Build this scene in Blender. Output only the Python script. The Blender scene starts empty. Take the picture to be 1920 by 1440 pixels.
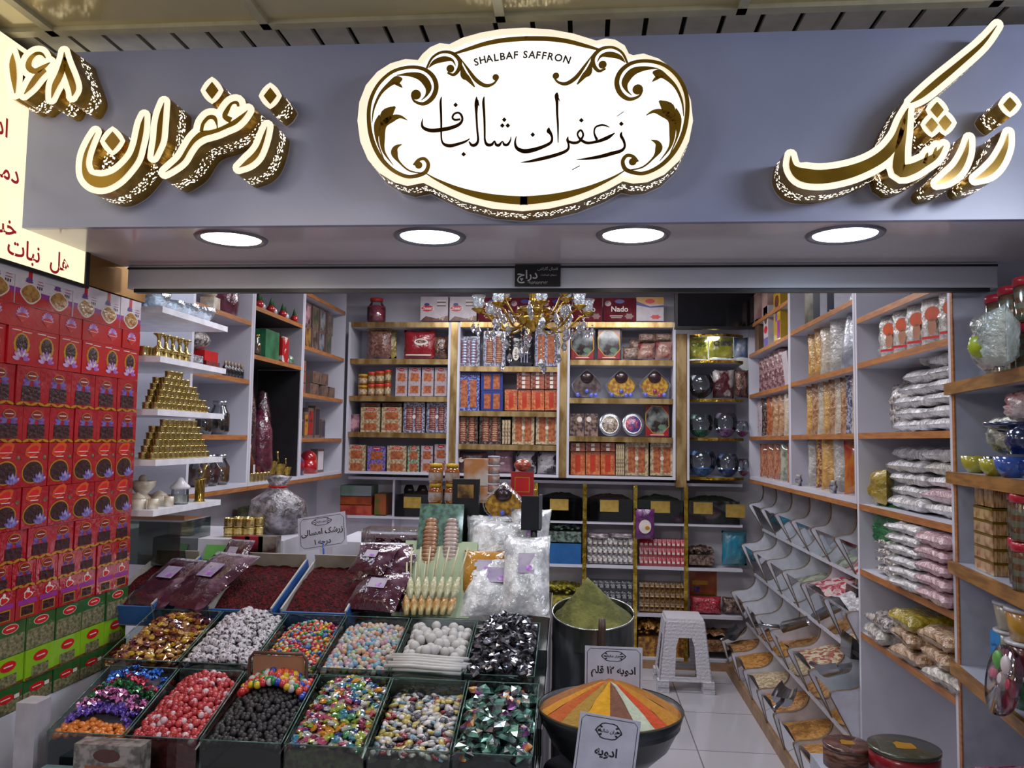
import bpy, bmesh, math, random
from math import sin, cos, pi, radians
from mathutils import Vector, Matrix
random.seed(7)
S = bpy.context.scene
COL = S.collection

# ------------------------------------------------------------------ camera
F = 1500.0
CAM = Vector((0, 0, 1.6))
_x = Vector((1, -0.0095, 0.0)); _y = Vector((0.09, -0.0707, -1.0))
_x.z = (_x.x*_y.x + _x.y*_y.y)
_x.normalize(); _y.normalize(); _z = _x.cross(_y); _z.normalize()
RW = Matrix((_x, _y, _z))            # rows: world axes in camera coordinates
cd = bpy.data.cameras.new('camera'); cam = bpy.data.objects.new('camera', cd); COL.objects.link(cam)
cd.sensor_width = 36; cd.lens = 36*F/1920; cd.clip_start = .05
cam.matrix_world = Matrix.Translation(CAM) @ RW.to_4x4()
S.camera = cam

# ------------------------------------------------------------------ world, exposure, large lights
S.view_settings.view_transform = 'Standard'; S.view_settings.look = 'None'
S.view_settings.gamma = 1; S.view_settings.use_curve_mapping = False
S.view_settings.exposure = 0.0
wd = bpy.data.worlds.new('world'); S.world = wd; wd.use_nodes = True
wd.node_tree.nodes['Background'].inputs[0].default_value = (.80, .78, .82, 1)
wd.node_tree.nodes['Background'].inputs[1].default_value = .20
def area(name, loc, sx, sy, power, color, rot=(0, 0, 0)):
    l = bpy.data.lights.new(name, 'AREA'); l.shape = 'RECTANGLE'; l.size = sx; l.size_y = sy
    l.energy = power; l.color = color
    o = bpy.data.objects.new(name, l); COL.objects.link(o); o.location = loc; o.rotation_euler = rot
    return o
# strip lamps of the bazaar passage (behind and above the viewer) and of the shop ceiling
area('passage_light', (1.9, .5, 2.5), 1.2, .5, 46, (.80, .86, 1.0), (radians(28), 0, radians(0)))
area('passage_light', (-1.4, .0, 2.55), 1.0, .5, 24, (1.0, .90, .86), (radians(22), 0, 0))
for (x, y, p) in ((-.9, 3.3, 15), (.3, 3.3, 15), (-.9, 4.9, 19), (.3, 4.9, 19)):
    p *= .87
    area('shop_light', (x, y, 2.7), .6, .6, p, (.965, .95, 1.0))
area('shop_light', (-1.8, 3.0, 2.6), .3, .5, 2.6, (.8, .88, 1.0))

# ------------------------------------------------------------------ pixel rays -> points on planes of the place
def ray(px, py):
    return RW @ Vector(((px-960)/F, -(py-720)/F, -1))
def at(px, py, D):
    d = ray(px, py); return CAM + d*(D/d.y)
def onx(px, py, X):
    d = ray(px, py); return CAM + d*(X/d.x)
def onz(px, py, Z):
    d = ray(px, py); return CAM + d*((Z-CAM.z)/d.z)

# ------------------------------------------------------------------ materials
def lin(c):
    if isinstance(c, str):
        c = tuple(int(c[i:i+2], 16)/255 for i in (0, 2, 4))
    return tuple((v/12.92 if v <= .04045 else ((v+.055)/1.055)**2.4) for v in c)
MATS = {}
def mat(name, col, rough=.5, metal=0, col2=None, scale=20, tex='noise', bump=0, bscale=60, emit=0, ecol=None,
        coat=0, trans=0, spec=.5, detail=3, edge=(.4, .6), stretch=None):
    """Procedural principled material: col and col2 mixed by a texture in object space."""
    if name in MATS: return MATS[name]
    m = bpy.data.materials.new(name); m.use_nodes = True; nt = m.node_tree; N = nt.nodes; L = nt.links
    b = N['Principled BSDF']; c1 = lin(col)+(1,)
    b.inputs['Base Color'].default_value = c1
    b.inputs['Roughness'].default_value = rough; b.inputs['Metallic'].default_value = metal
    b.inputs['Coat Weight'].default_value = coat; b.inputs['Coat Roughness'].default_value = .06
    b.inputs['Specular IOR Level'].default_value = spec
    b.inputs['Transmission Weight'].default_value = trans
    tc = N.new('ShaderNodeTexCoord'); vec = tc.outputs['Object']
    if stretch:
        mp = N.new('ShaderNodeMapping'); mp.inputs['Scale'].default_value = stretch
        L.new(vec, mp.inputs['Vector']); vec = mp.outputs[0]
    if col2 is None:
        c = Vector(c1[:3]); col2v = tuple(min(1, v*1.12+.004) for v in c)+(1,); c1 = tuple(v*.9 for v in c)+(1,)
        if tex == 'noise': edge = (.3, .7)
    else: col2v = lin(col2)+(1,)
    if tex == 'noise':
        t = N.new('ShaderNodeTexNoise'); t.inputs['Scale'].default_value = scale; t.inputs['Detail'].default_value = detail
        out = t.outputs['Fac']
    elif tex == 'vor':
        t = N.new('ShaderNodeTexVoronoi'); t.inputs['Scale'].default_value = scale; out = t.outputs['Distance']
    elif tex == 'cell':
        t = N.new('ShaderNodeTexVoronoi'); t.inputs['Scale'].default_value = scale
        sp = N.new('ShaderNodeSeparateColor'); L.new(t.outputs['Color'], sp.inputs[0]); out = sp.outputs[0]
    elif tex == 'wave':
        t = N.new('ShaderNodeTexWave'); t.inputs['Scale'].default_value = scale; t.inputs['Distortion'].default_value = 1.0
        t.bands_direction = 'Z'; out = t.outputs['Fac']
    elif tex == 'check':
        t = N.new('ShaderNodeTexChecker'); t.inputs['Scale'].default_value = scale; out = t.outputs['Fac']
    L.new(vec, t.inputs['Vector'])
    r = N.new('ShaderNodeValToRGB'); r.color_ramp.elements[0].position = edge[0]; r.color_ramp.elements[1].position = edge[1]
    r.color_ramp.elements[0].color = c1; r.color_ramp.elements[1].color = col2v
    L.new(out, r.inputs[0]); L.new(r.outputs[0], b.inputs['Base Color'])
    if bump:
        n2 = N.new('ShaderNodeTexNoise'); n2.inputs['Scale'].default_value = bscale; n2.inputs['Detail'].default_value = 4
        L.new(vec, n2.inputs['Vector'])
        bp = N.new('ShaderNodeBump'); bp.inputs['Strength'].default_value = min(1, bump); bp.inputs['Distance'].default_value = .01
        L.new(n2.outputs['Fac'], bp.inputs['Height']); L.new(bp.outputs[0], b.inputs['Normal'])
        if coat: L.new(bp.outputs[0], b.inputs['Coat Normal'])
    if emit:
        b.inputs['Emission Strength'].default_value = emit
        b.inputs['Emission Color'].default_value = lin(ecol or col)+(1,)
    MATS[name] = m; return m
def thin(name, tint, alpha, rough=.05, bump=0, bscale=40, white=0):
    """thin clear sheet (glass pane or cellophane): see-through with a glossy skin; white adds a milky share"""
    if name in MATS: return MATS[name]
    m = bpy.data.materials.new(name); m.use_nodes = True; nt = m.node_tree; N = nt.nodes; L = nt.links
    N.remove(N['Principled BSDF']); out = N['Material Output']
    tr = N.new('ShaderNodeBsdfTransparent'); tr.inputs[0].default_value = lin(tint)+(1,)
    gl = N.new('ShaderNodeBsdfGlossy'); gl.inputs['Roughness'].default_value = rough
    gl.inputs['Color'].default_value = (.9, .93, .95, 1)
    fr = N.new('ShaderNodeFresnel'); fr.inputs['IOR'].default_value = 1.45
    mx = N.new('ShaderNodeMixShader')
    ad = N.new('ShaderNodeMath'); ad.operation = 'ADD'; ad.use_clamp = True; ad.inputs[1].default_value = alpha
    L.new(fr.outputs[0], ad.inputs[0]); L.new(ad.outputs[0], mx.inputs[0])
    L.new(tr.outputs[0], mx.inputs[1]); L.new(gl.outputs[0], mx.inputs[2]); last = mx
    if white:
        df = N.new('ShaderNodeBsdfDiffuse'); df.inputs[0].default_value = (.8, .82, .85, 1)
        m2 = N.new('ShaderNodeMixShader'); m2.inputs[0].default_value = white
        L.new(mx.outputs[0], m2.inputs[1]); L.new(df.outputs[0], m2.inputs[2]); last = m2
    if bump:
        tc = N.new('ShaderNodeTexCoord'); n2 = N.new('ShaderNodeTexNoise'); n2.inputs['Scale'].default_value = bscale
        L.new(tc.outputs['Object'], n2.inputs['Vector'])
        bp = N.new('ShaderNodeBump'); bp.inputs['Strength'].default_value = bump; bp.inputs['Distance'].default_value = .01
        L.new(n2.outputs['Fac'], bp.inputs['Height']); L.new(bp.outputs[0], gl.inputs['Normal'])
    L.new(last.outputs[0], out.inputs[0]); MATS[name] = m; return m

# ------------------------------------------------------------------ mesh builder
class MB:
    def __init__(s): s.v = []; s.f = []; s.mi = []; s.ms = []; s.sm = []
    def _m(s, m):
        if m not in s.ms: s.ms.append(m)
        return s.ms.index(m)
    def add(s, vs, fs, m, smooth=False, M=None):
        k = len(s.v); i = s._m(m)
        for v in vs:
            v = Vector(v); s.v.append(M @ v if M else v)
        for f in fs: s.f.append([k+j for j in f]); s.mi.append(i); s.sm.append(smooth)
        return s
    def box(s, c, d, m, M=None, taper=1.0):
        x, y, z = c; a, b, h = d[0]/2, d[1]/2, d[2]/2; t = taper
        vs = [(x-a, y-b, z-h), (x+a, y-b, z-h), (x+a, y+b, z-h), (x-a, y+b, z-h),
              (x-a*t, y-b*t, z+h), (x+a*t, y-b*t, z+h), (x+a*t, y+b*t, z+h), (x-a*t, y+b*t, z+h)]
        return s.add(vs, [(0, 3, 2, 1), (4, 5, 6, 7), (0, 1, 5, 4), (1, 2, 6, 5), (2, 3, 7, 6), (3, 0, 4, 7)], m, False, M)
    def bx(s, p, q, m, M=None):     # box between two corners
        c = [(p[i]+q[i])/2 for i in range(3)]; d = [abs(q[i]-p[i]) for i in range(3)]
        return s.box(c, d, m, M)
    def lathe(s, prof, m, n=20, M=None, smooth=True, wob=0, cap=True):
        vs = []; fs = []
        for r, z in prof:
            for k in range(n):
                a = 2*pi*k/n; rr = r*(1+wob*sin(k*2.3)) ; vs.append((rr*cos(a), rr*sin(a), z))
        for j in range(len(prof)-1):
            for k in range(n):
                a, b = j*n+k, j*n+(k+1) % n; fs.append((a, b, b+n, a+n))
        if cap:
            if prof[0][0] > 1e-4: fs.append(tuple(range(n-1, -1, -1)))
            if prof[-1][0] > 1e-4: fs.append(tuple(range((len(prof)-1)*n, len(prof)*n)))
        return s.add(vs, fs, m, smooth, M)
    def cyl(s, c, r, h, m, n=16, r2=None, M=None, smooth=True):
        T = Matrix.Translation(c); T = M @ T if M else T
        return s.lathe([(r, 0), (r if r2 is None else r2, h)], m, n, T, smooth)
    def ball(s, c, r, m, n=10, k=6, M=None, sc=(1, 1, 1)):
        prof = [(max(1e-5, sin(pi*j/k)), -cos(pi*j/k)) for j in range(k+1)]
        T = Matrix.Translation(c) @ Matrix.Diagonal((r*sc[0], r*sc[1], r*sc[2], 1)); T = M @ T if M else T
        return s.lathe(prof, m, n, T, True, cap=False)
    def tube(s, pts, r, m, n=8, M=None):
        pts = [Vector(p) for p in pts]; vs = []; fs = []
        rs = r if isinstance(r, (list, tuple)) else [r]*len(pts)
        for i, p in enumerate(pts):
            t = (pts[min(i+1, len(pts)-1)]-pts[max(i-1, 0)]).normalized()
            a = t.orthogonal().normalized() if i == 0 else (a - t*a.dot(t)).normalized()
            b = t.cross(a)
            for k in range(n): vs.append(p+(a*cos(2*pi*k/n)+b*sin(2*pi*k/n))*rs[i])
        for i in range(len(pts)-1):
            for k in range(n):
                q, w = i*n+k, i*n+(k+1) % n; fs.append((q, w, w+n, q+n))
        fs.append(tuple(range(n-1, -1, -1))); fs.append(tuple(range((len(pts)-1)*n, len(pts)*n)))
        return s.add(vs, fs, m, True, M)
    def prism(s, poly, off, m, m_side=None, M=None):   # poly: 3D points (planar), off: extrusion vector; front face = poly
        n = len(poly); o = Vector(off); vs = [Vector(p) for p in poly]+[Vector(p)+o for p in poly]
        s.add(vs, [tuple(range(n)), tuple(range(2*n-1, n-1, -1))], m, False, M)
        return s.add(vs, [(i, i+n, (i+1) % n+n, (i+1) % n) for i in range(n)], m_side or m, False, M)
    def rect(s, x0, x1, z0, z1, y, m, M=None):         # decal rectangle facing -Y
        return s.add([(x0, y, z0), (x1, y, z0), (x1, y, z1), (x0, y, z1)], [(0, 1, 2, 3)], m, False, M)
    def ell(s, cx, cz, rx, rz, y, m, n=18, a=0, M=None, wob=0, nw=6):
        vs = []
        for k in range(n):
            t = 2*pi*k/n; q = 1+wob*cos(nw*t); u, w = rx*cos(t)*q, rz*sin(t)*q
            vs.append((cx+u*cos(a)-w*sin(a), y, cz+u*sin(a)+w*cos(a)))
        return s.add(vs, [tuple(range(n))], m, False, M)
    def mesh(s, name):
        me = bpy.data.meshes.new(name); me.from_pydata([tuple(v) for v in s.v], [], s.f)
        for m in s.ms: me.materials.append(m)
        me.polygons.foreach_set('material_index', s.mi); me.polygons.foreach_set('use_smooth', s.sm)
        me.update(); return me
    def obj(s, name, parent=None, loc=None, rot=None):
        o = bpy.data.objects.new(name, s.mesh(name)); COL.objects.link(o)
        if parent: o.parent = parent
        if loc is not None: o.location = loc
        if rot is not None: o.rotation_euler = rot
        return o
def tag(o, label, cat, group=None, kind=None):
    if label: o['label'] = label
    if cat: o['category'] = cat
    if group: o['group'] = group
    if kind: o['kind'] = kind
    return o
def empty(name, loc=(0, 0, 0), rot=(0, 0, 0)):
    o = bpy.data.objects.new(name, None); COL.objects.link(o); o.location = loc; o.rotation_euler = rot
    o.empty_display_size = .05; return o
def struct(o): o['kind'] = 'structure'; return o
KIDS = {}
def dup(o, loc=None, rot=None, label=None, scale=None, parent=None, group=None):
    c = o.copy(); COL.objects.link(c)
    if parent: c.parent = parent
    if loc is not None: c.location = loc
    if rot is not None: c.rotation_euler = rot
    if scale is not None: c.scale = scale if hasattr(scale, '__len__') else (scale,)*3
    if label: c['label'] = label
    if group: c['group'] = group
    ch = KIDS.get(o.name)
    if ch is None: ch = KIDS[o.name] = [k for k in bpy.data.objects if k.parent == o]
    for k in ch: dup(k, parent=c)
    return c
class Kind:
    """first placement uses the prototype itself, later ones copy it with its parts"""
    def __init__(s, make): s.make = make; s.first = None
    def put(s, loc, rot=(0, 0, 0), label=None, scale=None, group=None, cat=None):
        if s.first is None:
            o = s.first = s.make(); KIDS[o.name] = [k for k in bpy.data.objects if k.parent == o]
            o.location = loc; o.rotation_euler = rot
            if scale is not None: o.scale = scale if hasattr(scale, '__len__') else (scale,)*3
            if label: o['label'] = label
            if group: o['group'] = group
        else: o = dup(s.first, loc, rot, label, scale, group=group)
        if cat: o['category'] = cat
        return o

# ------------------------------------------------------------------ lettering
AR = {'ا': (0xFE8D, 2), 'ب': (0xFE8F, 4), 'پ': (0xFB56, 4), 'ت': (0xFE95, 4), 'ج': (0xFE9D, 4), 'چ': (0xFB7A, 4), 'ح': (0xFEA1, 4),
      'خ': (0xFEA5, 4), 'د': (0xFEA9, 2), 'ر': (0xFEAD, 2), 'ز': (0xFEAF, 2), 'س': (0xFEB1, 4), 'ش': (0xFEB5, 4), 'ص': (0xFEB9, 4),
      'ع': (0xFEC9, 4), 'ف': (0xFED1, 4), 'ق': (0xFED5, 4), 'ک': (0xFB8E, 4), 'گ': (0xFB92, 4), 'ل': (0xFEDD, 4), 'م': (0xFEE1, 4),
      'ن': (0xFEE5, 4), 'و': (0xFEED, 2), 'ه': (0xFEE9, 4), 'ی': (0xFBFC, 4)}
def shape(t):
    out = []
    for i, c in enumerate(t):
        if c not in AR: out.append(c); continue
        base, n = AR[c]
        pj = i > 0 and t[i-1] in AR and AR[t[i-1]][1] == 4
        nj = n == 4 and i+1 < len(t) and t[i+1] in AR
        out.append(chr(base+(3 if pj and nj else 2 if nj else 1 if pj else 0)))
    s = ''.join(reversed(out))
    import re
    return re.sub('[۰-۹0-9]+', lambda q: q.group()[::-1], s)
def text_mesh(mb, body, size, m, M, ar=False, bold=0, depth=0.0005, squeeze=1):
    """letters laid in the local xz plane facing -Y, centred on the origin of M"""
    c = bpy.data.curves.new('t', 'FONT'); c.body = shape(body) if ar else body; c.size = size
    c.align_x = 'CENTER'; c.align_y = 'CENTER'; c.offset = bold; c.resolution_u = 3
    o = bpy.data.objects.new('t', c); COL.objects.link(o); bpy.context.view_layer.update()
    me = bpy.data.meshes.new_from_object(o.evaluated_get(bpy.context.evaluated_depsgraph_get()))
    vs = [(v.co.x*squeeze, 0, v.co.y) for v in me.vertices]; fs = [tuple(p.vertices) for p in me.polygons]
    mb.add(vs, fs, m, False, M)
    bpy.data.objects.remove(o); bpy.data.curves.remove(c); bpy.data.meshes.remove(me)
def T(x, y, z): return Matrix.Translation((x, y, z))

# ------------------------------------------------------------------ ribbons for traced lettering
def smooth_line(pts, k=4):
    P = [Vector(p) for p in pts]; out = []
    for i in range(len(P)-1):
        p0, p1, p2, p3 = P[max(i-1, 0)], P[i], P[i+1], P[min(i+2, len(P)-1)]
        for j in range(k):
            t = j/k
            q = .5*((2*p1)+(p2-p0)*t+(2*p0-5*p1+4*p2-p3)*t*t+(3*p1-p0-3*p2+p3)*t**3)
            q.z = max(.5, q.z) if len(q) > 2 else 0; out.append(q)
    out.append(P[-1]); return out
def outline(pts, extra=0, caps=5):
    """pts (x, y, width) in pixels -> closed outline; extra widens it and rounds its ends"""
    n = len(pts); L = []; R = []; nr = []
    for i in range(n):
        a, b = pts[max(i-1, 0)], pts[min(i+1, n-1)]; t = Vector((b.x-a.x, b.y-a.y))
        if t.length < 1e-6: t = Vector((1, 0))
        t.normalize(); nr.append(Vector((-t.y, t.x)))
    for i, p in enumerate(pts):
        w = p.z/2+extra; L.append(Vector((p.x, p.y))+nr[i]*w); R.append(Vector((p.x, p.y))-nr[i]*w)
    return L, R, nr
def ribbon(mb, pts, tr, D0, D1, m, m_side=None, extra=0, k=4, mirror=None, wm=1.0):
    """a brush stroke standing at depth D0 and reaching back to D1; tr maps trace units to photo pixels"""
    q = [Vector(((p[0])*tr[2]+tr[0], p[1]*tr[2]+tr[1], p[2]*tr[2]*wm)) for p in pts]
    q = smooth_line(q, k); L, R, nr = outline(q, extra); n = len(q)
    ring = list(L)
    if extra:
        c = Vector((q[-1].x, q[-1].y)); w = q[-1].z/2+extra; a0 = math.atan2(nr[-1].y, nr[-1].x)
        ring += [c+Vector((cos(a0-pi*j/6), sin(a0-pi*j/6)))*w for j in range(1, 6)]
    ring += list(reversed(R))
    if extra:
        c = Vector((q[0].x, q[0].y)); w = q[0].z/2+extra; a0 = math.atan2(-nr[0].y, -nr[0].x)
        ring += [c+Vector((cos(a0-pi*j/6), sin(a0-pi*j/6)))*w for j in range(1, 6)]
    def P(v):
        p = at(v.x, v.y, D0)
        if mirror is not None: p.x = 2*mirror-p.x
        return p
    off = Vector((0, D1-D0, 0))
    # front: strip of quads (robust for strokes that curl over themselves)
    vs = [P(v) for v in L]+[P(v) for v in R]
    mb.add(vs, [(i, i+1, n+i+1, n+i) for i in range(n-1)], m)
    if extra:
        for c0, nn, w, sg in ((q[-1], nr[-1], q[-1].z/2+extra, 1), (q[0], -nr[0], q[0].z/2+extra, 1)):
            a0 = math.atan2(nn.y, nn.x)
            fan = [P(Vector((c0.x, c0.y))+Vector((cos(a0-pi*j/6), sin(a0-pi*j/6)))*w) for j in range(7)]
            mb.add(fan, [tuple(range(7))], m)
    if m_side is not None:
        rg = [P(v) for v in ring]; k2 = len(rg)
        mb.add(rg+[p+off for p in rg], [(i, (i+1) % k2, (i+1) % k2+k2, i+k2) for i in range(k2)], m_side)
def blob(mb, cx, cy, rx, ry, tr, D0, D1, m, m_side=None, extra=0, diamond=False, mirror=None, rot=0, n=16):
    ring = []
    for j in range(n):
        a = 2*pi*j/n; u, w = cos(a), sin(a)
        if diamond:
            q = 1/(abs(u)+abs(w))**(.9 if not extra else .5)
        else: q = 1
        u, w = u*q*(rx*tr[2]+extra), w*q*(ry*tr[2]+extra)
        ring.append((cx*tr[2]+tr[0]+u*cos(rot)-w*sin(rot), cy*tr[2]+tr[1]+u*sin(rot)+w*cos(rot)))
    pts = []
    for x, y in ring:
        p = at(x, y, D0)
        if mirror is not None: p.x = 2*mirror-p.x
        pts.append(p)
    if m_side is None: mb.add(pts, [tuple(range(n))], m)
    else: mb.prism(pts, (0, D1-D0, 0), m, m_side)
# ================================================================== SETTING
D1, D2, XL, XR, DB = 2.05, 2.53, -1.56, 1.15, 5.75
white_lam = mat('white_laminate', 'c9c8d2', .35, scale=3, bump=0)
wall_m = mat('painted_wall', 'c8c6d0', .6, scale=4)
fascia_m = mat('brushed_grey_composite', '8a90ac', .28, 0, scale=2)
soffit_m = mat('glossy_grey_panel', 'cec8cc', .14, .0, scale=2)
gold_edge = mat('brushed_gold_edge', 'b99a62', .3, .75, 'd8bd84', scale=6, stretch=(6, 6, 1))
wood_edge = mat('oak_edge', '9a6034', .4, 0, 'b0743f', scale=12, stretch=(1, 1, 8))
black_m = mat('black_plastic', '101014', .35)
dark_m = mat('dark_void', '15141a', .8)
zc = 2.80
# floor: large white glossy tiles with fine joints
fm = mat('floor_tile', 'b9b7bd', .12, scale=2)
nt = fm.node_tree; N = nt.nodes; L = nt.links
br = N.new('ShaderNodeTexBrick'); br.offset = 0; br.inputs['Scale'].default_value = 1; br.inputs['Brick Width'].default_value = .6
br.inputs['Row Height'].default_value = .6; br.inputs['Mortar Size'].default_value = .0035
br.inputs['Color1'].default_value = lin('b4b2b9')+(1,); br.inputs['Color2'].default_value = lin('bbb9bf')+(1,); br.inputs['Mortar'].default_value = lin('6f6d74')+(1,)
tc = N.new('ShaderNodeTexCoord'); mp = N.new('ShaderNodeMapping')
px = onz(1320, 1440, 0).x
mp.inputs['Location'].default_value = (-px, -.16, 0)
L.new(tc.outputs['Object'], mp.inputs[0]); L.new(mp.outputs[0], br.inputs['Vector']); L.new(br.outputs['Color'], N['Principled BSDF'].inputs['Base Color'])
struct(MB().bx((-3, -1.5, -.05), (2.6, 6.6, 0), fm).obj('floor'))
struct(MB().bx((-2.12, D2, 0), (-2.06, 6.4, zc), wall_m).obj('wall_left'))
struct(MB().bx((1.62, D2, 0), (1.68, 6.4, zc), wall_m).obj('wall_right'))
struct(MB().bx((-2.1, 6.09, 0), (1.66, 6.15, zc), mat('lightened_wall_paint', 'e2e0e6', .6, scale=4)).obj('wall_back'))  # same wall paint, its colour lightened in place of missing light
struct(MB().bx((-2.1, D2, zc), (1.7, 6.4, zc+.05), wall_m).obj('ceiling'))
# fascia, soffit and the side wall below the light box
zs = at(1095, 418, D1).z
zt = at(960, 74, D1).z
fx0, fx1 = -1.56, 1.9
struct(MB().bx((fx0, D1, zs-.0), (fx1, D1+.02, zt), fascia_m).obj('wall_front'))
struct(MB().bx((fx0, D1+.02, zs), (fx1, D2+.02, zs+.02), soffit_m).obj('trim_soffit'))
# passage ceiling: framed metal panels, then open slats against the fascia
cp = mat('ceiling_panel_metal', 'b4a984', .14, .35, scale=3); cf = mat('ceiling_frame', 'a09a80', .35, .1)
cdk = mat('ceiling_gap', '0a0908', .9)
zp = zt+.012; Ds = 1.985
mb = MB()
cx0 = [-4.2, -1.62, -.12, .33, 1.0, 3.4]
xb = [onz(15, 0, zp).x, onz(490, 40, zp).x, onz(935, 20, zp).x, onz(1395, 10, zp).x, onz(1870, 5, zp).x]
xs = [-3.2]+xb+[3.2]
for i in range(len(xs)-1):
    mb.bx((xs[i]+.012, .9, zp+.012), (xs[i+1]-.012, Ds-.03, zp+.03), cp)
for x in xs: mb.bx((x-.012, .9, zp), (x+.012, Ds, zp+.03), cf)
mb.bx((-3.2, Ds-.03, zp), (3.2, Ds, zp+.03), cf)
mb.bx((-3.2, -1.5, zp+.03), (3.2, Ds, zp+.05), cf)
struct(mb.obj('ceiling_passage'))
mb = MB(); slat = mat('ceiling_slat', '9c9a90', .4, .1)
x = -2.0
while x < 2.4:
    mb.bx((x, Ds, zp+.012), (x+.085, 2.6, zp+.022), slat); x += .098
mb.bx((-2.1, Ds, zp+.06), (2.4, 2.6, zp+.07), cdk)
struct(mb.obj('ceiling_slats'))
# side wall in front of the shop (behind the packets) and gold column
colm = mat('bronze_panel', '8a6230', .3, .7, 'a37a42', scale=3)
YE = onx(250, 900, XL).y
zpk = onx(250, 563, XL).z+.004
struct(MB().bx((XL-.2, D2-.2, zpk), (XL, YE+.02, zs), colm).bx((XL-.2, D2-.2, 0), (XL-.072, YE+.02, zpk), colm).bx((XL-.2, .8, 0), (XL-.07, D2-.2, zt), wall_m).bx((XL-.07, .8, onx(155, 533, XL).z-.03), (XL, D2-.2, zt), wall_m).obj('wall_side'))
# back part of roller shutter box
sh = mat('shutter_box_metal', 'd0d4de', .4, .05, scale=2)
zb = at(1095, 540, D2).z
t = empty('roller_shutter_box', (0, D2, zb)); tag(t, 'long grey metal roller shutter box spanning the top of the shop opening', 'shutter box')
xl, xr = at(240, 520, D2).x, at(1870, 520, D2).x
MB().bx((xl, 0, 0), (xr, .05, zs-zb-.001), sh).obj('housing', t)
MB().bx((xl, -.006, zs-zb-.014), (xr, 0, zs-zb-.008), mat('black_groove', '17171b', .5)).obj('groove', t)
MB().bx((xl+.02, .004, -.012), (xr-.02, .03, 0), black_m).obj('bottom_rail', t)
# sticker on the shutter box
t = MB(); px0, px1 = at(966, 497, D2), at(1051, 538, D2)
w, h = px1.x-px0.x, px0.z-px1.z
t.bx((-w/2, -.0015, -h/2), (w/2, 0, h/2), mat('sticker_black', '131316', .4))
inkw = mat('sticker_print', 'cfcfcf', .5)
text_mesh(t, '۵سال گارانتی', .0125, inkw, T(w*.22, -.002, h*.30), True)
text_mesh(t, 'دراچ', .038, inkw, T(-w*.22, -.002, h*.02), True, bold=.0006)
text_mesh(t, 'درب‌های اتوماتیک'.replace('\u200c', ''), .008, inkw, T(w*.24, -.002, h*.02), True)
text_mesh(t, '۰۹۱۵۹۱۵۹۳۷۳', .0125, inkw, T(0, -.002, -h*.34), True)
tag(t.obj('sticker', loc=((px0.x+px1.x)/2, D2-.007, (px0.z+px1.z)/2)), 'small black phone number sticker on the shutter box', 'sticker')
# recessed downlights in the soffit
rim = mat('downlight_rim', '7c7b84', .3, .5); refl = mat('downlight_reflector', 'd8dade', .15, .8)
for i, (px_, py_, em, lab, cl) in enumerate(((434, 447, 9, 'warm white round downlight in the soffit at the left, beneath the saffron lettering', 'fff0dc'),
        (806, 443, 9, 'cool white round downlight in the soffit, second from the left', 'dcefff'),
        (1187, 440, 9, 'warm white round downlight in the soffit, third from the left', 'fff3e0'),
        (1584, 439, 9, 'cool white round downlight in the soffit at the right end', 'cfe6ff'))):
    p = onz(px_, py_, zs); t = empty('downlight', (p.x, p.y, zs)); tag(t, lab, 'downlight', 'soffit downlights')
    R = .082
    MB().lathe([(R, -.001), (R+.006, -.006), (R+.016, -.006), (R+.02, 0)], rim, 32, cap=False).obj('rim_ring', t)
    MB().lathe([(R, -.002), (R*.97, -.0025), (.0001, -.003)], mat('lamp_glow_%d' % i, cl, emit=em), 32, cap=False).obj('lamp', t)
    l = bpy.data.lights.new('downlight_beam', 'AREA'); l.shape = 'DISK'; l.size = .14; l.energy = .9; l.color = lin(cl); l.spread = radians(150)
    o = bpy.data.objects.new('downlight_beam', l); COL.objects.link(o); o.location = (p.x, p.y, zs-.012)

# ================================================================== LIT SIGNS
lit = mat('lit_acrylic', 'b8b0a0', .5, emit=.85, ecol='fff0d4')
litb = mat('lit_acrylic_face', 'b8b6b0', .5, emit=1.1, ecol='fffcf6')
mirr = mat('gold_mirror', 'a07c22', .12, .45, '84641a', scale=8)
brown = mat('bronze_mirror', '5a3a18', .12, .9, '3c2812', scale=10)
# perforated golden return: gold metal with lit pin holes
side = mat('perforated_gold', 'a8832f', .25, .9, 'c79f45', scale=30)
nt = side.node_tree; N = nt.nodes; L = nt.links; tc = N.new('ShaderNodeTexCoord')
vo = N.new('ShaderNodeTexVoronoi'); vo.inputs['Scale'].default_value = 130; L.new(tc.outputs['Object'], vo.inputs['Vector'])
lt = N.new('ShaderNodeMath'); lt.operation = 'LESS_THAN'; lt.inputs[1].default_value = .36; L.new(vo.outputs['Distance'], lt.inputs[0])
sp = N.new('ShaderNodeSeparateXYZ'); L.new(tc.outputs['Object'], sp.inputs[0])
g1 = N.new('ShaderNodeMath'); g1.operation = 'COMPARE'; g1.inputs[1].default_value = 1.998; g1.inputs[2].default_value = .021; L.new(sp.outputs['Y'], g1.inputs[0])
mu = N.new('ShaderNodeMath'); mu.operation = 'MULTIPLY'; L.new(lt.outputs[0], mu.inputs[0]); L.new(g1.outputs[0], mu.inputs[1])
m3 = N.new('ShaderNodeMath'); m3.operation = 'MULTIPLY'; m3.inputs[1].default_value = 3.0; L.new(mu.outputs[0], m3.inputs[0])
b = N['Principled BSDF']; L.new(m3.outputs[0], b.inputs['Emission Strength']); b.inputs['Emission Color'].default_value = lin('fff4dc')+(1,)
DF = 1.935
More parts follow.
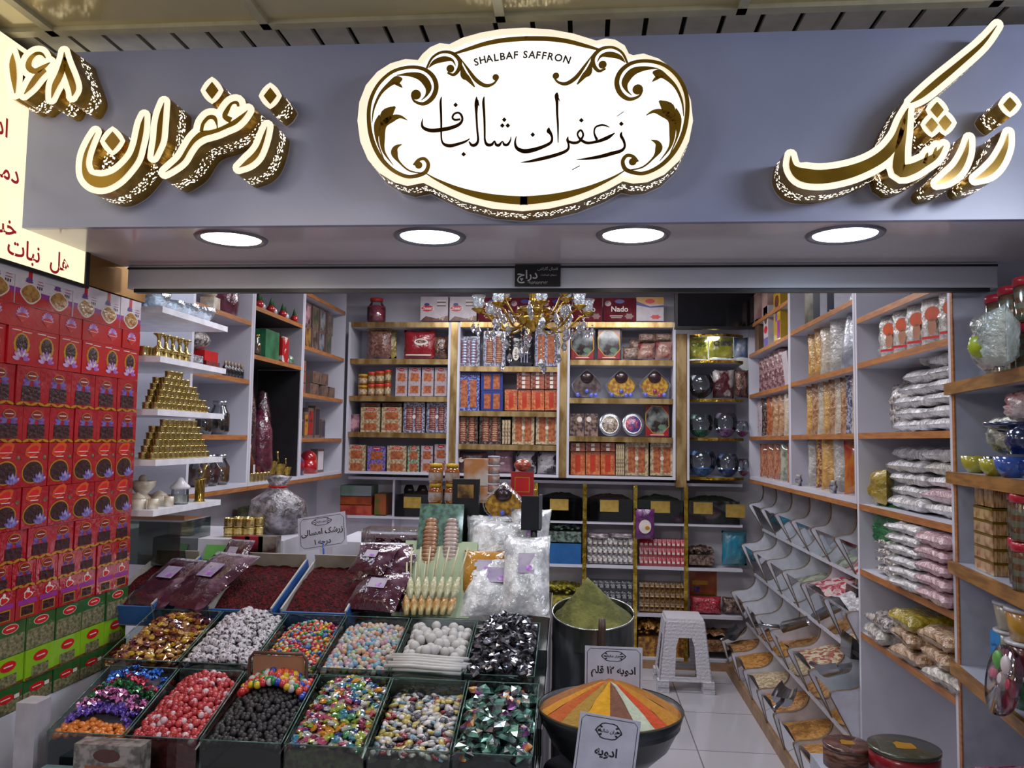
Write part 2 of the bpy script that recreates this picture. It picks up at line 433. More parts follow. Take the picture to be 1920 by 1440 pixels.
def letter(parent, strokes, blobs, tr, ex, back=D1-.001, face=lit):
    a = MB(); g = MB()
    for s in strokes:
        ribbon(a, s, tr, DF, back, face, side, extra=ex+2, wm=.88); ribbon(g, s, tr, DF-.003, DF, mirr, wm=.86)
    for b_ in blobs:
        blob(a, b_[0], b_[1], b_[2], b_[3], tr, DF, back, face, side, extra=ex, diamond=True)
        blob(g, b_[0], b_[1], b_[2], b_[3], tr, DF-.003, DF, mirr, diamond=True)
    o = a.obj('letter', parent); g.obj('mirror_inlay', o); return o
def sign(name, label):
    t = empty(name, (0, 0, 0)); return tag(t, label, 'sign')
t = sign('sign_number', 'gold channel numerals 168 glowing white at the left end of the fascia')
tr = (0, 60, 1/6.4)
letter(t, [[(150, 250, 6), (150, 380, 90), (165, 550, 85), (178, 735, 16)]], [], tr, 9.2)
letter(t, [[(548, 315, 14), (500, 262, 40), (430, 262, 50), (360, 330, 70), (345, 420, 90), (420, 470, 80), (520, 420, 60), (600, 365, 12)],
           [(545, 450, 60), (450, 530, 90), (370, 640, 76), (290, 745, 14)]], [], tr, 9.2)
letter(t, [[(770, 240, 8), (768, 360, 70), (720, 520, 90), (655, 650, 80), (618, 795, 10)], [(775, 300, 30), (800, 430, 80), (850, 570, 90), (880, 680, 80), (866, 770, 10)]], [], tr, 9.2)
t = sign('sign_saffron_word', 'slanted gold channel lettering of the word saffron glowing white on the left fascia')
tr = (120, 130, 1/5.333)
letter(t, [[(315, 628, 5), (262, 730, 26), (215, 850, 40), (200, 960, 48), (225, 1060, 85), (300, 1115, 125), (400, 1125, 130), (520, 1075, 105), (620, 985, 85), (700, 880, 72), (742, 760, 56), (768, 640, 56), (785, 540, 40), (802, 465, 5)]], [], tr, 9.8)
letter(t, [], [(485, 717, 78, 98)], tr, 9.5)
letter(t, [[(1000, 330, 5), (975, 440, 44), (958, 560, 62), (945, 700, 60), (918, 800, 34), (896, 872, 5)]], [], tr, 9.8)
t3 = (340, 120, 1/6.0)
letter(t, [[(-182, 1218, 5), (-100, 1160, 30), (0, 1075, 48), (70, 960, 48), (140, 860, 60), (230, 790, 80), (320, 770, 60), (410, 745, 55), (500, 705, 55), (600, 655, 66), (680, 590, 46), (748, 520, 6)],
           [(225, 760, 50), (245, 670, 46), (310, 600, 52), (375, 610, 56), (402, 690, 20), (404, 740, 20)],
           [(642, 478, 30), (625, 435, 42), (565, 445, 36), (515, 520, 60), (490, 590, 70), (560, 635, 80)]], [], t3, 10.5)
letter(t, [], [(345, 297, 74, 98)], t3, 9.5)
letter(t, [[(965, 702, 5), (935, 800, 34), (890, 930, 50), (830, 1030, 74), (745, 1105, 66), (650, 1165, 6)]], [], t3, 10)
letter(t, [], [(1000, 358, 74, 94)], t3, 9.5)
t = sign('sign_barberry_word', 'tall gold channel lettering of the word barberry glowing white at the right fascia')
tr = (1430, 20, 1/3.79)
letter(t, [[(1665, 105, 5), (1560, 235, 34), (1400, 375, 48), (1250, 500, 56), (1130, 600, 46), (1050, 655, 8)],
           [(1035, 690, 8), (995, 790, 46), (960, 900, 74), (880, 1010, 90), (760, 1090, 92), (600, 1150, 105), (420, 1180, 115), (280, 1165, 112), (210, 1110, 50), (200, 1030, 5)],
           [(1030, 700, 8), (1000, 850, 60), (975, 1000, 84), (975, 1130, 110), (1060, 1125, 90), (1150, 1080, 70), (1230, 1030, 50), (1285, 960, 8)],
           [(1150, 1085, 30), (1166, 1030, 26), (1174, 1008, 6)], [(1212, 1045, 30), (1228, 990, 22), (1236, 968, 6)]], [], tr, 10)
letter(t, [], [(1240, 705, 48, 58), (1202, 812, 46, 54), (1297, 797, 48, 58)], tr, 9.5)
letter(t, [[(1465, 910, 5), (1445, 1010, 42), (1390, 1120, 62), (1310, 1190, 54), (1238, 1228, 5)]], [], tr, 10)
letter(t, [[(1745, 872, 5), (1725, 970, 44), (1670, 1080, 64), (1600, 1150, 58), (1510, 1196, 5)]], [], tr, 10)
letter(t, [], [(1757, 667, 48, 54)], tr, 10)
# central cartouche board
t = sign('sign_board', 'large scalloped oval light board with gold scrollwork and calligraphy in the middle of the fascia')
tr = (640, 0, 1/2.8235)
ol = [(85, 640), (95, 540), (130, 450), (190, 380), (260, 335), (340, 312), (405, 318), (430, 285), (470, 250), (520, 228), (572, 234), (640, 200), (740, 172), (850, 153),
      (975, 147), (1110, 156), (1230, 178), (1350, 215), (1400, 203), (1450, 210), (1500, 240), (1522, 284), (1545, 292), (1600, 283), (1680, 310), (1750, 360),
      (1810, 430), (1850, 530), (1862, 640), (1840, 750), (1790, 850), (1710, 925), (1620, 965), (1545, 972), (1490, 960), (1400, 1010), (1250, 1070), (1100, 1105), (960, 1118), (800, 1105),
      (640, 1065), (520, 1010), (435, 968), (350, 985), (280, 965), (200, 915), (140, 845), (100, 750)]
DC = 1.955
poly = [at(x*tr[2]+tr[0], y*tr[2]+tr[1], DC) for x, y in ol]
bd = MB(); bd.prism(poly, (0, D1-.001-DC, 0), lit, side); bo = bd.obj('backing', t)
cx = sum(p.x for p in poly)/len(poly); cz = sum(p.z for p in poly)/len(poly)
inn = [Vector((cx+(p.x-cx)*.945, DC-.002, cz+(p.z-cz)*.91)) for p in poly]
MB().prism(inn, (0, .001, 0), litb).obj('lit_face', t)
orn = MB(); c5 = (660, 40, .25); mx = at(984.5, 240, DC).x
O = [[(478, 1085, 40), (500, 1040, 20), (545, 1032, 20), (572, 1075, 22), (545, 1135, 24), (450, 1165, 22), (370, 1150, 22), (280, 1095, 24), (200, 1000, 26), (145, 870, 26), (125, 720, 24), (140, 590, 22), (200, 470, 20), (300, 380, 20), (420, 345, 20), (530, 355, 22), (605, 410, 26), (632, 490, 28), (605, 570, 28), (540, 618, 22), (470, 600, 14), (445, 555, 8)],
     [(150, 760, 4), (165, 650, 12), (215, 540, 18), (290, 465, 30), (340, 440, 50), (378, 430, 10)], [(300, 460, 6), (350, 475, 20), (378, 498, 4)],
     [(310, 1080, 3), (240, 980, 16), (225, 880, 34), (235, 780, 40), (300, 730, 40), (360, 715, 20), (415, 742, 4)],
     [(250, 1060, 3), (190, 900, 14), (190, 780, 40), (205, 700, 6)], [(225, 790, 20), (260, 700, 70), (325, 640, 10)],
     [(540, 1140, 6), (430, 1120, 10), (350, 1050, 14), (318, 990, 40), (330, 945, 26), (375, 922, 3)],
     [(335, 405, 4), (430, 398, 24), (520, 420, 44), (572, 490, 40), (560, 550, 16), (520, 592, 3)],
     [(560, 352, 12), (600, 275, 14), (670, 232, 16), (750, 238, 20), (805, 290, 24), (805, 350, 24), (765, 400, 18), (715, 385, 10)],
     [(575, 348, 4), (620, 305, 26), (690, 283, 34), (750, 290, 16), (778, 335, 3)],
     [(812, 275, 3), (870, 360, 16), (930, 440, 24), (1000, 482, 22), (1060, 468, 14), (1092, 430, 10)],
     [(822, 320, 3), (838, 400, 40), (870, 430, 30), (920, 492, 8)],
     [(760, 245, 12), (880, 205, 22), (1010, 165, 26), (1150, 140, 28), (1320, 128, 28)],
     [(555, 1140, 6), (640, 1190, 14), (800, 1260, 28), (980, 1310, 40), (1150, 1335, 46), (1320, 1345, 50)]]
for s in O:
    for mm in (None, mx): ribbon(orn, s, c5, DC-.004, DC, mirr, k=5, mirror=mm, wm=1.3)
for b_ in ((480, 550, 38), (738, 355, 30), (500, 1078, 28), (1078, 420, 25)):
    for mm in (None, mx): blob(orn, b_[0], b_[1], b_[2], b_[2], c5, DC-.0045, DC, mirr, mirror=mm)
orn.obj('scrollwork', t)
cal = MB(); c6 = (780, 160, 1/4.683)
for s in [[(224, 100, 6), (216, 150, 16), (220, 250, 16), (222, 350, 14), (222, 450, 12), (232, 500, 14), (262, 525, 22), (310, 530, 24), (370, 515, 20), (430, 495, 16), (472, 468, 6)],
          [(465, 492, 8), (490, 525, 20), (525, 520, 22), (545, 480, 16), (537, 380, 14), (530, 250, 16), (530, 160, 26), (532, 100, 6)], [(535, 130, 20), (555, 182, 4)],
          [(60, 290, 4), (52, 330, 12), (62, 370, 20), (120, 395, 26), (200, 393, 28), (300, 375, 26), (375, 345, 22), (406, 305, 16), (398, 262, 16), (370, 240, 14), (335, 252, 14), (320, 282, 14), (340, 302, 16), (390, 298, 14)],
          [(599, 98, 6), (592, 150, 18), (600, 280, 16), (603, 400, 14), (605, 480, 14), (625, 520, 22), (665, 520, 20), (690, 488, 8), (702, 520, 18), (730, 525, 20), (758, 492, 8), (775, 520, 18), (805, 520, 18), (830, 480, 10), (833, 450, 4)],
          [(882, 445, 4), (870, 500, 14), (885, 550, 22), (940, 577, 30), (1010, 572, 30), (1100, 545, 24), (1180, 505, 20), (1195, 460, 16), (1180, 420, 22), (1165, 400, 30), (1168, 370, 6)],
          [(1240, 62, 6), (1235, 90, 28), (1238, 150, 20), (1240, 250, 16), (1246, 350, 14), (1248, 505, 6)], [(1240, 90, 10), (1264, 142, 4)],
          [(920, 677, 3), (1000, 667, 16), (1100, 645, 24), (1200, 620, 24), (1290, 590, 22), (1335, 560, 18), (1340, 520, 14), (1330, 480, 18), (1335, 450, 5)],
          [(1335, 490, 14), (1380, 505, 20), (1430, 495, 18), (1468, 440, 14), (1450, 395, 14), (1425, 410, 14), (1420, 440, 12), (1450, 480, 18), (1500, 505, 20), (1560, 500, 18), (1620, 485, 22), (1690, 455, 24), (1745, 418, 6)],
          [(1590, 480, 20), (1565, 420, 12), (1575, 370, 12), (1620, 350, 14), (1660, 352, 12), (1702, 370, 4)],
          [(1808, 408, 5), (1800, 440, 20), (1825, 490, 18), (1832, 540, 16), (1800, 575, 22), (1720, 598, 26), (1620, 625, 24), (1520, 642, 18), (1410, 653, 3)],
          [(1763, 273, 4), (1825, 230, 5)], [(1370, 742, 5), (1438, 706, 6)]]:
    ribbon(cal, s, c6, DC-.004, DC, brown, wm=1.3)
for x, y in ((348, 172), (418, 605), (775, 302), (758, 353), (806, 353), (1025, 433), (1452, 307), (1803, 338)):
    blob(cal, x, y, 21, 21, c6, DC-.004, DC, brown, diamond=True)
cal.obj('calligraphy', t)
la = MB(); lm = mat('grey_print', '2c241c', .5)
s_ = 'SHALBAF SAFFRON'; a0 = 885; 
arc = [(893, 117), (905, 113), (917.5, 110.5), (930, 108.5), (942, 106.5), (955, 104.8), (967, 103.8), (976, 103), (985, 103), (997.5, 103.2), (1009, 104), (1020, 105), (1032, 106.6), (1047, 109), (1063, 112.5)]
for ch, (x, y) in zip(s_, arc):
    if ch != ' ':
        p = at(x, y, DC-.004); sl = radians(14)*(967-x)/75
        text_mesh(la, ch, .0265, lm, Matrix.Translation(p) @ Matrix.Rotation(-sl, 4, 'Y'), squeeze=.95, bold=.0007)
la.obj('shop_name', t)
# yellowish light box with red writing on the side wall
lbm = mat('backlit_onyx', 'b8a878', .4, col2='c8b890', scale=14, emit=1.05, ecol='fff2cc')
red = mat('red_letters', 'b81430', .5, emit=.25)
t = empty('light_box', (XL, 0, 0)); tag(t, 'backlit cream light box with red product words on the left side wall', 'light box')
a = onx(155, 533, XL); b_ = onx(0, 486, XL)
MB().bx((0, 1.35, a.z), (.004, a.y, zt), lbm).obj('lit_panel', t)
MB().bx((0, a.y, a.z-.01), (.008, a.y+.02, zs), black_m).bx((0, 1.35, a.z-.012), (.008, a.y, a.z), black_m).obj('frame', t)
nw_ = []
MX = Matrix.Rotation(-pi/2, 4, 'Z')    # words face +X
def word(s, px_, py_, size, tilt=0):
    p = onx(px_, py_, XL+.006); M = Matrix.Translation((.0055, p.y, p.z)) @ Matrix.Rotation(pi/2, 4, 'Z') @ Matrix.Rotation(tilt, 4, 'Y')
    w = MB(); text_mesh(w, s, size, red, M, True, bold=.0012); w.obj('red_word', t)
word('هل', 113, 492, .07); word('نبات', 46, 470, .07); word('خشکبار', -20, 412, .07); word('دمنوش', -16, 308, .07); word('ادویه', -18, 226, .07)
# ================================================================== WALL OF SAFFRON PACKETS (left, in front of the shop)
red_c = mat('red_carton', 'b8161e', .25, coat=.5, bump=.15, bscale=25)
red_bag = mat('red_film', 'a41220', .15, coat=1, bump=.5, bscale=22)
white_c = mat('white_carton', 'cfc8cf', .35)
amber = mat('amber_saffron', '8a5a1c', .3, col2='b98a3c', scale=90, coat=.8, bump=.4)
saff = mat('dark_saffron', '22080c', .4, col2='42121a', scale=110, coat=.25, bump=.4, bscale=90)
purp = mat('purple_petals', '4c3488', .4, col2='7460a8', scale=60)
mag = mat('magenta_print', '8e2a8a', .4); gold_p = mat('gold_print', 'c9962c', .3, .4); orange_p = mat('orange_print', 'c8501c', .35)
ltp = mat('pale_print', 'd9cfc4', .4); redp = mat('red_print', 'c4141c', .4); dkred = mat('dark_red_print', '7d0f18', .4)
lotus = mat('lotus_print', 'c8a8d8', .4, col2='9a5ab8', scale=50)
green_c = mat('dark_green_carton', '2c5a2a', .3, coat=.6); lime_c = mat('lime_carton', '86b41e', .3, coat=.5)
herb = mat('dried_herb', '5a5a3c', .5, col2='8c8460', scale=70, coat=.9, bump=.6, bscale=60)
tomat = mat('tomato_print', '8c2a1c', .4, col2='2f5a28', scale=35, coat=.8)
brownp = mat('brown_print', '5a3020', .4, col2='7a5030', scale=50, coat=.6)
PD = .07
def pack(name, label, grp, w, h, body, prints, window):
    """packet facing -Y, origin at the bottom centre of its back; prints: callables drawing on the front face"""
    def make():
        b = MB(); e = .003
        b.bx((-w/2+.0008, -PD, .0006), (w/2-.0008, 0, h-.0006), body)
        prints(b, w, h, -PD)
        o = b.obj(name); tag(o, label, 'packet', grp)
        if window:
            q = MB(); window(q, w, h, -PD); q.obj('window', o)
        return o
    return Kind(make)
def petals(b, cx, cz, r, y, m, n=7, a0=.15, a1=pi-.15):
    for k in range(n):
        a = a0+(a1-a0)*k/(n-1); b.ell(cx+cos(a)*r*.62, cz+sin(a)*r*.62, r*.42, r*.16, y-.0003*(k % 2), m, 8, a)
crocm = mat('crocus_print', '6858a4', .4, col2='b0a4cc', scale=60)
def crocus(b, cx, cz, r, y):
    r *= .85
    for k, a in enumerate((.5, 1.05, 1.6, 2.2, 2.8)): b.ell(cx+cos(a)*r*.5, cz+sin(a)*r*.5, r*.55, r*.2, y-.0003*(k % 2), crocm, 8, a)
def pr1(b, w, h, y):
    b.rect(-w/2+.001, w/2-.001, .001, h*.30, y-.0003, red_c); b.rect(-w*.49, w*.49, h*.28, h*.42, y-.0004, mag)
    b.rect(-.012, .004, h*.45, h-.001, y-.0006, redp); petals(b, -.008, h*.62, .016, y-.0009, purp)
    b.ell(.0, h*.34, w*.33, h*.26, y-.0008, ltp, 24, wob=.06, nw=4); b.rect(w*.2, w*.42, h*.62, h*.64, y-.0005, mag); b.rect(w*.22, w*.4, h*.7, h*.715, y-.0005, redp)
    for k in range(3): b.rect(w*(.2+.07*k), w*(.24+.07*k), h*.5, h*.58, y-.0005, black_m)
def pr2(b, w, h, y):
    petals(b, 0, h*.5, .027, y-.0005, lotus, 9); b.ell(0, h*.5, .022, .010, y-.0012, redp); b.ell(0, h*.36, .012, .008, y-.0008, orange_p, 4); b.rect(-.02, .02, h*.49, h*.52, y-.0015, ltp)
def pr3(b, w, h, y):
    b.ell(0, h*.55, w*.30, h*.30, y-.0004, gold_p, 26, wob=.03, nw=12); petals(b, 0, h*.14, .034, y-.0012, lotus, 7); b.ell(0, h*.27, .02, .006, y-.0014, ltp, wob=.3)
    b.rect(-w*.38, -w*.05, h*.90, h*.925, y-.0005, ltp); b.rect(-.0, w*.36, h*.88, h*.90, y-.0005, ltp)
def pr4(b, w, h, y):
    petals(b, 0, h*.56, min(.038, h*.33), y-.0005, purp, 9, -.2, pi+.2); b.ell(0, h*.76, .024, .013, y-.0014, gold_p); b.ell(0, h*.76, .021, .011, y-.0017, dkred); b.rect(-.016, .016, h*.75, h*.775, y-.002, ltp)
    for k in range(4): b.ell(-w*.37+w*.245*k, h*.05, w*.13, .004, y-.0016-.0002*(k % 2), gold_p, 10, .25*(-1)**k)
def pr6(b, w, h, y):
    b.ell(-w*.08, h*.84, w*.32, h*.15, y-.0004, orange_p, 8, pi/8); b.ell(-w*.08, h*.82, w*.22, h*.10, y-.0007, redp, 8, pi/8); b.rect(-w*.28, w*.14, h*.77, h*.785, y-.001, ltp)
    b.ell(-w*.06, h*.34, w*.40, h*.26, y-.0005, gold_p, 24, .12); crocus(b, w*.2, h*.10, .034, y-.0014); b.ell(w*.36, h*.66, .007, .006, y-.0006, herb, 10); b.rect(-w*.2, w*.1, h*.66, h*.68, y-.0006, ltp)
def pr10(b, w, h, y):
    b.rect(-w*.42, w*.42, h*.44, h*.60, y-.0003, mag); b.ell(0, h*.74, w*.2, h*.13, y-.0006, ltp, 10, wob=.2, nw=3); b.ell(0, h*.73, w*.15, h*.1, y-.0009, redp, 10, wob=.2, nw=3); b.ell(0, h*.88, .006, .007, y-.0011, ltp)
    b.rect(-w*.30, w*.30, h*.08, h*.42, y-.0005, gold_p)
def pr11(b, w, h, y):
    b.ell(.0, h*.80, w*.26, h*.13, y-.0005, ltp); b.ell(0, h*.80, w*.24, h*.115, y-.0008, redp); b.rect(-w*.13, w*.13, h*.79, h*.82, y-.0011, ltp)
def pr12(b, w, h, y):
    b.ell(0, h*.70, w*.25, h*.17, y-.0005, redp); b.rect(-w*.14, w*.14, h*.68, h*.72, y-.0009, ltp)
    b.rect(-w*.49, w*.49, .001, h*.10, y-.0003, brownp)
def pr13(b, w, h, y):
    b.rect(-w*.49, w*.49, .001, h*.5, y-.0003, herb); b.ell(-.005, h*.6, w*.25, h*.16, y-.0006, redp); b.rect(w*.22, w*.38, h*.5, h*.66, y-.0008, ltp); b.ell(w*.3, h*.8, .012, .01, y-.001, green_c, wob=.3); b.ell(w*.36, h*.7, .012, .008, y-.0007, tomat)
    b.rect(-w*.2, w*.1, h*.58, h*.62, y-.001, ltp)
ROWS = [  # y at x=250, width, columns name, body, prints, window, words
    ('saffron_carton', 563, 622, .125, white_c, pr1, lambda q, w, h, y: q.ell(0, h*.34, w*.29, h*.22, y-.0012, amber, 20, wob=.06, nw=4), 'white and red carton with a scalloped amber window, top row'),
    ('saffron_carton', 622, 656, .107, red_c, pr2, None, 'plain red carton with a lilac lotus emblem, second row'),
    ('saffron_carton', 656, 713, .107, red_c, pr3, lambda q, w, h, y: q.ell(0, h*.57, w*.22, h*.24, y-.0008, saff, 20), 'red carton with a gold-rimmed upright oval window, third row'),
    ('saffron_packet', 713, 773, .120, red_bag, pr4, lambda q, w, h, y: q.rect(-w*.32, w*.32, h*.12, h*.50, y-.001, saff), 'glossy red packet with purple petals and gold ribbon, fourth row from the top'),
    ('saffron_packet', 773, 829, .112, red_bag, pr4, lambda q, w, h, y: q.rect(-w*.32, w*.32, h*.12, h*.50, y-.001, saff), 'glossy red packet with purple petals and gold ribbon, fifth row from the top'),
    ('saffron_packet', 829, 897, .112, red_bag, pr6, lambda q, w, h, y: q.ell(-w*.06, h*.34, w*.36, h*.23, y-.0009, saff, 22, .12), 'red packet with an orange crest and a wide oval window, sixth row'),
    ('saffron_packet', 897, 960, .110, red_bag, pr6, lambda q, w, h, y: q.ell(-w*.06, h*.34, w*.36, h*.23, y-.0009, saff, 22, .12), 'red packet with an orange crest and a wide oval window, seventh row'),
    ('saffron_packet', 960, 1008, .103, red_bag, pr4, lambda q, w, h, y: q.rect(-w*.32, w*.32, h*.12, h*.46, y-.001, saff), 'small red packet with purple petals, eighth row'),
    ('saffron_packet', 1008, 1047, .095, red_bag, pr4, lambda q, w, h, y: q.rect(-w*.32, w*.32, h*.12, h*.46, y-.001, saff), 'small red packet with purple petals, ninth row'),
    ('saffron_packet', 1047, 1094, .092, red_bag, pr10, lambda q, w, h, y: q.rect(-w*.26, w*.26, h*.11, h*.38, y-.0009, saff), 'small red packet with a white bell emblem and a framed window, tenth row'),
    ('herb_carton', 1094, 1145, .125, green_c, pr11, lambda q, w, h, y: q.rect(-w*.47, w*.47, h*.02, h*.60, y-.0006, herb), 'dark green herbal tea carton with a big window, row above the lime cartons'),
    ('herb_carton', 1145, 1190, .125, lime_c, pr12, lambda q, w, h, y: q.rect(-w*.28, w*.28, h*.06, h*.42, y-.0006, herb), 'lime green herbal tea carton with a red oval crest'),
    ('herb_carton', 1190, 1227, .125, green_c, pr13, None, 'green carton with red and white marks, lowest row'),
]
for (nm, ya, yb, w, body, prf, wf, lab) in ROWS:
    z1, z0 = onx(250, ya, XL).z, onx(250, yb, XL).z; h = z1-z0
    K = pack(nm, lab, lab.split(',')[0]+' row', w, h, body, prf, wf)
    y = YE-w/2; c = 0
    while y+w/2 > 1.90:
        j = (random.random()-.5)*.006
        K.put((XL-PD+j, y, z0), (0, 0, pi/2), cat='packet'); y -= w+.001; c += 1
zb0 = onx(250, 1227, XL).z
st = MB().bx((XL-.066, 1.3, 0), (XL+.0, YE, zb0-.002), white_lam).obj('packet_stand'); tag(st, 'white laminate plinth carrying the wall of saffron packets', 'display stand')

# ================================================================== WHITE GLASSWARE SHELVES at the left behind the opening
DN, XS = 2.72, at(305, 574, 2.72).x
DFar = onx(427, 617, XS).y
SZ = [at(305, 574, DN).z, at(301, 667, DN).z, at(296, 767, DN).z, at(290, 862, DN).z, at(285, 957, DN).z]
shelf_w = mat('white_shelf', 'e6e6ee', .3)
names = ['topmost, under the glass dishes', 'second from the top, under the brass goblets', 'third, under the smaller golden cup pyramid', 'fourth, under the larger golden cup pyramid', 'lowest, under the onyx mortars']
for z, nmx in zip(SZ, names):
    o = MB().bx((-2.058, DN, z-.022), (XS, DFar, z), shelf_w).obj('display_shelf')
    tag(o, 'white cantilever display shelf, '+nmx, 'shelf', 'white display shelves')
brass = mat('polished_brass', 'a8893a', .18, .95, 'c9ac5c', scale=40)
brass2 = mat('pale_brass', 'bfa55a', .2, .9, 'dcc98a', scale=40)
def mk_cup():
    b = MB(); pr = [(.0001, 0), (.0135, 0), (.0150, .003), (.0138, .006), (.0150, .010), (.0145, .018), (.0160, .021), (.0160, .0235), (.0125, .0235), (.0120, .012), (.0001, .010)]
    b.lathe(pr, brass2, 14); return tag(b.obj('brass_cup'), None, 'cup')
cup = Kind(mk_cup)
def pyramid(z0, d0, rows, lab, grp):
    ch = .024; z = z0+.001
    for i, (n, off) in enumerate(rows):
        for col in range(2 if i < len(rows)-1 else 1):
            for k in range(n):
                cup.put((XS-.024-col*.036, d0+off+k*.0365, z), (0, 0, random.random()*6), lab, group=grp, cat='cup')
        z += ch
pyramid(SZ[2], DN+.03, [(11, 0), (10, .018), (8, .03), (7, .045), (5, .06), (3, .08)], 'small golden ribbed cup in the shorter pyramid on the third white shelf', 'gold cups of the shorter pyramid')
pyramid(SZ[3], DN+.03, [(12, -.01), (11, .005), (10, .02), (9, .035), (8, .05), (7, .06)], 'small golden ribbed cup in the broad pyramid on the fourth white shelf', 'gold cups of the broad pyramid')
def mk_goblet():
    b = MB(); pr = [(.0001, 0), (.017, 0), (.018, .004), (.012, .016), (.014, .022), (.020, .026), (.016, .032), (.007, .040), (.006, .062), (.010, .072), (.019, .078), (.019, .081), (.0001, .079)]
    b.lathe(pr, brass2, 14); return tag(b.obj('brass_goblet'), None, 'goblet')
g = Kind(mk_goblet)
for k in range(5):
    g.put((XS-.03, DN+.04+k*.05, SZ[1]), (0, 0, 0), 'small polished brass hourglass goblet in the row on the second white shelf', 1.05, 'brass goblets', 'goblet')
for k in range(6):
    cup.put((XS-.075, DN+.02+k*.05, SZ[1]), (0, 0, 0), 'small golden cup standing behind the brass goblets', 1.5, 'cups behind the goblets', 'cup')
glass = thin('clear_glass', 'eef4f6', .12, .02)
crys = thin('cut_crystal', 'e4eef4', .35, .08, .6, 60, white=.12)
def mk_bowl():
    b = MB(); b.lathe([(.0001, .002), (.02, .002), (.022, .0), (.045, .03), (.055, .055), (.053, .055), (.042, .031), (.02, .008), (.0001, .006)], crys, 16, wob=.04); return tag(b.obj('crystal_dish'), None, 'dish')
gb = Kind(mk_bowl); lb = 'cut crystal dish on the topmost white shelf'
for (x, y, s) in ((-.06, .06, 1), (-.16, .09, 1.1), (-.07, .19, .9), (-.17, .22, 1.2), (-.07, .30, 1), (-.16, .36, 1), (-.07, .43, 1.1)):
    gb.put((XS+x, DN+y, SZ[0]+.001), (0, 0, x*40), lb, s, 'crystal dishes on the top shelf', 'dish')
def mk_swan():
    b = MB(); b.lathe([(.0001, 0), (.03, 0), (.045, .03), (.035, .05), (.0001, .055)], thin('blue_glass', '9ab8e6', .3, .05), 14)
    b.tube([(.02, 0, .04), (.03, 0, .07), (.02, 0, .09), (0, 0, .095)], .006, thin('blue_glass', '', 0)); return tag(b.obj('glass_swan'), 'pale blue glass swan standing among the crystal dishes', 'ornament')
mk_swan().location = (XS-.12, DN+.02, SZ[0]+.001)
# things on the lowest white shelf
onyx = mat('onyx_stone', 'b9a48c', .3, col2='e2dccb', scale=18, coat=.3)
def mk_mortar():
    b = MB(); b.lathe([(.0001, 0), (.028, 0), (.030, .004), (.018, .016), (.022, .022), (.042, .045), (.046, .066), (.040, .066), (.034, .048), (.0001, .03)], onyx, 18)
    o = b.obj('stone_mortar'); tag(o, 'footed onyx mortar with its round pestle, on the lowest white shelf', 'mortar')
    MB().ball((0, 0, .072), .016, onyx, 12, 8).tube([(0, 0, .06), (.0, .0, .03)], .007, onyx).obj('pestle', o); return o
mk_mortar().location = (XS-.10, DN+.10, SZ[4]+.031)
def mk_stonebox(label, w, lid):
    b = MB(); b.cyl((0, 0, 0), w, .036, onyx, 20)
    o = b.obj('stone_jar'); tag(o, label, 'jar')
    if lid: MB().lathe([(w, .036), (w*.8, .044), (.006, .056), (.0001, .06)], onyx, 18).obj('lid', o)
    return o
mk_stonebox('low round onyx jar with pointed lid at the near corner of the lowest shelf', .030, True).location = (XS-.08, DN+.035, SZ[4])
mk_stonebox('small open onyx cup beside the pointed stone jar', .018, False).location = (XS-.03, DN+.05, SZ[4])
mk_stonebox('stacked onyx cup under the footed mortar', .026, False).location = (XS-.10, DN+.10, SZ[4]-.005)
o = mk_stonebox('pale onyx pot behind the footed mortar', .032, True); o.location = (XS-.09, DN+.20, SZ[4])
mk_stonebox('white square-edged stone cup in front of the glass sugar pot', .017, False).location = (XS-.035, DN+.17, SZ[4])
b = MB(); b.lathe([(.0001, .0), (.032, 0), (.034, .01), (.032, .055), (.034, .06)], glass, 20, cap=False); o = b.obj('sugar_pot'); tag(o, 'glass sugar pot with a white conical lid on the lowest white shelf', 'sugar pot'); o.location = (XS-.045, DN+.27, SZ[4]+.001)
MB().lathe([(.0001, .004), (.028, .004), (.028, .035), (.0001, .036)], mat('white_sugar', 'd8d4cc', .8, bump=.4), 16).obj('sugar', o)
MB().lathe([(.038, .058), (.037, .068), (.018, .085), (.010, .10), (.0001, .103)], mat('white_ceramic', 'dcdadf', .2), 20).obj('lid', o)
b = MB(); b.lathe([(.0001, 0), (.024, 0), (.019, .006), (.019, .085), (.025, .092), (.0001, .088)], brass, 18); o = b.obj('brass_mortar'); tag(o, 'tall slim brass mortar with leaning pestle, far end of the lowest white shelf', 'mortar'); o.location = (XS-.03, DN+.40, SZ[4])
MB().tube([(.0, 0, .05), (.012, .005, .12), (.018, .008, .15)], [.005, .004, .009], brass2).obj('pestle', o)

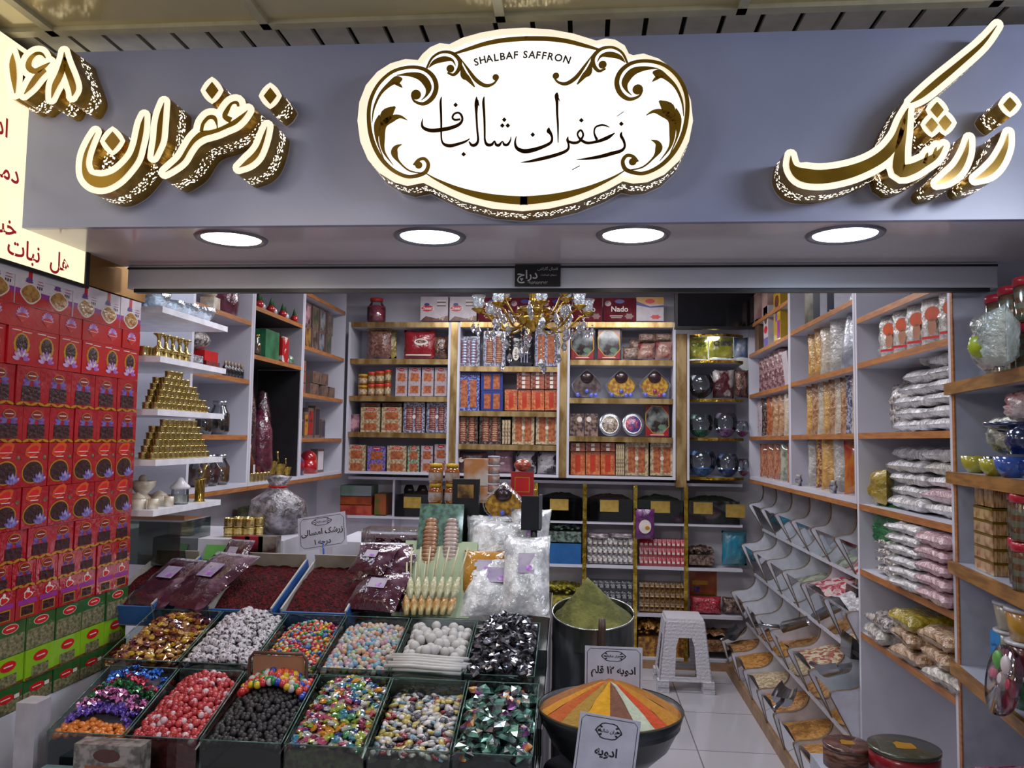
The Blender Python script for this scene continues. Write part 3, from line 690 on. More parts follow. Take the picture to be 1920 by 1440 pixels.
# ================================================================== LEFT CABINETS
XC = at(646, 700, DB).x
PY = [onx(357, 700, XC).y, onx(472, 700, XC).y, onx(567, 700, XC).y, onx(646, 700, XC).y]
ZB = onx(640, 888, XC).z; ZT = 2.72
back_dk = mat('dark_cavity_lining', '1b181b', .7)
def cabinet_x(name, label, y0, y1, shelves, X0, X1, lining=None, zb=None, facing=1, z1=ZT, edge=wood_edge):
    """X0: face plane, X1: back plane. shelves: z of shelf tops"""
    zb = ZB if zb is None else zb; sgn = 1 if X1 > X0 else -1
    t = empty(name, ((X0+X1)/2, (y0+y1)/2, zb)); tag(t, label, 'cabinet'); ox, oy, oz = t.location
    def B(p, q, m, nm):
        MB().bx((p[0]-ox, p[1]-oy, p[2]-oz), (q[0]-ox, q[1]-oy, q[2]-oz), m).obj(nm, t)
    B((X0, y0, zb), (X1, y0+.022, z1), white_lam, 'side_panel'); B((X0, y1-.022, zb), (X1, y1, z1), white_lam, 'side_panel')
    B((X1-sgn*.01, y0+.022, zb), (X1, y1-.022, z1), lining or white_lam, 'back_panel')
    B((X0, y0+.022, zb), (X1-sgn*.01, y1-.022, zb+.02), white_lam, 'bottom_panel')
    B((X0-sgn*.001, y0, zb-.022), (X1, y1, zb-.001), wood_edge, 'base_strip')
    for z in shelves:
        m = MB().bx((X0+sgn*.004-ox, y0+.022-oy, z-.022-oz), (X1-sgn*.01-ox, y1-.022-oy, z-oz), lining or white_lam)
        m.bx((X0-ox, y0+.022-oy, z-.024-oz), (X0+sgn*.004-ox, y1-.022-oy, z-oz), edge); m.obj('shelf', t)
    return t
Zx = lambda px_, py_: onx(px_, py_, XC).z
Z1 = [Zx(467, 601), Zx(467, 712), Zx(466, 816)]; Z2 = [Zx(566, 608), Zx(564, 687)]; Z3 = [Zx(644, 583), Zx(644, 672), Zx(643, 749), Zx(641, 822)]
cabinet_x('goods_cabinet', 'white wall cabinet with oak-edged shelves next to the white display shelves', PY[0], PY[1]-.002, Z1, XC, -2.055)
cabinet_x('goods_cabinet', 'wall cabinet with a black lined cavity holding dark hanging sheaths', PY[1]+.002, PY[2]-.002, Z2, XC, -2.055, back_dk)
cabinet_x('goods_cabinet', 'narrow white wall cabinet on the left, next to the back wall shelves', PY[2]+.002, PY[3], Z3, XC, -2.055)
for ya_, l_ in ((PY[1]+.025, 'near'), (PY[2]-.029, 'far')):
    tag(MB().bx((XC-.006, ya_, ZB+.021), (-2.04, ya_+.003, Z2[1]-.028), back_dk).obj('lining_board'), 'black lining board on the %s side of the dark cavity in the second left cabinet' % l_, 'board')
# --- contents of the left cabinets
def Y(px_): return onx(px_, 700, XC).y
def onshelf(o, px_, z, back=.08, rz=0): o.location = (XC-back, Y(px_), z+.001); o.rotation_euler = (0, 0, rz); return o
plast = thin('cellophane', 'f4f6f8', .22, .12, .8, 30)
def boxy(name, label, cat, w, d, h, m, prints=None, grp=None):
    b = MB().bx((-w/2, -d/2, 0), (w/2, d/2, h), m)
    if prints: prints(b, w, h, -d/2)
    return tag(b.obj(name), label, cat, grp)
def jar(label, r, h, fill, lidm, fh=.6, grp=None, name='glass_jar', gl=None, cat='jar'):
    b = MB(); b.lathe([(.0001, 0), (r*.8, 0), (r, h*.12), (r, h*.6), (r*.62, h*.82), (r*.62, h*.9)], gl or glass, 16, cap=False); o = b.obj(name); tag(o, label, cat, grp)
    MB().lathe([(.0001, h*.02), (r*.78, h*.02), (r*.95, h*.13), (r*.95, h*fh*.9), (.0001, h*fh)], fill, 14).obj('filling', o)
    MB().lathe([(r*.68, h*.88), (r*.70, h), (.0001, h*1.01)], lidm, 16).obj('lid', o); return o
silver = mat('silver_metal', 'b4b6bc', .2, .9); tea = mat('loose_tea', '2a1a12', .8, col2='4a3320', scale=60, bump=.5); amb = mat('amber_filling', '6e3e14', .3, col2='9a6420', scale=40, coat=.6)
maro = mat('maroon_filling', '4a1420', .4, col2='6c2430', scale=50, coat=.5)
o = boxy('stone_ornament', 'carved grey stone ornament on the top shelf of the first left cabinet', 'ornament', .07, .07, .07, onyx); onshelf(o, 418, Z1[0], .08)
MB().ball((0, 0, .1), .035, onyx, 10, 6).obj('head', o)
o = MB().lathe([(.0001, 0), (.06, 0), (.068, .08), (.06, .19), (.035, .22), (.0001, .225)], mat('maroon_cello_bag', '4a1a2a', .15, coat=1, col2='6a2a40', bump=.8, bscale=30), 14, wob=.06).obj('cellophane_sack'); tag(o, 'tall maroon sack wrapped in shiny cellophane on the top shelf of the first left cabinet', 'sack'); onshelf(o, 448, Z1[0], .09)
o = boxy('wrapped_gift_pack', 'clear cellophane stack of silver dishes under the second white shelf', 'package', .13, .16, .075, mat('silver_wrap', 'a4a4ae', .15, .3, '6e6e7c', scale=40, coat=1, bump=.9)); onshelf(o, 378, Z1[1], .1)
o = boxy('red_gift_box', 'bright red gift box with cellophane top in the first left cabinet', 'box', .12, .14, .05, mat('bright_red_box', 'c00c14', .3)); onshelf(o, 410, Z1[1]+.06, .1)
o2 = boxy('red_gift_box', 'dull red box underneath the bright red gift box', 'box', .13, .14, .06, mat('dull_red_box', '7e1c26', .15, coat=1, bump=.5)); onshelf(o2, 412, Z1[1], .1)
o3 = MB().ball((0, 0, .045), .07, mat('dark_trinkets', '2b2626', .2, col2='b8b0a8', scale=45, coat=1, bump=.8), 14, 8, sc=(1, 1.3, .7)).obj('trinket_bag'); tag(o3, 'shiny bag of dark trinkets resting on the red gift boxes', 'bag'); onshelf(o3, 400, Z1[1]+.113, .1)
def mk_bottle():
    b = MB().lathe([(.0001, 0), (.014, 0), (.014, .05), (.006, .06), (.006, .075), (.0001, .076)], mat('dark_vial', '17151a', .1, coat=1), 12); o = b.obj('perfume_vial'); MB().cyl((0, 0, .06), .007, .02, mat('beige_card', 'b09a80', .5), 10).obj('cap', o); return tag(o, None, 'vial')
K = Kind(mk_bottle)
for k in range(6): K.put((XC-.04, Y(436+k*6), Z1[1]+.001), (0, 0, 0), 'small dark vial with beige cap in the row on the oak-edged shelf', 1, 'dark vials', 'vial')
o = boxy('cream_box', 'tall cream white box behind the golden cup pyramid', 'box', .12, .1, .12, mat('cream_card', 'a9a4a6', .5)); onshelf(o, 383, Z1[2], .12)
jar('clip-top glass jar of dark spice beside the cream box', .04, .13, tea, silver).location = (XC-.06, Y(408), Z1[2]+.001)
jar('bulbous glass jar on the third shelf of the first left cabinet', .05, .17, tea, silver).location = (XC-.07, Y(440), Z1[2]+.001)
for k, (px_, f, lab) in enumerate(((404, amb, 'amber'), (420, maro, 'maroon'), (440, amb, 'honey brown'))):
    jar('bulbous glass pitcher with %s filling on the bottom of the first left cabinet' % lab, .05, .15, f, silver).location = (XC-.06, Y(px_), ZB+.021)
# bay 2
xm = mat('pine_green', '2f5a2c', .7)
def mk_santa():
    b = MB().ball((0, 0, .022), .022, mat('red_bauble', 'c02028', .2, coat=.8), 12, 8); o = b.obj('christmas_bauble'); MB().lathe([(.014, .04), (.0001, .085)], xm, 8).obj('paper_tree', o); return tag(o, None, 'bauble')
def mk_santa2():
    b = MB().ball((0, 0, .022), .022, mat('clear_bauble', 'c9c4c4', .15, coat=1), 12, 8); o = b.obj('christmas_bauble'); MB().lathe([(.014, .04), (.0001, .08)], xm, 8).obj('paper_tree', o); return tag(o, None, 'bauble')
K1, K2 = Kind(mk_santa), Kind(mk_santa2)
for k in range(7):
    (K1 if k % 2 == 0 else K2).put((XC-.03-(k % 2)*.02, Y(491+k*11), Z2[0]+.001), (0, 0, 0), ('red' if k % 2 == 0 else 'clear')+' bauble with a little green tree, in the row on the high left shelf', 1.1, 'baubles on the high shelf', 'bauble')
o = boxy('green_book', 'thick dark green book on the dark shelf of the second left cabinet', 'book', .13, .20, .17, mat('green_book_cover', '1e5a3c', .4, col2='2f7a50', scale=10)); onshelf(o, 520, Z2[1], .10)
o = boxy('red_tea_box', 'red and white patterned tin box beside the green book', 'box', .08, .1, .155, mat('red_white_tin', 'b0141c', .3, col2='d8c8c4', scale=16, edge=(.55, .6))); onshelf(o, 540, Z2[1], .06)
o = MB().ball((0, 0, .03), .03, mat('green_candy_bag', '1f6a3c', .2, col2='c8d8c8', scale=50, coat=1), 10, 6, sc=(1, 1.3, 1)).obj('candy_bag'); tag(o, 'little green bag at the right end of the dark shelf', 'bag'); onshelf(o, 556, Z2[1], .05)
jar('small gold-topped bottle at the left end of the dark shelf', .02, .12, amb, brass).location = (XC-.03, Y(490), Z2[1]+.001)
def sheath(px_, h, r, m, lab, z=None, back=.1):
    o = MB().lathe([(.0001, 0), (r*.7, 0), (r, h*.2), (r*.9, h*.7), (r*.45, h*.97), (.0001, h)], m, 12, wob=.08).obj('wrapped_cone'); tag(o, lab, 'wrapped cone'); onshelf(o, px_, ZB+.02 if z is None else z, back)
gl_dk = mat('dark_cellophane', '2a1a1e', .12, col2='4a2c34', scale=30, coat=1, bump=.9, bscale=40)
sheath(496, .58, .06, gl_dk, 'tall dark cellophane cone with bright glints at the left of the black cavity')
sheath(512, .40, .07, mat('maroon_cello_bag', '', 0), 'maroon cellophane cone standing in the black cavity', back=.06)
sheath(542, .52, .06, gl_dk, 'slimmer dark cellophane cone at the right of the black cavity', back=.16)
b = MB().lathe([(.0001, 0), (.03, 0), (.03, .11), (.012, .15), (.012, .2), (.0001, .2)], mat('amber_glass', '5a2a10', .1, coat=1), 14); o = b.obj('syrup_bottle'); tag(o, 'amber syrup bottle with a white tag at the front of the black cavity', 'bottle'); onshelf(o, 486, ZB+.02, .04)
MB().bx((.03, -.012, .04), (.032, .012, .09), white_c).obj('tag', o)
def mk_bm():
    b = MB().lathe([(.0001, 0), (.028, 0), (.02, .012), (.024, .02), (.034, .07), (.038, .074), (.034, .074), (.0001, .03)], brass, 16); o = b.obj('brass_mortar'); MB().tube([(0, 0, .04), (.0, -.03, .12), (0, -.04, .14)], [.007, .005, .009], brass2).obj('pestle', o); return tag(o, None, 'mortar')
K = Kind(mk_bm); ls = ['large brass mortar with a slanting pestle in the second left cabinet', 'brass mortar beside the large one, second from the right', 'smallest brass mortar at the right corner of the second left cabinet']
for (px_, s, l, bk) in ((530, 1.35, ls[0], .06), (545, 1.1, ls[1], .05), (556, .8, ls[2], .04)): K.put((XC-bk, Y(px_), ZB+.021), (0, 0, 0), l, s, cat='mortar')
for k in range(5): cup.put((XC-.022, Y(484+k*7), ZB+.021), (0, 0, 0), 'golden cup on the floor of the second left cabinet, before the dark cones', 1.9, 'cups before the dark cones', 'cup')
# bay 3
def framed(px_, z, w, h, m, lab, cat='box', d=.05, back=.06, tint=None):
    o = MB().bx((-d, -w/2, 0), (0, w/2, h), mat('grey_brown_box', '6e5a52', .5)).bx((-.001, -w*.4, h*.1), (.001, w*.4, h*.9), m).obj('gift_box'); tag(o, lab, cat); return onshelf(o, px_, z, back)
pm = [mat('pic_%d' % k, a, .35, col2=b_, scale=18) for k, (a, b_) in enumerate((('c09098', '4a3038'), ('3c4438', '70684c'), ('8a9098', '2c3038'), ('4a3c38', '867868'), ('a07838', '3a2418'), ('7c1c20', 'b07850')))]
for k, (px_, i) in enumerate(((588, 0), (605, 1), (618, 2), (632, 3))): framed(px_, Z3[1]+.151, .17 if k == 0 else .12, .15, pm[i], ['rose framed gift box', 'dark green framed gift box', 'silver framed gift box', 'grey framed gift box'][k]+' on the upper tier of the left corner cabinet')
for k, (px_, i) in enumerate(((582, 5), (592, 4), (605, 3), (617, 2), (630, 1))): framed(px_, Z3[1], .12, .15, pm[i], ['red', 'golden arch', 'brown', 'slate', 'olive'][k]+' framed gift box on the lower tier of the left corner cabinet')
for k in range(3): framed(583, Z3[2]+k*.075, .15, .07, mat('kraft_red', '8c6a54', .5, col2='a02c24', scale=40, edge=(.5, .55)), ['bottom', 'middle', 'top'][k]+' flat kraft box of the stack on the third shelf of the left corner cabinet')
for k, (px_, z_) in enumerate(((604, 0), (625, 0), (608, .085), (622, .085), (635, .0))): framed(px_, Z3[2]+z_, .16, .08, mat('kraft_paper', '7c6252', .5, col2='5c4438', scale=30), ['left kraft gift box of the lower pile', 'middle kraft gift box of the lower pile', 'left kraft gift box laid on the pile', 'right kraft gift box laid on the pile', 'last kraft gift box at the right of the pile'][k]+' in the left corner cabinet', back=.05)
for k, (px_, w, h, c) in enumerate(((577, .1, .13, 'c0bcb4'), (585, .08, .12, '20202a'), (594, .07, .17, 'c47a20'), (602, .1, .2, 'a81c20'), (614, .1, .22, '26263a'), (625, .08, .13, '3c3450'))):
    framed(px_, Z3[3], w, h, mat('pkg_'+c, c, .35, col2='202028', scale=30, edge=(.5, .6)), ['white patterned', 'black and white', 'orange', 'red tall', 'navy tall', 'plum'][k]+' package on the fourth shelf of the left corner cabinet', 'package')
o = MB().cyl((0, 0, .0), .06, .09, mat('red_enamel', 'b01018', .2, coat=1), 20).ball((0, 0, .10), .055, mat('red_enamel', '', 0), 16, 8).obj('red_pot'); tag(o, 'round red enamel pot at the bottom of the left corner cabinet', 'pot'); onshelf(o, 605, ZB+.02, .08)
framed(622, ZB+.02, .14, .16, mat('white_red_logo', 'd8d4d8', .4, col2='b83030', scale=9, edge=(.62, .64)), 'white box with a small red mark beside the red enamel pot')
o = MB().lathe([(.0001, 0), (.05, 0), (.05, .09), (.02, .13), (.0001, .14)], mat('red_blue_wrap', 'a01420', .2, col2='20306a', scale=25, coat=1), 14).obj('wrapped_candy_pot'); tag(o, 'red and blue wrapped candy pot at the left bottom of the left corner cabinet', 'pot'); onshelf(o, 581, ZB+.02, .07)
# ================================================================== shared builders for goods
def pouch(name, label, cat, w, h, d, m, grp=None, lean=0, seal=None, rnd=None, crumple=.10, prints=None, fat=False):
    """soft sealed bag standing on its lower edge, front facing -Y"""
    R = random.Random(rnd if rnd is not None else hash(label) % 1000 if False else len(label)*7+int(w*1000))
    nx, nz = 9, 11; vs = []; fs = []
    for sd in (-1, 1):
        for j in range(nz+1):
            for i in range(nx+1):
                u, v = i/nx*2-1, j/nz*2-1
                if fat: u, v = sin(u*pi/2), sin(v*pi/2)
                th = ((max(0, 1-u**6)**.4)*(max(0, 1-abs(v)**6)**.4) if fat else (max(0, 1-u**4)**.7)*(max(0, 1-abs(v)**3.2)**.6))*d/2
                th *= 1+R.uniform(-crumple, crumple)*2.2
                ed = 1-.05*(1-u*u)*abs(v)-.04*R.random()
                vs.append((u*w/2*(1-.04*(1-v*v))*(1 if abs(u) < .99 else .985+.03*R.random()), sd*th, h/2+v*h/2*ed))
    k = (nx+1)*(nz+1)
    for j in range(nz):
        for i in range(nx):
            a = j*(nx+1)+i; fs.append((a, a+1, a+nx+2, a+nx+1)); fs.append((k+a, k+a+nx+1, k+a+nx+2, k+a+1))
    b = MB(); b.add(vs, fs, m, True); zmin = min(v[2] for v in vs)
    b.v = [Vector((v.x, v.y, v.z-zmin)) for v in b.v]
    if prints: prints(b, w, h, -d/2)
    o = b.obj(name); tag(o, label, cat, grp)
    if seal:
        MB().bx((-w/2*.98, -.0015, h*.93), (w/2*.98, .0015, h), seal).obj('seal_strip', o)
    return o
def mound(mb, w, d, h, m, n=14, peak=(0, 0), noise=.15, base=0, M=None, seed=1, flat=.0):
    R = random.Random(seed); vs = []; fs = []
    for j in range(n+1):
        for i in range(n+1):
            u, v = i/n*2-1, j/n*2-1; r = max(abs(u-peak[0]*(1-abs(u))), abs(v-peak[1]*(1-abs(v))))
            z = base+h*(flat+(1-flat)*(max(0, 1-(u*u+v*v)/2)))*(1+R.uniform(-noise, noise))
            vs.append((u*w/2, v*d/2, z))
    for j in range(n):
        for i in range(n): a = j*(n+1)+i; fs.append((a, a+1, a+n+2, a+n+1))
    return mb.add(vs, fs, m, True, M)
def px_fit(x0, y0, x1, y1, D):
    a, b = at(x0, y1, D), at(x1, y0, D); return (a.x+b.x)/2, b.x-a.x, a.z, b.z-a.z
orn_cream = mat('ornate_cream', 'c4b08a', .3, col2='8c7860', scale=60, coat=.8, edge=(.45, .55))
orn_blue = mat('ornate_blue', '2a3a8c', .3, col2='8890b8', scale=70, coat=.8, edge=(.48, .56))
orn_navy = mat('ornate_navy', '4a4c66', .3, col2='a8a8b4', scale=80, coat=.8, edge=(.44, .56))
orn_dark = mat('ornate_dark', '231a1c', .3, col2='7a6a5a', scale=80, coat=.8, edge=(.48, .6))
plain_blue = mat('royal_blue_card', '1f2f7c', .35, coat=.4)
orn_purple = mat('ornate_purple', '4a3580', .3, col2='8c7cae', scale=70, coat=.8)
orn_green = mat('ornate_green', '3a5c3c', .3, col2='a8b09a', scale=70, coat=.8)
orn_white = mat('ornate_white', 'aaa0a4', .3, col2='8c2c34', scale=60, coat=.8, edge=(.58, .66))
orange_k = mat('orange_cookie', '8c4424', .45, col2='b4683a', scale=50, coat=.5)
cream_k = mat('cream_cookie', 'b48a68', .5, col2='8c5e40', scale=40, coat=.3)
pink_k = mat('pink_cookie', 'b08078', .5, col2='7c4c40', scale=40, coat=.3)
glint_paint = mat('painted_window_glint', '9aa0b8', .05, .3)  # pale glossy fill: the glint on clear windows is painted as colour
def cookie_box(name, label, w, h, d, border, content, kind='cols', badge=None, logo=None, n=8):
    def make():
        b = MB().bx((-w/2, -d/2, 0), (w/2, d/2, h), border); y = -d/2
        if logo: b.ell(0, h*.92, w*.26, h*.055, y-.0008, redp, 10); b.rect(-w*.17, w*.17, h*.91, h*.93, y-.0012, ltp)
        if badge: b.ell(0, h*.52, w*.08, w*.09, y-.0025, ltp, 12)
        o = b.obj(name); tag(o, label, 'cookie box')
        rects = [(-w*.36, -w*.06), (w*.06, w*.36)] if kind == 'cols' else [(-w*.33, w*.33)]
        zr = [(h*.09, h*.86)] if kind == 'cols' else [(h*.10, h*.36), (h*.52, h*.80)]
        for x0, x1 in rects:
            for z0, z1 in zr:
                q = MB(); m = n if kind == 'cols' else 1
                if content is orange_k or m == 1: q.bx((x0, y-.001, z0), (x1, y-.0002, z1), content)
                else:
                    q.bx((x0, y-.0008, z0), (x1, y-.0002, z1), dkred)
                    for k in range(m):
                        zc_ = z0+(z1-z0)*(k+.5)/m
                        q.ball(((x0+x1)/2, y-.001, zc_), 1, content, 8, 5, sc=((x1-x0)*.48, .004, (z1-z0)/m*.52))
                q.obj('window', o)
        return o
    return make
def put_box(o, x0, y0, x1, y1, D, w, h, lean=0, rz=0):
    cx_, W_, z, H_ = px_fit(x0, y0, x1, y1, D)
    o.location = (cx_, D, z); o.scale = (W_/w, 1, H_/h); o.rotation_euler = (lean, 0, rz); return o

# ================================================================== BACK WALL CABINETS
gold_strip = mat('brushed_gold_strip', '9c7c48', .28, .8, 'd2b680', scale=5, stretch=(3, 1, 1))
PX = lambda px_: at(px_, 750, DB).x
PZ = lambda px_, py_: at(px_, py_, DB).z
def cabinet_back(label, xa, xb_, sh, ztop, zb, Db, name='goods_cabinet'):
    """xa..xb world x; sh: shelf top z's; front plane DB"""
    t = empty(name, ((xa+xb_)/2, DB, zb)); tag(t, label, 'cabinet'); ox, oy, oz = t.location
    def B(p, q, m, nm): MB().bx((p[0]-ox, p[1]-oy, p[2]-oz), (q[0]-ox, q[1]-oy, q[2]-oz), m).obj(nm, t)
    B((xa, DB, zb), (xa+.018, DB+Db, ztop), white_lam, 'side_panel'); B((xb_-.018, DB, zb), (xb_, DB+Db, ztop), white_lam, 'side_panel')
    B((xa+.018, DB+Db-.01, zb), (xb_-.018, DB+Db, ztop), white_lam, 'back_panel'); B((xa+.018, DB, zb), (xb_-.018, DB+Db-.01, zb+.018), white_lam, 'bottom_panel')
    for z in sh:
        MB().bx((xa+.018-ox, .004, z-.036-oz), (xb_-.018-ox, Db-.01, z-oz), white_lam).bx((xa+.018-ox, -.002, z-.038-oz), (xb_-.018-ox, .004, z-oz), gold_strip).obj('shelf', t)
    return t
sL = [PZ(757, y) for y in (604, 673, 743, 811)]; sM = [PZ(952, y) for y in (604, 687, 771, 834)]; sR = [PZ(1165, y) for y in (604, 675, 747, 819)]
zB_ = PZ(950, 889)-.018; zT_ = sL[0]
cabinet_back('left bay of the gold-edged shelving on the back wall', PX(650), PX(843), sL, zT_, zB_, .3)
cabinet_back('middle bay of the gold-edged shelving, behind the chandelier', PX(856), PX(1049), sM, zT_, zB_, .3)
cabinet_back('right bay of the gold-edged shelving on the back wall', PX(1063), PX(1267), sR, zT_, zB_, .3)
for a, b, l in ((843, 856, 'left and middle'), (1049, 1063, 'middle and right')):
    o = MB().bx((PX(a)+.001, DB-.004, zB_), (PX(b)-.001, DB+.02, zT_), gold_strip).obj('gold_pilaster'); tag(o, 'upright brushed gold strip between the %s back bays' % l, 'trim strip')
o = MB().bx((PX(1268), DB-.004, zB_-.05), (PX(1287), DB+.30, PZ(1275, 626)), gold_strip).obj('gold_pilaster'); tag(o, 'wide brushed gold upright between the right bay and the corner shelf', 'trim strip')
# corner shelf with curved golden edges
XK0, XK1 = PX(1288), XR-.02
t = empty('corner_shelf', ((XK0+XK1)/2, DB+.1, zB_)); tag(t, 'white corner shelf with curved gold edges and a lamp under its top', 'shelf unit')
MB().bx((XK0-t.location.x, -.12, 0), (XK0+.015-t.location.x, .25, PZ(1288, 625)-zB_), white_lam).obj('side_panel', t)
MB().bx((XK0+.015-t.location.x, .24, 0), (XK1-t.location.x, .25, PZ(1288, 625)-zB_), white_lam).obj('back_panel', t)
gold_foil = mat('gold_foil', 'b48a1c', .15, .95, 'f0d060', scale=14, bump=.5, bscale=30)
cz_ = []
for y in (626, 675, 748, 821, 895):
    z = PZ(1345, y); cz_.append(z); n = 10; pl = []
    for k in range(n+1):
        u = k/n; pl.append((XK0+.016+(XK1-XK0-.016)*u-t.location.x, -.02-.10*sin(pi*u)**.8, z-t.location.z))
    pl = pl+[(XK1-t.location.x, .24, z-t.location.z), (XK0+.016-t.location.x, .24, z-t.location.z)]
    MB().prism(pl, (0, 0, -.02), white_lam, gold_foil).obj('shelf', t)
l = MB().cyl((.0, -.02, PZ(1340, 626)-.02-t.location.z-.012), .05, .010, mat('lamp_white', 'ffffff', emit=6, ecol='f4f8ff'), 20).obj('lamp', t)
pl_ = bpy.data.lights.new('corner_lamp', 'AREA'); pl_.shape = 'DISK'; pl_.size = .1; pl_.energy = 2.5; pl_.color = (.95, .97, 1)
po = bpy.data.objects.new('corner_lamp', pl_); COL.objects.link(po); po.location = (t.location.x, t.location.y-.02, PZ(1340, 626)-.036)
# television
tv = empty('television', (0, 0, 0)); tag(tv, 'large black television hung high over the corner shelf', 'television')
a, b_ = at(1271, 545, DB-.15), at(1415, 617, DB-.15)
MB().bx((a.x-.02, DB-.15, b_.z), (a.x+.95, DB-.10, b_.z+.5), black_m).obj('housing', tv)
MB().bx((a.x+.0, DB-.152, b_.z+.02), (a.x+.93, DB-.15, b_.z+.48), mat('black_screen', '050507', .08)).obj('screen', tv)

DG = DB+.09    # depth plane of goods' centres on the back shelves
def K_(maker, items, w, h, grp=None):
    first = None
    for it in items:
        x0, y0, x1, y1, lab = it[:5]; dd = it[5] if len(it) > 5 else 0
        if first is None: first = o = maker(); KIDS[o.name] = [k for k in bpy.data.objects if k.parent == o]
        else: o = dup(first)
        put_box(o, x0, y0, x1, y1, DG+dd, w, h); o['label'] = lab
        if grp: o['group'] = grp
# --- top of the cabinets
jr = jar('red plastic jar of red sweets on top of the left back bay', .075, .19, mat('red_sweets', '8c1226', .3, col2='c04058', scale=60, coat=.8), mat('red_lid', 'c8382c', .3), .75)
c_, w_, z_, h_ = px_fit(688, 557, 724, 604, DG); jr.location = (c_, DG, zT_+.001); jr.scale = (w_/.15, w_/.15, h_/.19)
wf = mat('wafer_white', 'b8aeb2', .4); cho = mat('chocolate_print', '4a2018', .35, col2='6e3426', scale=14); naz = mat('dark_red_box', '5a1420', .6, spec=.1, col2='6c2430', scale=12); nblue = mat('navy_print', '262a7c', .4)
def mk_wafer(lab):
    w, h, d = .20, .18, .12
    b = MB().bx((-w/2, -d/2, 0), (w/2, d/2, h), wf); y = -d/2
    b.add([(-w/2, y-.0005, 0), (w/2, y-.0005, 0), (w/2, y-.0005, h*.22), (.02, y-.0005, h*.10), (-w*.3, y-.0005, h*.20)], [(0, 1, 2, 3, 4)], cho)
    b.ell(-w*.25, h*.52, w*.22, h*.13, y-.0006, redp); b.ell(-w*.27, h*.68, w*.1, h*.06, y-.0008, nblue); text_mesh(b, 'Cheerz', .034, ltp, T(-w*.25, y-.0012, h*.52), bold=.001)
    for k in range(4): b.rect(w*.1, w*.42, h*(.60+.07*k), h*(.65+.07*k), y-.0006, (cho, ltp)[k % 2])
    text_mesh(b, 'Big!', .03, ltp, T(w*.28, y-.001, h*.12))
    return tag(b.obj('wafer_carton'), lab, 'carton')
def mk_nado(lab):
    w, h, d = .23, .17, .12; b = MB().bx((-w/2, -d/2, 0), (w/2, d/2, h), naz); y = -d/2
    b.ell(0, h*.84, w*.15, h*.09, y-.0006, nblue); text_mesh(b, 'Nado', .055, ltp, T(0, y-.001, h*.5), bold=.001)
    b.rect(-w*.3, w*.1, h*.2, h*.23, y-.0006, ltp); b.rect(-w*.26, w*.06, h*.13, h*.15, y-.0006, ltp); b.ell(w*.3, h*.2, w*.13, h*.12, y-.0007, cho, wob=.2); b.ell(-w*.36, h*.75, w*.1, h*.12, y-.0007, pm[0])
    return tag(b.obj('biscuit_carton'), lab, 'carton')
put_box(mk_wafer('white wafer carton with chocolate wave, left of the pair on top of the left bay'), 791, 559, 843, 604, DG, .20, .18)
put_box(mk_wafer('white wafer carton, right of the pair, partly behind the chandelier'), 845, 559, 896, 604, DG, .20, .18)
for k, (a, b) in enumerate(((898, 955), (957, 1014), (1016, 1072), (1074, 1129), (1131, 1191))):
    put_box(mk_nado(['leftmost dark red biscuit carton, beside the white wafer cartons', 'second dark red biscuit carton, behind the left of the chandelier', 'middle dark red biscuit carton behind the chandelier bowl', 'fourth dark red biscuit carton, at the right of the chandelier', 'rightmost dark red biscuit carton, beside the yellow and white carton'][k]), a, 561, b, 604, DG, .23, .17)
b = MB().bx((-.1, -.06, 0), (.1, .06, .18), wf); b.rect(-.1, .1, .125, .18, -.0605, mat('yellow_print', 'c08a1c', .35)); b.ell(0, .15, .035, .018, -.061, redp); b.add([(-.1, -.0608, .15), (0, -.0608, .11), (.1, -.0608, .12), (.1, -.0608, .105), (0, -.0608, .1), (-.1, -.0608, .12)], [(0, 1, 4, 5), (1, 2, 3, 4)], nblue); b.ell(.04, .03, .035, .016, -.061, redp, wob=.2)
put_box(tag(b.obj('snack_carton'), 'yellow and white carton at the right end on top of the back shelving', 'carton'), 1192, 560, 1243, 604, DG, .20, .18)
# --- left bay
nutbag = mat('brown_nut_film', '5a3428', .15, col2='8a6050', scale=40, coat=1, bump=.7); yel_film = mat('yellow_film', '8c741c', .2, col2='b09a3a', scale=20, coat=1, bump=.6)
redcof = mat('red_coffee_film', '8c0e1c', .2, coat=1, bump=.5); brn_film = mat('brown_film', '3a1c14', .2, col2='7a5440', scale=25, coat=1, bump=.6)
def pz(o, x0, y0, x1, y1, w, h, dd=0, rz=0): return put_box(o, x0, y0, x1, y1, DG+dd, w, h, 0, rz)
pz(pouch('snack_bag', 'clear bag of brown toffees with yellow back card on the first shelf, left bay', 'bag', .2, .22, .09, nutbag, seal=yel_film), 687, 617, 735, 673, .2, .22)
o = pouch('snack_bag', 'yellow film bag peeping out behind the toffee bag', 'bag', .2, .22, .05, yel_film); pz(o, 690, 615, 745, 672, .2, .22, .09)
def pcof(b, w, h, y): b.ell(.02, h*.55, w*.22, h*.12, y-.004, ltp); b.ell(.02, h*.57, w*.17, h*.06, y-.0045, brn_film); b.rect(-w*.18, w*.18, h*.90, h*.94, y*.35-.004, black_m); b.rect(-w*.4, w*.4, h*.1, h*.14, y*.9, ltp)
pz(pouch('coffee_bag', 'large red coffee bag with a cup picture on the first shelf of the left bay', 'bag', .24, .22, .09, redcof, prints=pcof), 757, 618, 817, 673, .24, .22)
pz(pouch('coffee_bag', 'small brown film bag beside the red coffee bag', 'bag', .12, .17, .07, brn_film), 813, 630, 840, 673, .12, .17)
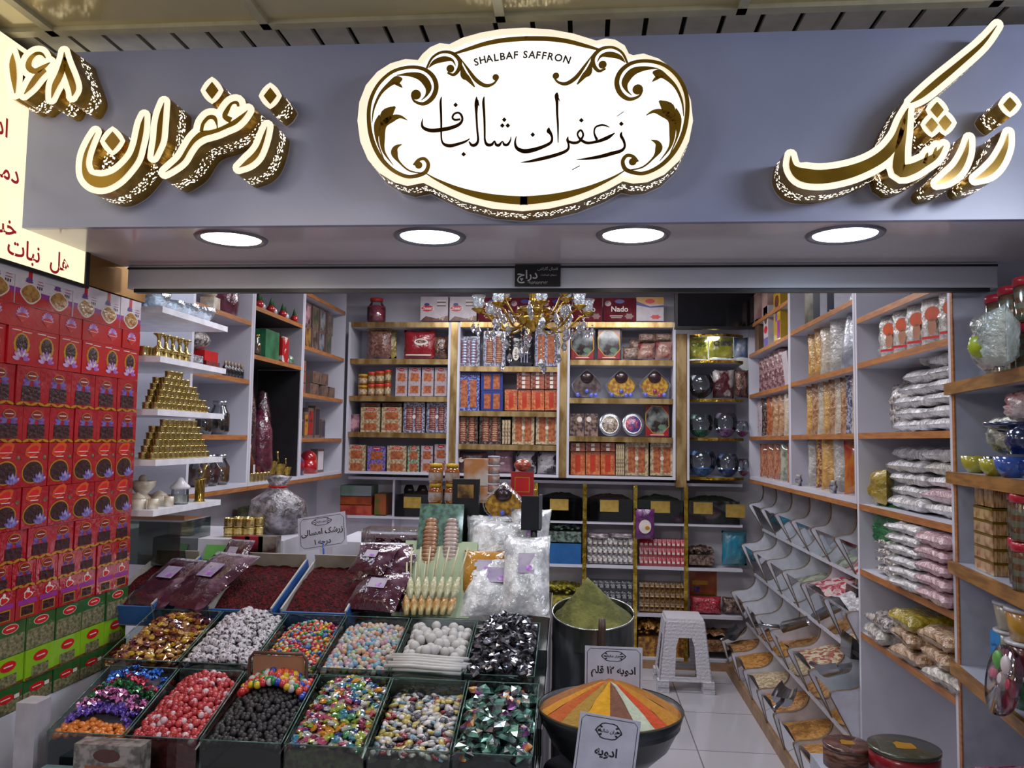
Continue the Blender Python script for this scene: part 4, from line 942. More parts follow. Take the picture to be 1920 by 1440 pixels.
def mk_tub(lab, lidc, r=.035, h=.09, body=None, grp=None):
    b = MB(); b.lathe([(.0001, 0), (r, 0), (r, h*.8)], body or amb, 14); b.lathe([(r*1.002, h*.2), (r*1.002, h*.6)], orn_cream, 14, cap=False)
    o = b.obj('spread_tub'); tag(o, lab, 'tub', grp); MB().lathe([(r*.95, h*.78), (r*1.05, h*.8), (r*1.05, h*.98), (.0001, h)], lidc, 14).obj('lid', o); return o
ylid = mat('yellow_lid', 'b8921c', .35); rlid = mat('red_lid', '', 0)
for k, (x, c, s, l) in enumerate(((682, ylid, 1, 'yellow-lidded'), (698, rlid, .85, 'slim red-lidded'), (713, rlid, 1, 'wide red-lidded'), (728, rlid, .7, 'thin red-capped'))):
    for j in range(2):
        o = mk_tub('%s spread tub, %s of its stack on the second shelf, left bay' % (l, ('bottom', 'top')[j]), c); c_, w_, z_, h_ = px_fit(x-8, 716, x+8, 743, DG)
        o.location = (c_, DG-.02, sL[2]+.001+j*.092*[.9, 1, 1.03, 1.1][k]); o.scale = (s, s, [.9, 1, 1.03, 1.1][k])
K_(cookie_box('cookie_box', '', .10, .22, .07, orn_white, orange_k, 'rows', logo=1), [(743, 690, 766, 743, 'white and red upright cookie box, first of four on the second shelf, left bay'), (767, 690, 791, 743, 'white and red upright cookie box, second of four on that shelf'), (792, 690, 815, 743, 'white and red upright cookie box, third of four on that shelf'), (816, 690, 840, 743, 'white and red upright cookie box, fourth of four, by the gold upright')], .10, .22)
K_(cookie_box('cookie_box', '', .16, .18, .10, orn_cream, orange_k, 'rows', logo=1), [(679, 764, 716, 811, 'square cream cookie box, left one on the third shelf of the left bay'), (718, 764, 756, 811, 'square cream cookie box, right one on the third shelf of the left bay'),
    (654, 834, 689, 887, 'cream cookie box at the left end of the bottom shelf, left bay'), (728, 836, 765, 887, 'cream cookie box between the purple and green ones, bottom shelf'), (681, 757, 716, 763, 'flat cream box on top behind the left square box', .08), (720, 757, 756, 763, 'flat cream box on top behind the right square box', .08)], .16, .18)
K_(cookie_box('cookie_box', '', .17, .22, .08, orn_navy, pink_k, 'cols', badge=1, n=11), [(758, 755, 799, 811, 'tray of pink cookies in two columns, left one on the third shelf'), (801, 755, 841, 811, 'tray of pink cookies in two columns, right one on the third shelf')], .17, .22)
K_(cookie_box('cookie_box', '', .16, .18, .09, orn_purple, orange_k, 'rows', logo=1), [(691, 837, 726, 887, 'purple cookie box on the bottom shelf of the left bay')], .16, .18)
K_(cookie_box('cookie_box', '', .10, .20, .09, orn_green, orange_k, 'rows', logo=1), [(766, 836, 789, 887, 'green cookie box on the bottom shelf of the left bay')], .10, .20)
K_(cookie_box('cookie_box', '', .10, .20, .09, orn_white, orange_k, 'rows', logo=1), [(791, 836, 814, 887, 'white and red cookie box beside the green one, bottom shelf'), (816, 833, 840, 887, 'white and red cookie box at the right end of the bottom shelf')], .10, .20)
o = boxy('small_card_box', 'small pale card box in the left corner of the third shelf', 'box', .07, .05, .13, pm[0]); c_, w_, z_, h_ = px_fit(657, 780, 672, 811, DG); o.location = (c_+.01, DG, sL[3]+.001)
# --- middle bay
K_(cookie_box('cookie_box', '', .17, .23, .07, orn_navy, glint_paint, 'cols'), [(860, 632, 901, 687, 'pale cookie box with a bright glint at the left of the first middle shelf')], .17, .23)
K_(cookie_box('cookie_box', '', .18, .26, .07, orn_navy, cream_k, 'cols', n=13), [(907, 622, 949, 687, 'tall box of stacked tan cookies in two columns, first middle shelf')], .18, .26)
def phy(b, w, h, y): b.ell(-w*.2, h*.36, w*.14, h*.2, y-.008, ltp); text_mesh(b, 'Hylo', .035, black_m, T(-w*.2, y-.010, h*.36) @ Matrix.Rotation(-pi/2, 4, 'Y')); [b.rect(w*(.0+.12*k), w*(.04+.12*k), h*.1, h*.7, y-.006, glint_paint) for k in range(3)]; b.rect(-w*.4, w*.4, h*.86, h*.9, y*.4-.004, redp)
pz(pouch('snack_bag', 'black snack bag with a white oval on the first middle shelf', 'bag', .2, .25, .06, mat('black_film', '131317', .2, coat=1, bump=.4), prints=phy), 954, 624, 1001, 687, .2, .25)
K_(cookie_box('cookie_box', '', .18, .26, .07, orn_navy, orange_k, 'cols'), [(1003, 621, 1046, 687, 'silver-blue box with orange cookie column at the right of the first middle shelf')], .18, .26)
K_(cookie_box('cookie_box', '', .17, .28, .09, orn_blue, orange_k, 'cols'), [(860, 704, 901, 770, 'tall royal blue cookie box at the left of the second middle shelf')], .17, .28)
o = boxy('cookie_box', 'plain blue box lying on top of the tall blue cookie box', 'cookie box', .17, .09, .02, plain_blue); c_, w_, z_, h_ = px_fit(860, 697, 901, 704, DG); o.location = (c_, DG, z_+.001)
K_(cookie_box('cookie_box', '', .17, .15, .09, plain_blue, orange_k, 'cols', n=4), [(903, 734, 944, 770, 'square blue cookie box, lower one of the pair on the second middle shelf'), (903, 698, 944, 733, 'square blue cookie box, upper one of the pair on the second middle shelf')], .17, .15)
cello = mat('orange_packet', 'a84a24', .12, col2='c4703c', scale=30, coat=1, bump=.6)
def mk_op():
    b = MB().bx((-.05, -.03, .002), (.05, .03, .15), cello); b.rect(-.018, .018, .02, .13, -.0305, mat('orange_red_strip', 'b4361c', .2, coat=1)); return tag(b.obj('biscuit_packet'), None, 'packet')
K = Kind(mk_op)
for k in range(4):
    c_, w_, z_, h_ = px_fit(946+25*k+1, 731, 971+25*k, 770, DG); o = K.put((c_, DG, z_), cat='packet', label='glossy orange biscuit packet standing on the second middle shelf', group='standing orange packets, middle bay'); o.scale = (w_/.1, 1, h_/.15)
def mk_flat():
    b = MB().bx((-.05, -.03, .001), (.05, .03, .028), mat('brown_flat_packet', '5c2418', .15, col2='a05a40', scale=40, coat=1, bump=.6)); b.rect(-.012, .012, .004, .024, -.0305, ltp); return tag(b.obj('flat_packet'), None, 'packet')
KF = Kind(mk_flat)
for c in range(3):
    for r in range(4):
        c_, w_, z_, h_ = px_fit(969+26*c+1, 722-8*r, 995+26*c, 730-8*r, DG); o = KF.put((c_, DG, z_), cat='packet', label='flat brown packet in the layers over the orange packets, middle bay', group='flat packets layered in the middle bay'); o.scale = (w_/.1, 1.6, h_/.029)
K_(cookie_box('cookie_box', '', .17, .24, .09, orn_dark, cream_k, 'cols', n=11), [(858, 774, 898, 833, 'dark box of cookie columns, left one on the third middle shelf'), (900, 774, 941, 833, 'dark box of cookie columns, right one on the third middle shelf')], .17, .24)
K_(cookie_box('cookie_box', '', .17, .24, .09, orn_cream, orange_k, 'cols', badge=1), [(961, 774, 1003, 833, 'cream two-column cookie box, left one on the third middle shelf'), (1005, 774, 1047, 833, 'cream two-column cookie box, right one on the third middle shelf'),
    (1171, 830, 1215, 891, 'cream two-column cookie box, left one on the bottom shelf, right bay'), (1218, 830, 1262, 891, 'cream two-column cookie box, right one on the bottom shelf, right bay')], .17, .24)
def side_stack(x0, y0, x1, y1, n, lab):
    for k in range(n):
        a = x0+(x1-x0)*k/n; c_, w_, z_, h_ = px_fit(a, y0, a+(x1-x0)/n-.3, y1, DG); o = boxy('slim_carton', lab, 'carton', w_, .14, h_, orn_cream, None, lab.split(' standing')[0]+'s'); o.location = (c_, DG, z_+.001)
side_stack(943, 788, 959, 833, 3, 'slim cream carton standing edge-on between the dark and cream boxes')
side_stack(1154, 832, 1170, 891, 4, 'narrow cream carton standing edge-on beside the orange packets')
chb = mat('chocolate_bag_film', '3a1814', .15, col2='5a2a20', scale=8, coat=1, bump=.5); whb = mat('white_black_film', 'a8a4a8', .2, col2='1c1a20', scale=9, coat=1, bump=.5, edge=(.48, .52)); pkb = mat('pink_film', '9c707c', .25, coat=1, bump=.5, bscale=10)
pz(pouch('snack_bag', 'brown chocolate bag lying at the left of the bottom middle shelf', 'bag', .22, .18, .09, chb, prints=lambda b, w, h, y: (text_mesh(b, 'choco', .04, ltp, T(0, y-.006, h*.3)), b.ell(-w*.36, h*.62, .02, .02, y*.8, ltp))), 858, 846, 913, 889, .22, .18)
pz(pouch('snack_bag', 'pink silky bag in the middle of the bottom middle shelf', 'bag', .14, .18, .09, pkb), 926, 844, 963, 889, .14, .18, .05)
pz(pouch('snack_bag', 'white and black nut bag, left one at the end of the bottom middle shelf', 'bag', .16, .18, .08, whb), 966, 846, 1006, 889, .16, .18)
pz(pouch('snack_bag', 'white and black nut bag, right one at the end of the bottom middle shelf', 'bag', .16, .18, .08, whb), 1007, 846, 1047, 889, .16, .18)
# --- right bay
def mk_rf(lab):
    w, h, d = .19, .24, .06; b = MB().bx((-w/2, -d/2, 0), (w/2, d/2, h), mat('red_black_carton', '8c1420', .25, coat=.7)); y = -d/2
    pic = mat('tea_picture', '2c1c1c', .15, col2='7c8480', scale=14, coat=1); b.ell(0, h*.54, w*.54, h*.5, y-.0006, gold_p, 8, pi/8); b.ell(0, h*.54, w*.51, h*.475, y-.001, pic, 8, pi/8); b.ell(w*.2, h*.3, w*.16, h*.08, y-.0014, mat('sage_print', '5a7a5c', .3, coat=1)); b.rect(-w*.3, w*.3, h*.04, h*.06, y-.0014, ltp)
    o = tag(b.obj('tea_gift_box'), lab, 'gift box'); MB().bx((w/2, -d/2, 0), (w/2+.015, d/2, h), black_m).obj('side_flap', o); return o
put_box(mk_rf('red-framed tea gift box, left one on the first shelf, right bay'), 1071, 619, 1113, 674, DG, .19, .24)
put_box(mk_rf('red-framed tea gift box, right one beside the pasta bags'), 1121, 619, 1162, 674, DG, .19, .24)
put_box(mk_rf('red-framed tea gift box at the right end of the third shelf, right bay'), 1210, 761, 1253, 818, DG, .19, .24)
pas = mat('pasta_film', '9a8270', .2, col2='6a4a3c', scale=45, coat=1, bump=.8); pas2 = mat('pasta_label_film', 'a07868', .2, col2='7c1c28', scale=14, coat=1, bump=.6, edge=(.5, .6))
for k, (x0, y0, x1, y1, dd, m, l) in enumerate(((1167, 650, 1200, 674, 0, pas, 'leftmost nougat bag sloping down on the first shelf of the right bay'), (1180, 636, 1206, 674, .06, pas, 'nougat bag leaning behind the leftmost one'), (1196, 643, 1228, 674, -.02, pas2, 'nougat bag with red label, left one in front'), (1229, 640, 1261, 674, -.02, pas2, 'nougat bag with red label, right one in front'),
        (1197, 624, 1230, 642, .02, pas, 'pale nougat bag lying on top at the left'), (1229, 624, 1261, 641, .02, pas, 'pale nougat bag lying on top at the right'))):
    pz(pouch('nougat_bag', l+(', right bay' if 'bay' not in l else ''), 'bag', .13, .13, .06, m, rnd=k), x0, y0, x1, y1, .13, .13, dd)
gcon = mat('golden_candy', '8c5c14', .3, col2='c49a34', scale=40, coat=.8); dkp = mat('dark_plum', '2a1216', .3, coat=.5); blc = mat('blue_candy', '5a68c8', .25, coat=.8); pkc = mat('pink_candy', 'a83458', .3, coat=.8)
def mk_drop(lab, fill, top):
    b = MB(); n = 28; w, h = .24, .22; pl = []
    for k in range(n):
        a = 2*pi*k/n; u, v = sin(a), -cos(a); s = (1-max(0, v)*.55) if v > 0 else 1; pl.append((u*w/2*s*(1-.35*max(0, v)**2), h*.46+v*h*.54 if v > 0 else h*.46+v*h*.46))
    def ring(s, y): return [(x*s, y, h*.46+(z-h*.46)*s) for x, z in pl]
    r0, r1, r2 = ring(.9, -.05), ring(1, -.02), ring(1, .02)
    b.add(r0+r1, [(i, (i+1) % n, (i+1) % n+n, i+n) for i in range(n)], crys); b.add(r1+r2, [(i, (i+1) % n, (i+1) % n+n, i+n) for i in range(n)], crys)
    o = tag(b.obj('teardrop_candy_dish'), lab, 'candy dish')
    f = MB(); rr = ring(.86, -.03); f.add(rr, [tuple(range(n))], fill); f.add(rr+ring(.86, .02), [(i, i+n, (i+1) % n+n, (i+1) % n) for i in range(n)], fill); f.obj('filling', o)
    q = MB(); q.ball((0, -.03, h*.70), .05, top, 12, 8, sc=(1, .5, .9)); q.obj('plum_centre', o)
    q = MB(); [q.ball((x, -.045, z), .017, (blc, pkc)[k % 2 if lab.startswith('third') else 0], 8, 6) for k, (x, z) in enumerate(((-.07, .022), (0, .05), (.07, .022), (.035, .02)))]; q.obj('wrapped_sweets', o)
    return o
put_box(mk_drop('first teardrop glass dish, with dark silver filling, second shelf, right bay', mat('dark_silver_fill', '3c2e2c', .2, col2='6a5a54', scale=20, coat=1), dkp), 1071, 692, 1130, 746, DG, .24, .22)
put_box(mk_drop('second teardrop glass dish, golden with three blue sweets', gcon, dkp), 1134, 692, 1195, 746, DG, .24, .22)
put_box(mk_drop('third teardrop glass dish, golden with pink and blue sweets', gcon, dkp), 1197, 692, 1257, 746, DG, .24, .22)
fl = mat('dried_flower_box', '30222a', .3, col2='8c7060', scale=30, coat=.9, bump=.4)
for k, (a, b_) in enumerate(((1069, 1095), (1096, 1121))):
    o = boxy('dried_flower_box', ('left', 'right')[k]+' dried flower tea box on the third shelf of the right bay', 'box', .11, .07, .17, fl, lambda b, w, h, y: b.ell((.02, -.02)[k], h*.75, .02, .02, y-.001, ltp)); put_box(o, a, 776, b_, 818, DG, .11, .17)
def mk_plate(lab, m):
    b = MB(); M = T(0, 0, .09) @ Matrix.Rotation(radians(80), 4, 'X'); b.lathe([(.0001, 0), (.05, 0), (.085, .018), (.089, .02), (.087, .024), (.05, .006), (.0001, .006)], silver, 28, M=M)
    o = tag(b.obj('candy_platter'), lab, 'platter'); q = MB(); q.lathe([(.07, .008), (.05, .022), (.0001, .028)], m, 22, M=M, cap=False); q.obj('sweets', o); return o
put_box(mk_plate('round silver platter of pale sweets on the third shelf, right bay', mat('pale_sweets', '6a5a50', .3, col2='b8a890', scale=45, coat=1, bump=.6)), 1122, 774, 1165, 819, DG, .18, .18)
put_box(mk_plate('round silver platter of blue and red sweets on the third shelf, right bay', mat('mixed_sweets', '2c3a80', .3, col2='b04858', scale=30, coat=1, bump=.6)), 1166, 774, 1208, 819, DG, .18, .18)
for k in range(3):
    c_, w_, z_, h_ = px_fit(1069+28*k+1, 847, 1097+28*k, 890, DG); o = K.put((c_, DG, z_), cat='packet', label='glossy orange biscuit packet standing on the bottom shelf of the right bay', group='standing orange packets, right bay'); o.scale = (w_/.1, 1, h_/.15)
    for r in range(2):
        c_, w_, z_, h_ = px_fit(1069+28*k+1, 838-8*r, 1097+28*k, 846-8*r, DG); o = KF.put((c_, DG, z_), cat='packet', label='flat brown packet lying on the orange packets of the right bay', group='flat packets layered in the right bay'); o.scale = (w_/.1, 1.6, h_/.029)
# --- corner shelf goods
ylb = mat('yellow_chip_film', '8c9020', .2, col2='c8c050', scale=12, coat=1, bump=.4); slb = mat('silver_blue_film', '9aa4b4', .2, col2='4a6a9c', scale=10, coat=1, bump=.4)
def ptx(s, c): return lambda b, w, h, y: text_mesh(b, s, .05, c, T(0, y-.004, h*.62), bold=.001)
gprint = mat('green_print', '2c5c2c', .4); DK = DB+.06
for (x0, y0, x1, y1, m, l, tx) in ((1289, 632, 1327, 674, ylb, 'left yellow chips bag under the corner lamp', gprint), (1329, 629, 1375, 672, ylb, 'right yellow chips bag under the corner lamp', nblue), (1376, 632, 1402, 671, slb, 'silver and blue bag at the right of the top corner shelf', nblue)):
    put_box(pouch('chips_bag', l, 'bag', .19, .19, .07, m, prints=ptx('CHIPS' if x0 < 1376 else '', tx) if x0 < 1376 else None), x0, y0, x1, y1, DK, .19, .19)
bowl_g = thin('bowl_glass', 'f0f4f6', .02, .04)
def mk_fish(lab, m, name='glass_bowl'):
    R = .12; pr = [(.0001, 0)]+[(R*sin(a), R*.92-R*cos(a)*.92) for a in [.3+.2*k for k in range(11)]]
    o = tag(MB().lathe(pr, bowl_g, 24, cap=False).obj(name), lab, 'bowl'); pf = [(.0001, .004)]+[(R*.97*sin(a), R*.92-R*.9*cos(a)) for a in [.3+.15*k for k in range(6)]]
    MB().lathe(pf+[(.0001, pf[-1][1]+.012)], m, 20).obj('sweets', o); return o
def sw(n, c, c2): return mat(n, c, .25, col2=c2, scale=70, coat=1, bump=.8, bscale=90)
for (x0, y0, x1, y1, m, l) in ((1290, 694, 1338, 747, sw('brown_sweets', '2c1410', '5c3024'), 'round glass bowl of brown sweets on the corner shelf'), (1290, 770, 1337, 820, sw('green_sweets', '14743c', '54b880'), 'round glass bowl of green sweets on the corner shelf'),
        (1338, 766, 1382, 820, sw('lilac_sweets', 'b0509c', 'e4b4dc'), 'large glass bowl with lilac sweets on the corner shelf'), (1380, 784, 1404, 819, sw('magenta_sweets', 'c0247c', 'e078b0'), 'glass bowl of magenta sweets at the right of the corner shelf'),
        (1289, 838, 1343, 893, sw('sky_blue_sweets', '1c6cc8', '5cace8'), 'wide glass bowl of bright blue sweets, bottom of the corner shelf'), (1343, 844, 1385, 894, sw('navy_sweets', '1c2c88', '4c6cc8'), 'glass bowl of navy sweets, bottom of the corner shelf'), (1384, 855, 1404, 893, sw('rose_sweets', 'a83460', 'e07ca4'), 'glass bowl of rose sweets, bottom right of the corner shelf')):
    put_box(mk_fish(l, m), x0, y0, x1, y1, DB+.04, .24, .215)
put_box(pouch('snack_bag', 'maroon and white rice bag on the second corner shelf', 'bag', .17, .21, .07, mat('maroon_white_film', '4c1820', .2, col2='b0a8a4', scale=5, coat=1, bump=.5, edge=(.49, .52))), 1336, 693, 1376, 747, DK, .17, .21)
put_box(pouch('snack_bag', 'brown and white bag at the right of the second corner shelf', 'bag', .13, .21, .07, brn_film), 1378, 693, 1403, 746, DK, .13, .21)

# ================================================================== CHANDELIER
cc = at(1000, 615, 4.1); ch = empty('chandelier', (cc.x, 4.1, cc.z)); tag(ch, 'golden chandelier with crystal drops hanging under the shutter box', 'chandelier')
gch = mat('chandelier_gold', 'a07824', .22, .9, 'd8b458', scale=30)
cryst = mat('crystal_drop', 'd8dce4', .03, 0, trans=.85)
b = MB(); b.lathe([(.0001, -.02), (.012, -.015), (.03, .0), (.085, .03), (.10, .05), (.06, .06), (.05, .075), (.09, .085), (.085, .10), (.03, .11), (.02, .16), (.035, .19), (.02, .23), (.012, .50), (.0001, .62)], gch, 24, wob=.03); b.obj('body', ch)
for ring_, (R_, na, z0, ph) in enumerate(((.285, 8, .03, .2), (.19, 6, .11, .5))):
    for k in range(na):
        a = 2*pi*k/na+ph; ca, sa = cos(a), sin(a); pts = []
        for u in [j/10 for j in range(11)]:
            r = .05+(R_-.05)*u; z = z0-.055*sin(pi*min(1, u*1.25))+.05*u*u; pts.append((r*ca, r*sa, z))
        arm = MB().tube(pts, .0055, gch, 6).obj('arm', ch)
        M = T(R_*ca, R_*sa, z0+.045)
        MB().lathe([(.0001, -.012), (.018, .0), (.036, .012), (.038, .016), (.0001, .016)], gch, 12, M=M).obj('cup', arm)
        MB().lathe([(.018, .016), (.030, .035), (.026, .055), (.036, .085)], crys, 12, M=M, cap=False, wob=.06).obj('glass_shade', arm)
        for j, (rr, dz) in enumerate(((R_, -.02), (R_*.72, -.03), (R_+.025, -.005))):
            D_ = MB(); p = (rr*ca, rr*sa, z0+dz)
            D_.tube([(p[0], p[1], p[2]+.03), (p[0], p[1], p[2]-.012)], .0012, gch, 4)
            D_.lathe([(.0001, -.062), (.010, -.05), (.016, -.036), (.008, -.018), (.0001, -.010)], cryst, 8, M=T(*p), smooth=False); D_.ball((p[0], p[1], p[2]-.004), .006, cryst, 6, 4); D_.obj('crystal_drop', arm)
for k in range(10):
    a = 2*pi*k/10; L_ = .06+.05*(k % 3); p = (.16*cos(a), .16*sin(a), -.01-L_)
    D_ = MB().tube([(p[0], p[1], .03), p], .001, gch, 4)
    for q in range(4): D_.ball((p[0], p[1], p[2]+.02+.022*q), .005, cryst, 6, 4)
    D_.lathe([(.0001, -.055), (.010, -.045), (.017, -.03), (.008, -.008), (.0001, .0)], cryst, 8, M=T(*p), smooth=False).obj('long_crystal_pendant', ch)
# ================================================================== RIGHT SIDE CABINETS
def Yr(px_): return onx(px_, 800, XR).y
def Zr(px_, py_): return onx(px_, py_, XR).z
QY = [Yr(1605), Yr(1481), Yr(1404)]
ZBR = Zr(1603, 944)
S1 = [Zr(1476, y) for y in (562, 628, 721, 817)]; S2 = [Zr(1592, y) for y in (564, 687.5, 813)]
cabinet_x('goods_cabinet', 'narrow white wall cabinet on the right, next to the corner shelf', QY[1]+.002, QY[2], S1, XR, XR+.40, zb=ZBR)
cabinet_x('goods_cabinet', 'white wall cabinet on the right with leaning orange cookie packets', QY[0]+.004, QY[1]-.002, S2, XR, XR+.40, zb=ZBR)
U0, U1 = onx(1787, 800, XR).y, QY[0]
S3 = [onx(1605, 598, XR).z, onx(1605, 682, XR).z, onx(1607, 812, XR).z, onx(1612, 945, XR).z, onx(1612, 1066, XR).z, onx(1616, 1186, XR).z]
t = cabinet_x('open_shelf_unit', 'tall white shelf unit on the right stacked with bags of white sweets', U0, U1-.002, S3, XR, XR+.42, zb=.024)
def onR(o, px_, z, back=.1, rz=0):
    y = Yr(px_); o.location = (XR+back, y, z+.001); o.rotation_euler = (0, 0, -pi/2+rz); return o
def bagR(name, lab, w, h, d, m, px_, z, back=.1, rz=0, cat='bag', grp=None, prints=None, rnd=None, lean=0):
    o = pouch(name, lab, cat, w, h, d, m, grp, prints=prints, rnd=rnd); onR(o, px_, z, back, rz); o.rotation_euler[0] = lean; return o
def boxR(name, lab, w, h, d, m, px_, z, back=.1, rz=0, cat='box', prints=None, lean=0):
    o = boxy(name, lab, cat, w, d, h, m, prints); onR(o, px_, z, back, rz); o.rotation_euler[0] = lean; return o
# cabinet next to the corner
pinkb = mat('pale_pink_box', 'b09488', .4, col2='94706c', scale=12)
boxR('snack_carton', 'pale pink carton, far one on the highest shelf of the narrow right cabinet', .16, .2, .1, pinkb, 1415, S1[0], .06); boxR('snack_carton', 'pale pink carton, near one on the highest shelf of the narrow right cabinet', .16, .2, .1, pinkb, 1432, S1[0], .06)
boxR('snack_carton', 'brown upright carton, far one on the second shelf of the narrow right cabinet', .12, .22, .1, mat('brown_carton', '5c4430', .4), 1417, S1[1], .06)
def pwp(b, w, h, y): b.ell(0, h*.7, w*.3, h*.14, y-.001, brownp); b.ell(0, h*.42, w*.36, h*.09, y-.001, redp); b.rect(-w*.48, w*.48, .002, h*.22, y-.001, purp)
boxR('snack_carton', 'white carton with red oval beside the brown upright carton', .13, .26, .1, wf, 1434, S1[1], .06, prints=pwp)
def pye(b, w, h, y): b.ell(0, h*.8, w*.3, h*.13, y-.001, cho); b.ell(-w*.1, h*.5, w*.16, h*.1, y-.001, purp); b.rect(w*.05, w*.4, h*.04, h*.4, y-.001, mag)
boxR('snack_carton', 'yellow carton with a purple panel at the near end of that shelf', .17, .30, .1, mat('yellow_carton', 'b8941c', .3, coat=.4), 1455, S1[1], .06, prints=pye)
dpk = mat('dark_pink_film', '5a2c34', .15, col2='a07c7c', scale=45, coat=1, bump=.8); nutp = mat('nut_packet', '8c5c34', .15, col2='b8906a', scale=35, coat=1, bump=.7); creamp = mat('cream_packet', 'a8957c', .15, col2='c4b8a4', scale=25, coat=1, bump=.6)
for k in range(5): bagR('sweet_packet', 'dark pink film packet in the standing row on the third shelf, narrow right cabinet', .18, .24, .05, dpk, 1416+k*9, S1[2], .11, .95, grp='dark pink packets', cat='packet', rnd=k)
for k in range(3): o = bagR('sweet_packet', 'dark film packet laid flat over the standing dark pink packets', .2, .2, .04, dpk, 1440+k*4, S1[2]+.25+k*.032, .10, grp='flat dark packets', cat='packet', rnd=k); o.rotation_euler = (radians(-90), 0, -pi/2); o.location.x -= .05
boxR('price_card', 'small white card leaning at the near end of the third shelf', .12, .2, .008, wf, 1469, S1[2], .03, 0, 'card', lean=radians(6))
for k, (px_, m, l) in enumerate(((1413, orn_white, 'white patterned'), (1421, orn_dark, 'dark patterned'), (1430, orange_k, 'orange'), (1440, nutp, 'nutty'), (1451, nutp, 'second nutty'), (1462, creamp, 'cream'), (1471, nutp, 'nearest brown'))): bagR('sweet_packet', l+' packet standing on the fourth shelf of the narrow right cabinet', .16, .26, .05, m, px_, S1[3], .10, .95, cat='packet', rnd=k)
strp = mat('pink_striped_packet', '8c4434', .15, col2='c08c68', scale=30, coat=1, stretch=(8, 8, 1))
for k, (px_, m, l) in enumerate(((1416, strp, 'far'), (1428, strp, 'second'), (1440, strp, 'third'), (1453, mat('green_grey_packet', '6a7468', .15, col2='a8ac98', scale=30, coat=1), 'grey-green'), (1466, strp, 'near'))): bagR('sweet_packet', l+' striped packet on the bottom of the narrow right cabinet', .15, .23, .05, m, px_, ZBR+.02, .10, .95, cat='packet', rnd=k)
# second cabinet
navy = mat('navy_cover', '1c2238', .3); whc = mat('book_pages', 'b4b4bc', .5)
boxR('picture_box', 'dark picture box with pale bowl print at the far end of the high right shelf', .15, .3, .05, mat('olive_box', '3c3c30', .3, col2='8c8470', scale=6), 1498, S2[0], .1, .3)
for k in range(4): boxR('flat_gift_box', ['first', 'second', 'third', 'fourth'][k]+' flat navy and white gift box leaning on the high right shelf', .24, .36, .03, (navy, whc)[k % 2], 1514+k*13, S2[0], .16, 1.15)
bagR('sweet_bag', 'clear puffy bag at the near end of the high right shelf', .3, .3, .14, mat('clear_puffy', '8c8880', .12, col2='b8b0a8', scale=12, coat=1, bump=.8), 1578, S2[0], .14)
orp = mat('orange_rock_packet', 'a8742c', .12, col2='d0a45c', scale=20, coat=1, bump=.8); cle = mat('clear_sugar_film', '9a968e', .1, col2='bcb8b4', scale=14, coat=1, bump=.9)
for k, (px_, w, h, m, l) in enumerate(((1500, .16, .26, orp, 'amber packet, far one leaning on the second shelf of the right cabinet'), (1512, .16, .30, orp, 'amber packet, second one leaning on the second shelf of the right cabinet'), (1530, .2, .26, creamp, 'cream packet in the middle of the second shelf of the right cabinet'), (1548, .2, .32, cle, 'tall clear film packet beside the silver cone'), (1586, .12, .22, cle, 'clear packet at the near end of that shelf'))): bagR('sweet_packet', l, w, h, .06, m, px_, S2[1], .12, .9, cat='packet', rnd=k)
o = MB().lathe([(.0001, 0), (.09, .0), (.085, .12), (.05, .33), (.025, .42), (.0001, .43)], mat('silver_cone_film', '8c929c', .12, .2, 'b8bcc4', scale=10, coat=1, bump=.5), 16, wob=.04).obj('wrapped_sugar_cone'); tag(o, 'silver wrapped sugar cone leaning on the second shelf of the right cabinet', 'sugar cone'); onR(o, 1566, S2[1], .12); o.rotation_euler = (radians(0), radians(0), 0)
for k in range(9): bagR('cookie_packet', 'tan cookie packet leaning in the row on the third shelf of the right cabinet', .2, .27+.01*(k % 3), .045, (orp, nutp, creamp)[k % 3] if k < 6 else (nutp, orn_navy, creamp)[k % 3], 1500+k*10.5, S2[2], .13, .95, cat='packet', grp='cookie packets on the third right shelf', rnd=k % 3)
for k, (px_, w, h, m, l) in enumerate(((1500, .15, .26, cle, 'clear packet of pale sweets'), (1516, .16, .3, sw('red_mixed_sweets', '6c1c1c', 'c89c50'), 'packet of red and gold mixed sweets'), (1534, .2, .28, orp, 'wide amber packet'), (1552, .18, .27, cle, 'silvery clear packet'), (1572, .18, .25, mat('orange_label_packet', 'b4701c', .15, col2='a02c20', scale=8, coat=1), 'orange packet with red label'), (1588, .12, .22, cle, 'clear packet by the near side panel'))): bagR('sweet_packet', l+' on the bottom of the right cabinet', w, h, .06, m, px_, ZBR+.02, .11, .9, cat='packet', rnd=k)
for k, px_ in enumerate((1490, 1553)): o = MB().lathe([(.0001, 0), (.015, 0), (.02, .03), (.012, .05), (.017, .06), (.0001, .06)], mat('blue_figure_jar', '28306a', .2, col2='c8c4b8', scale=40, coat=1), 12).obj('painted_vase'); tag(o, 'tiny blue painted vase at the %s of the bottom of the right cabinet' % ('far end', 'middle')[k], 'vase'); onR(o, px_, ZBR+.02, .02)
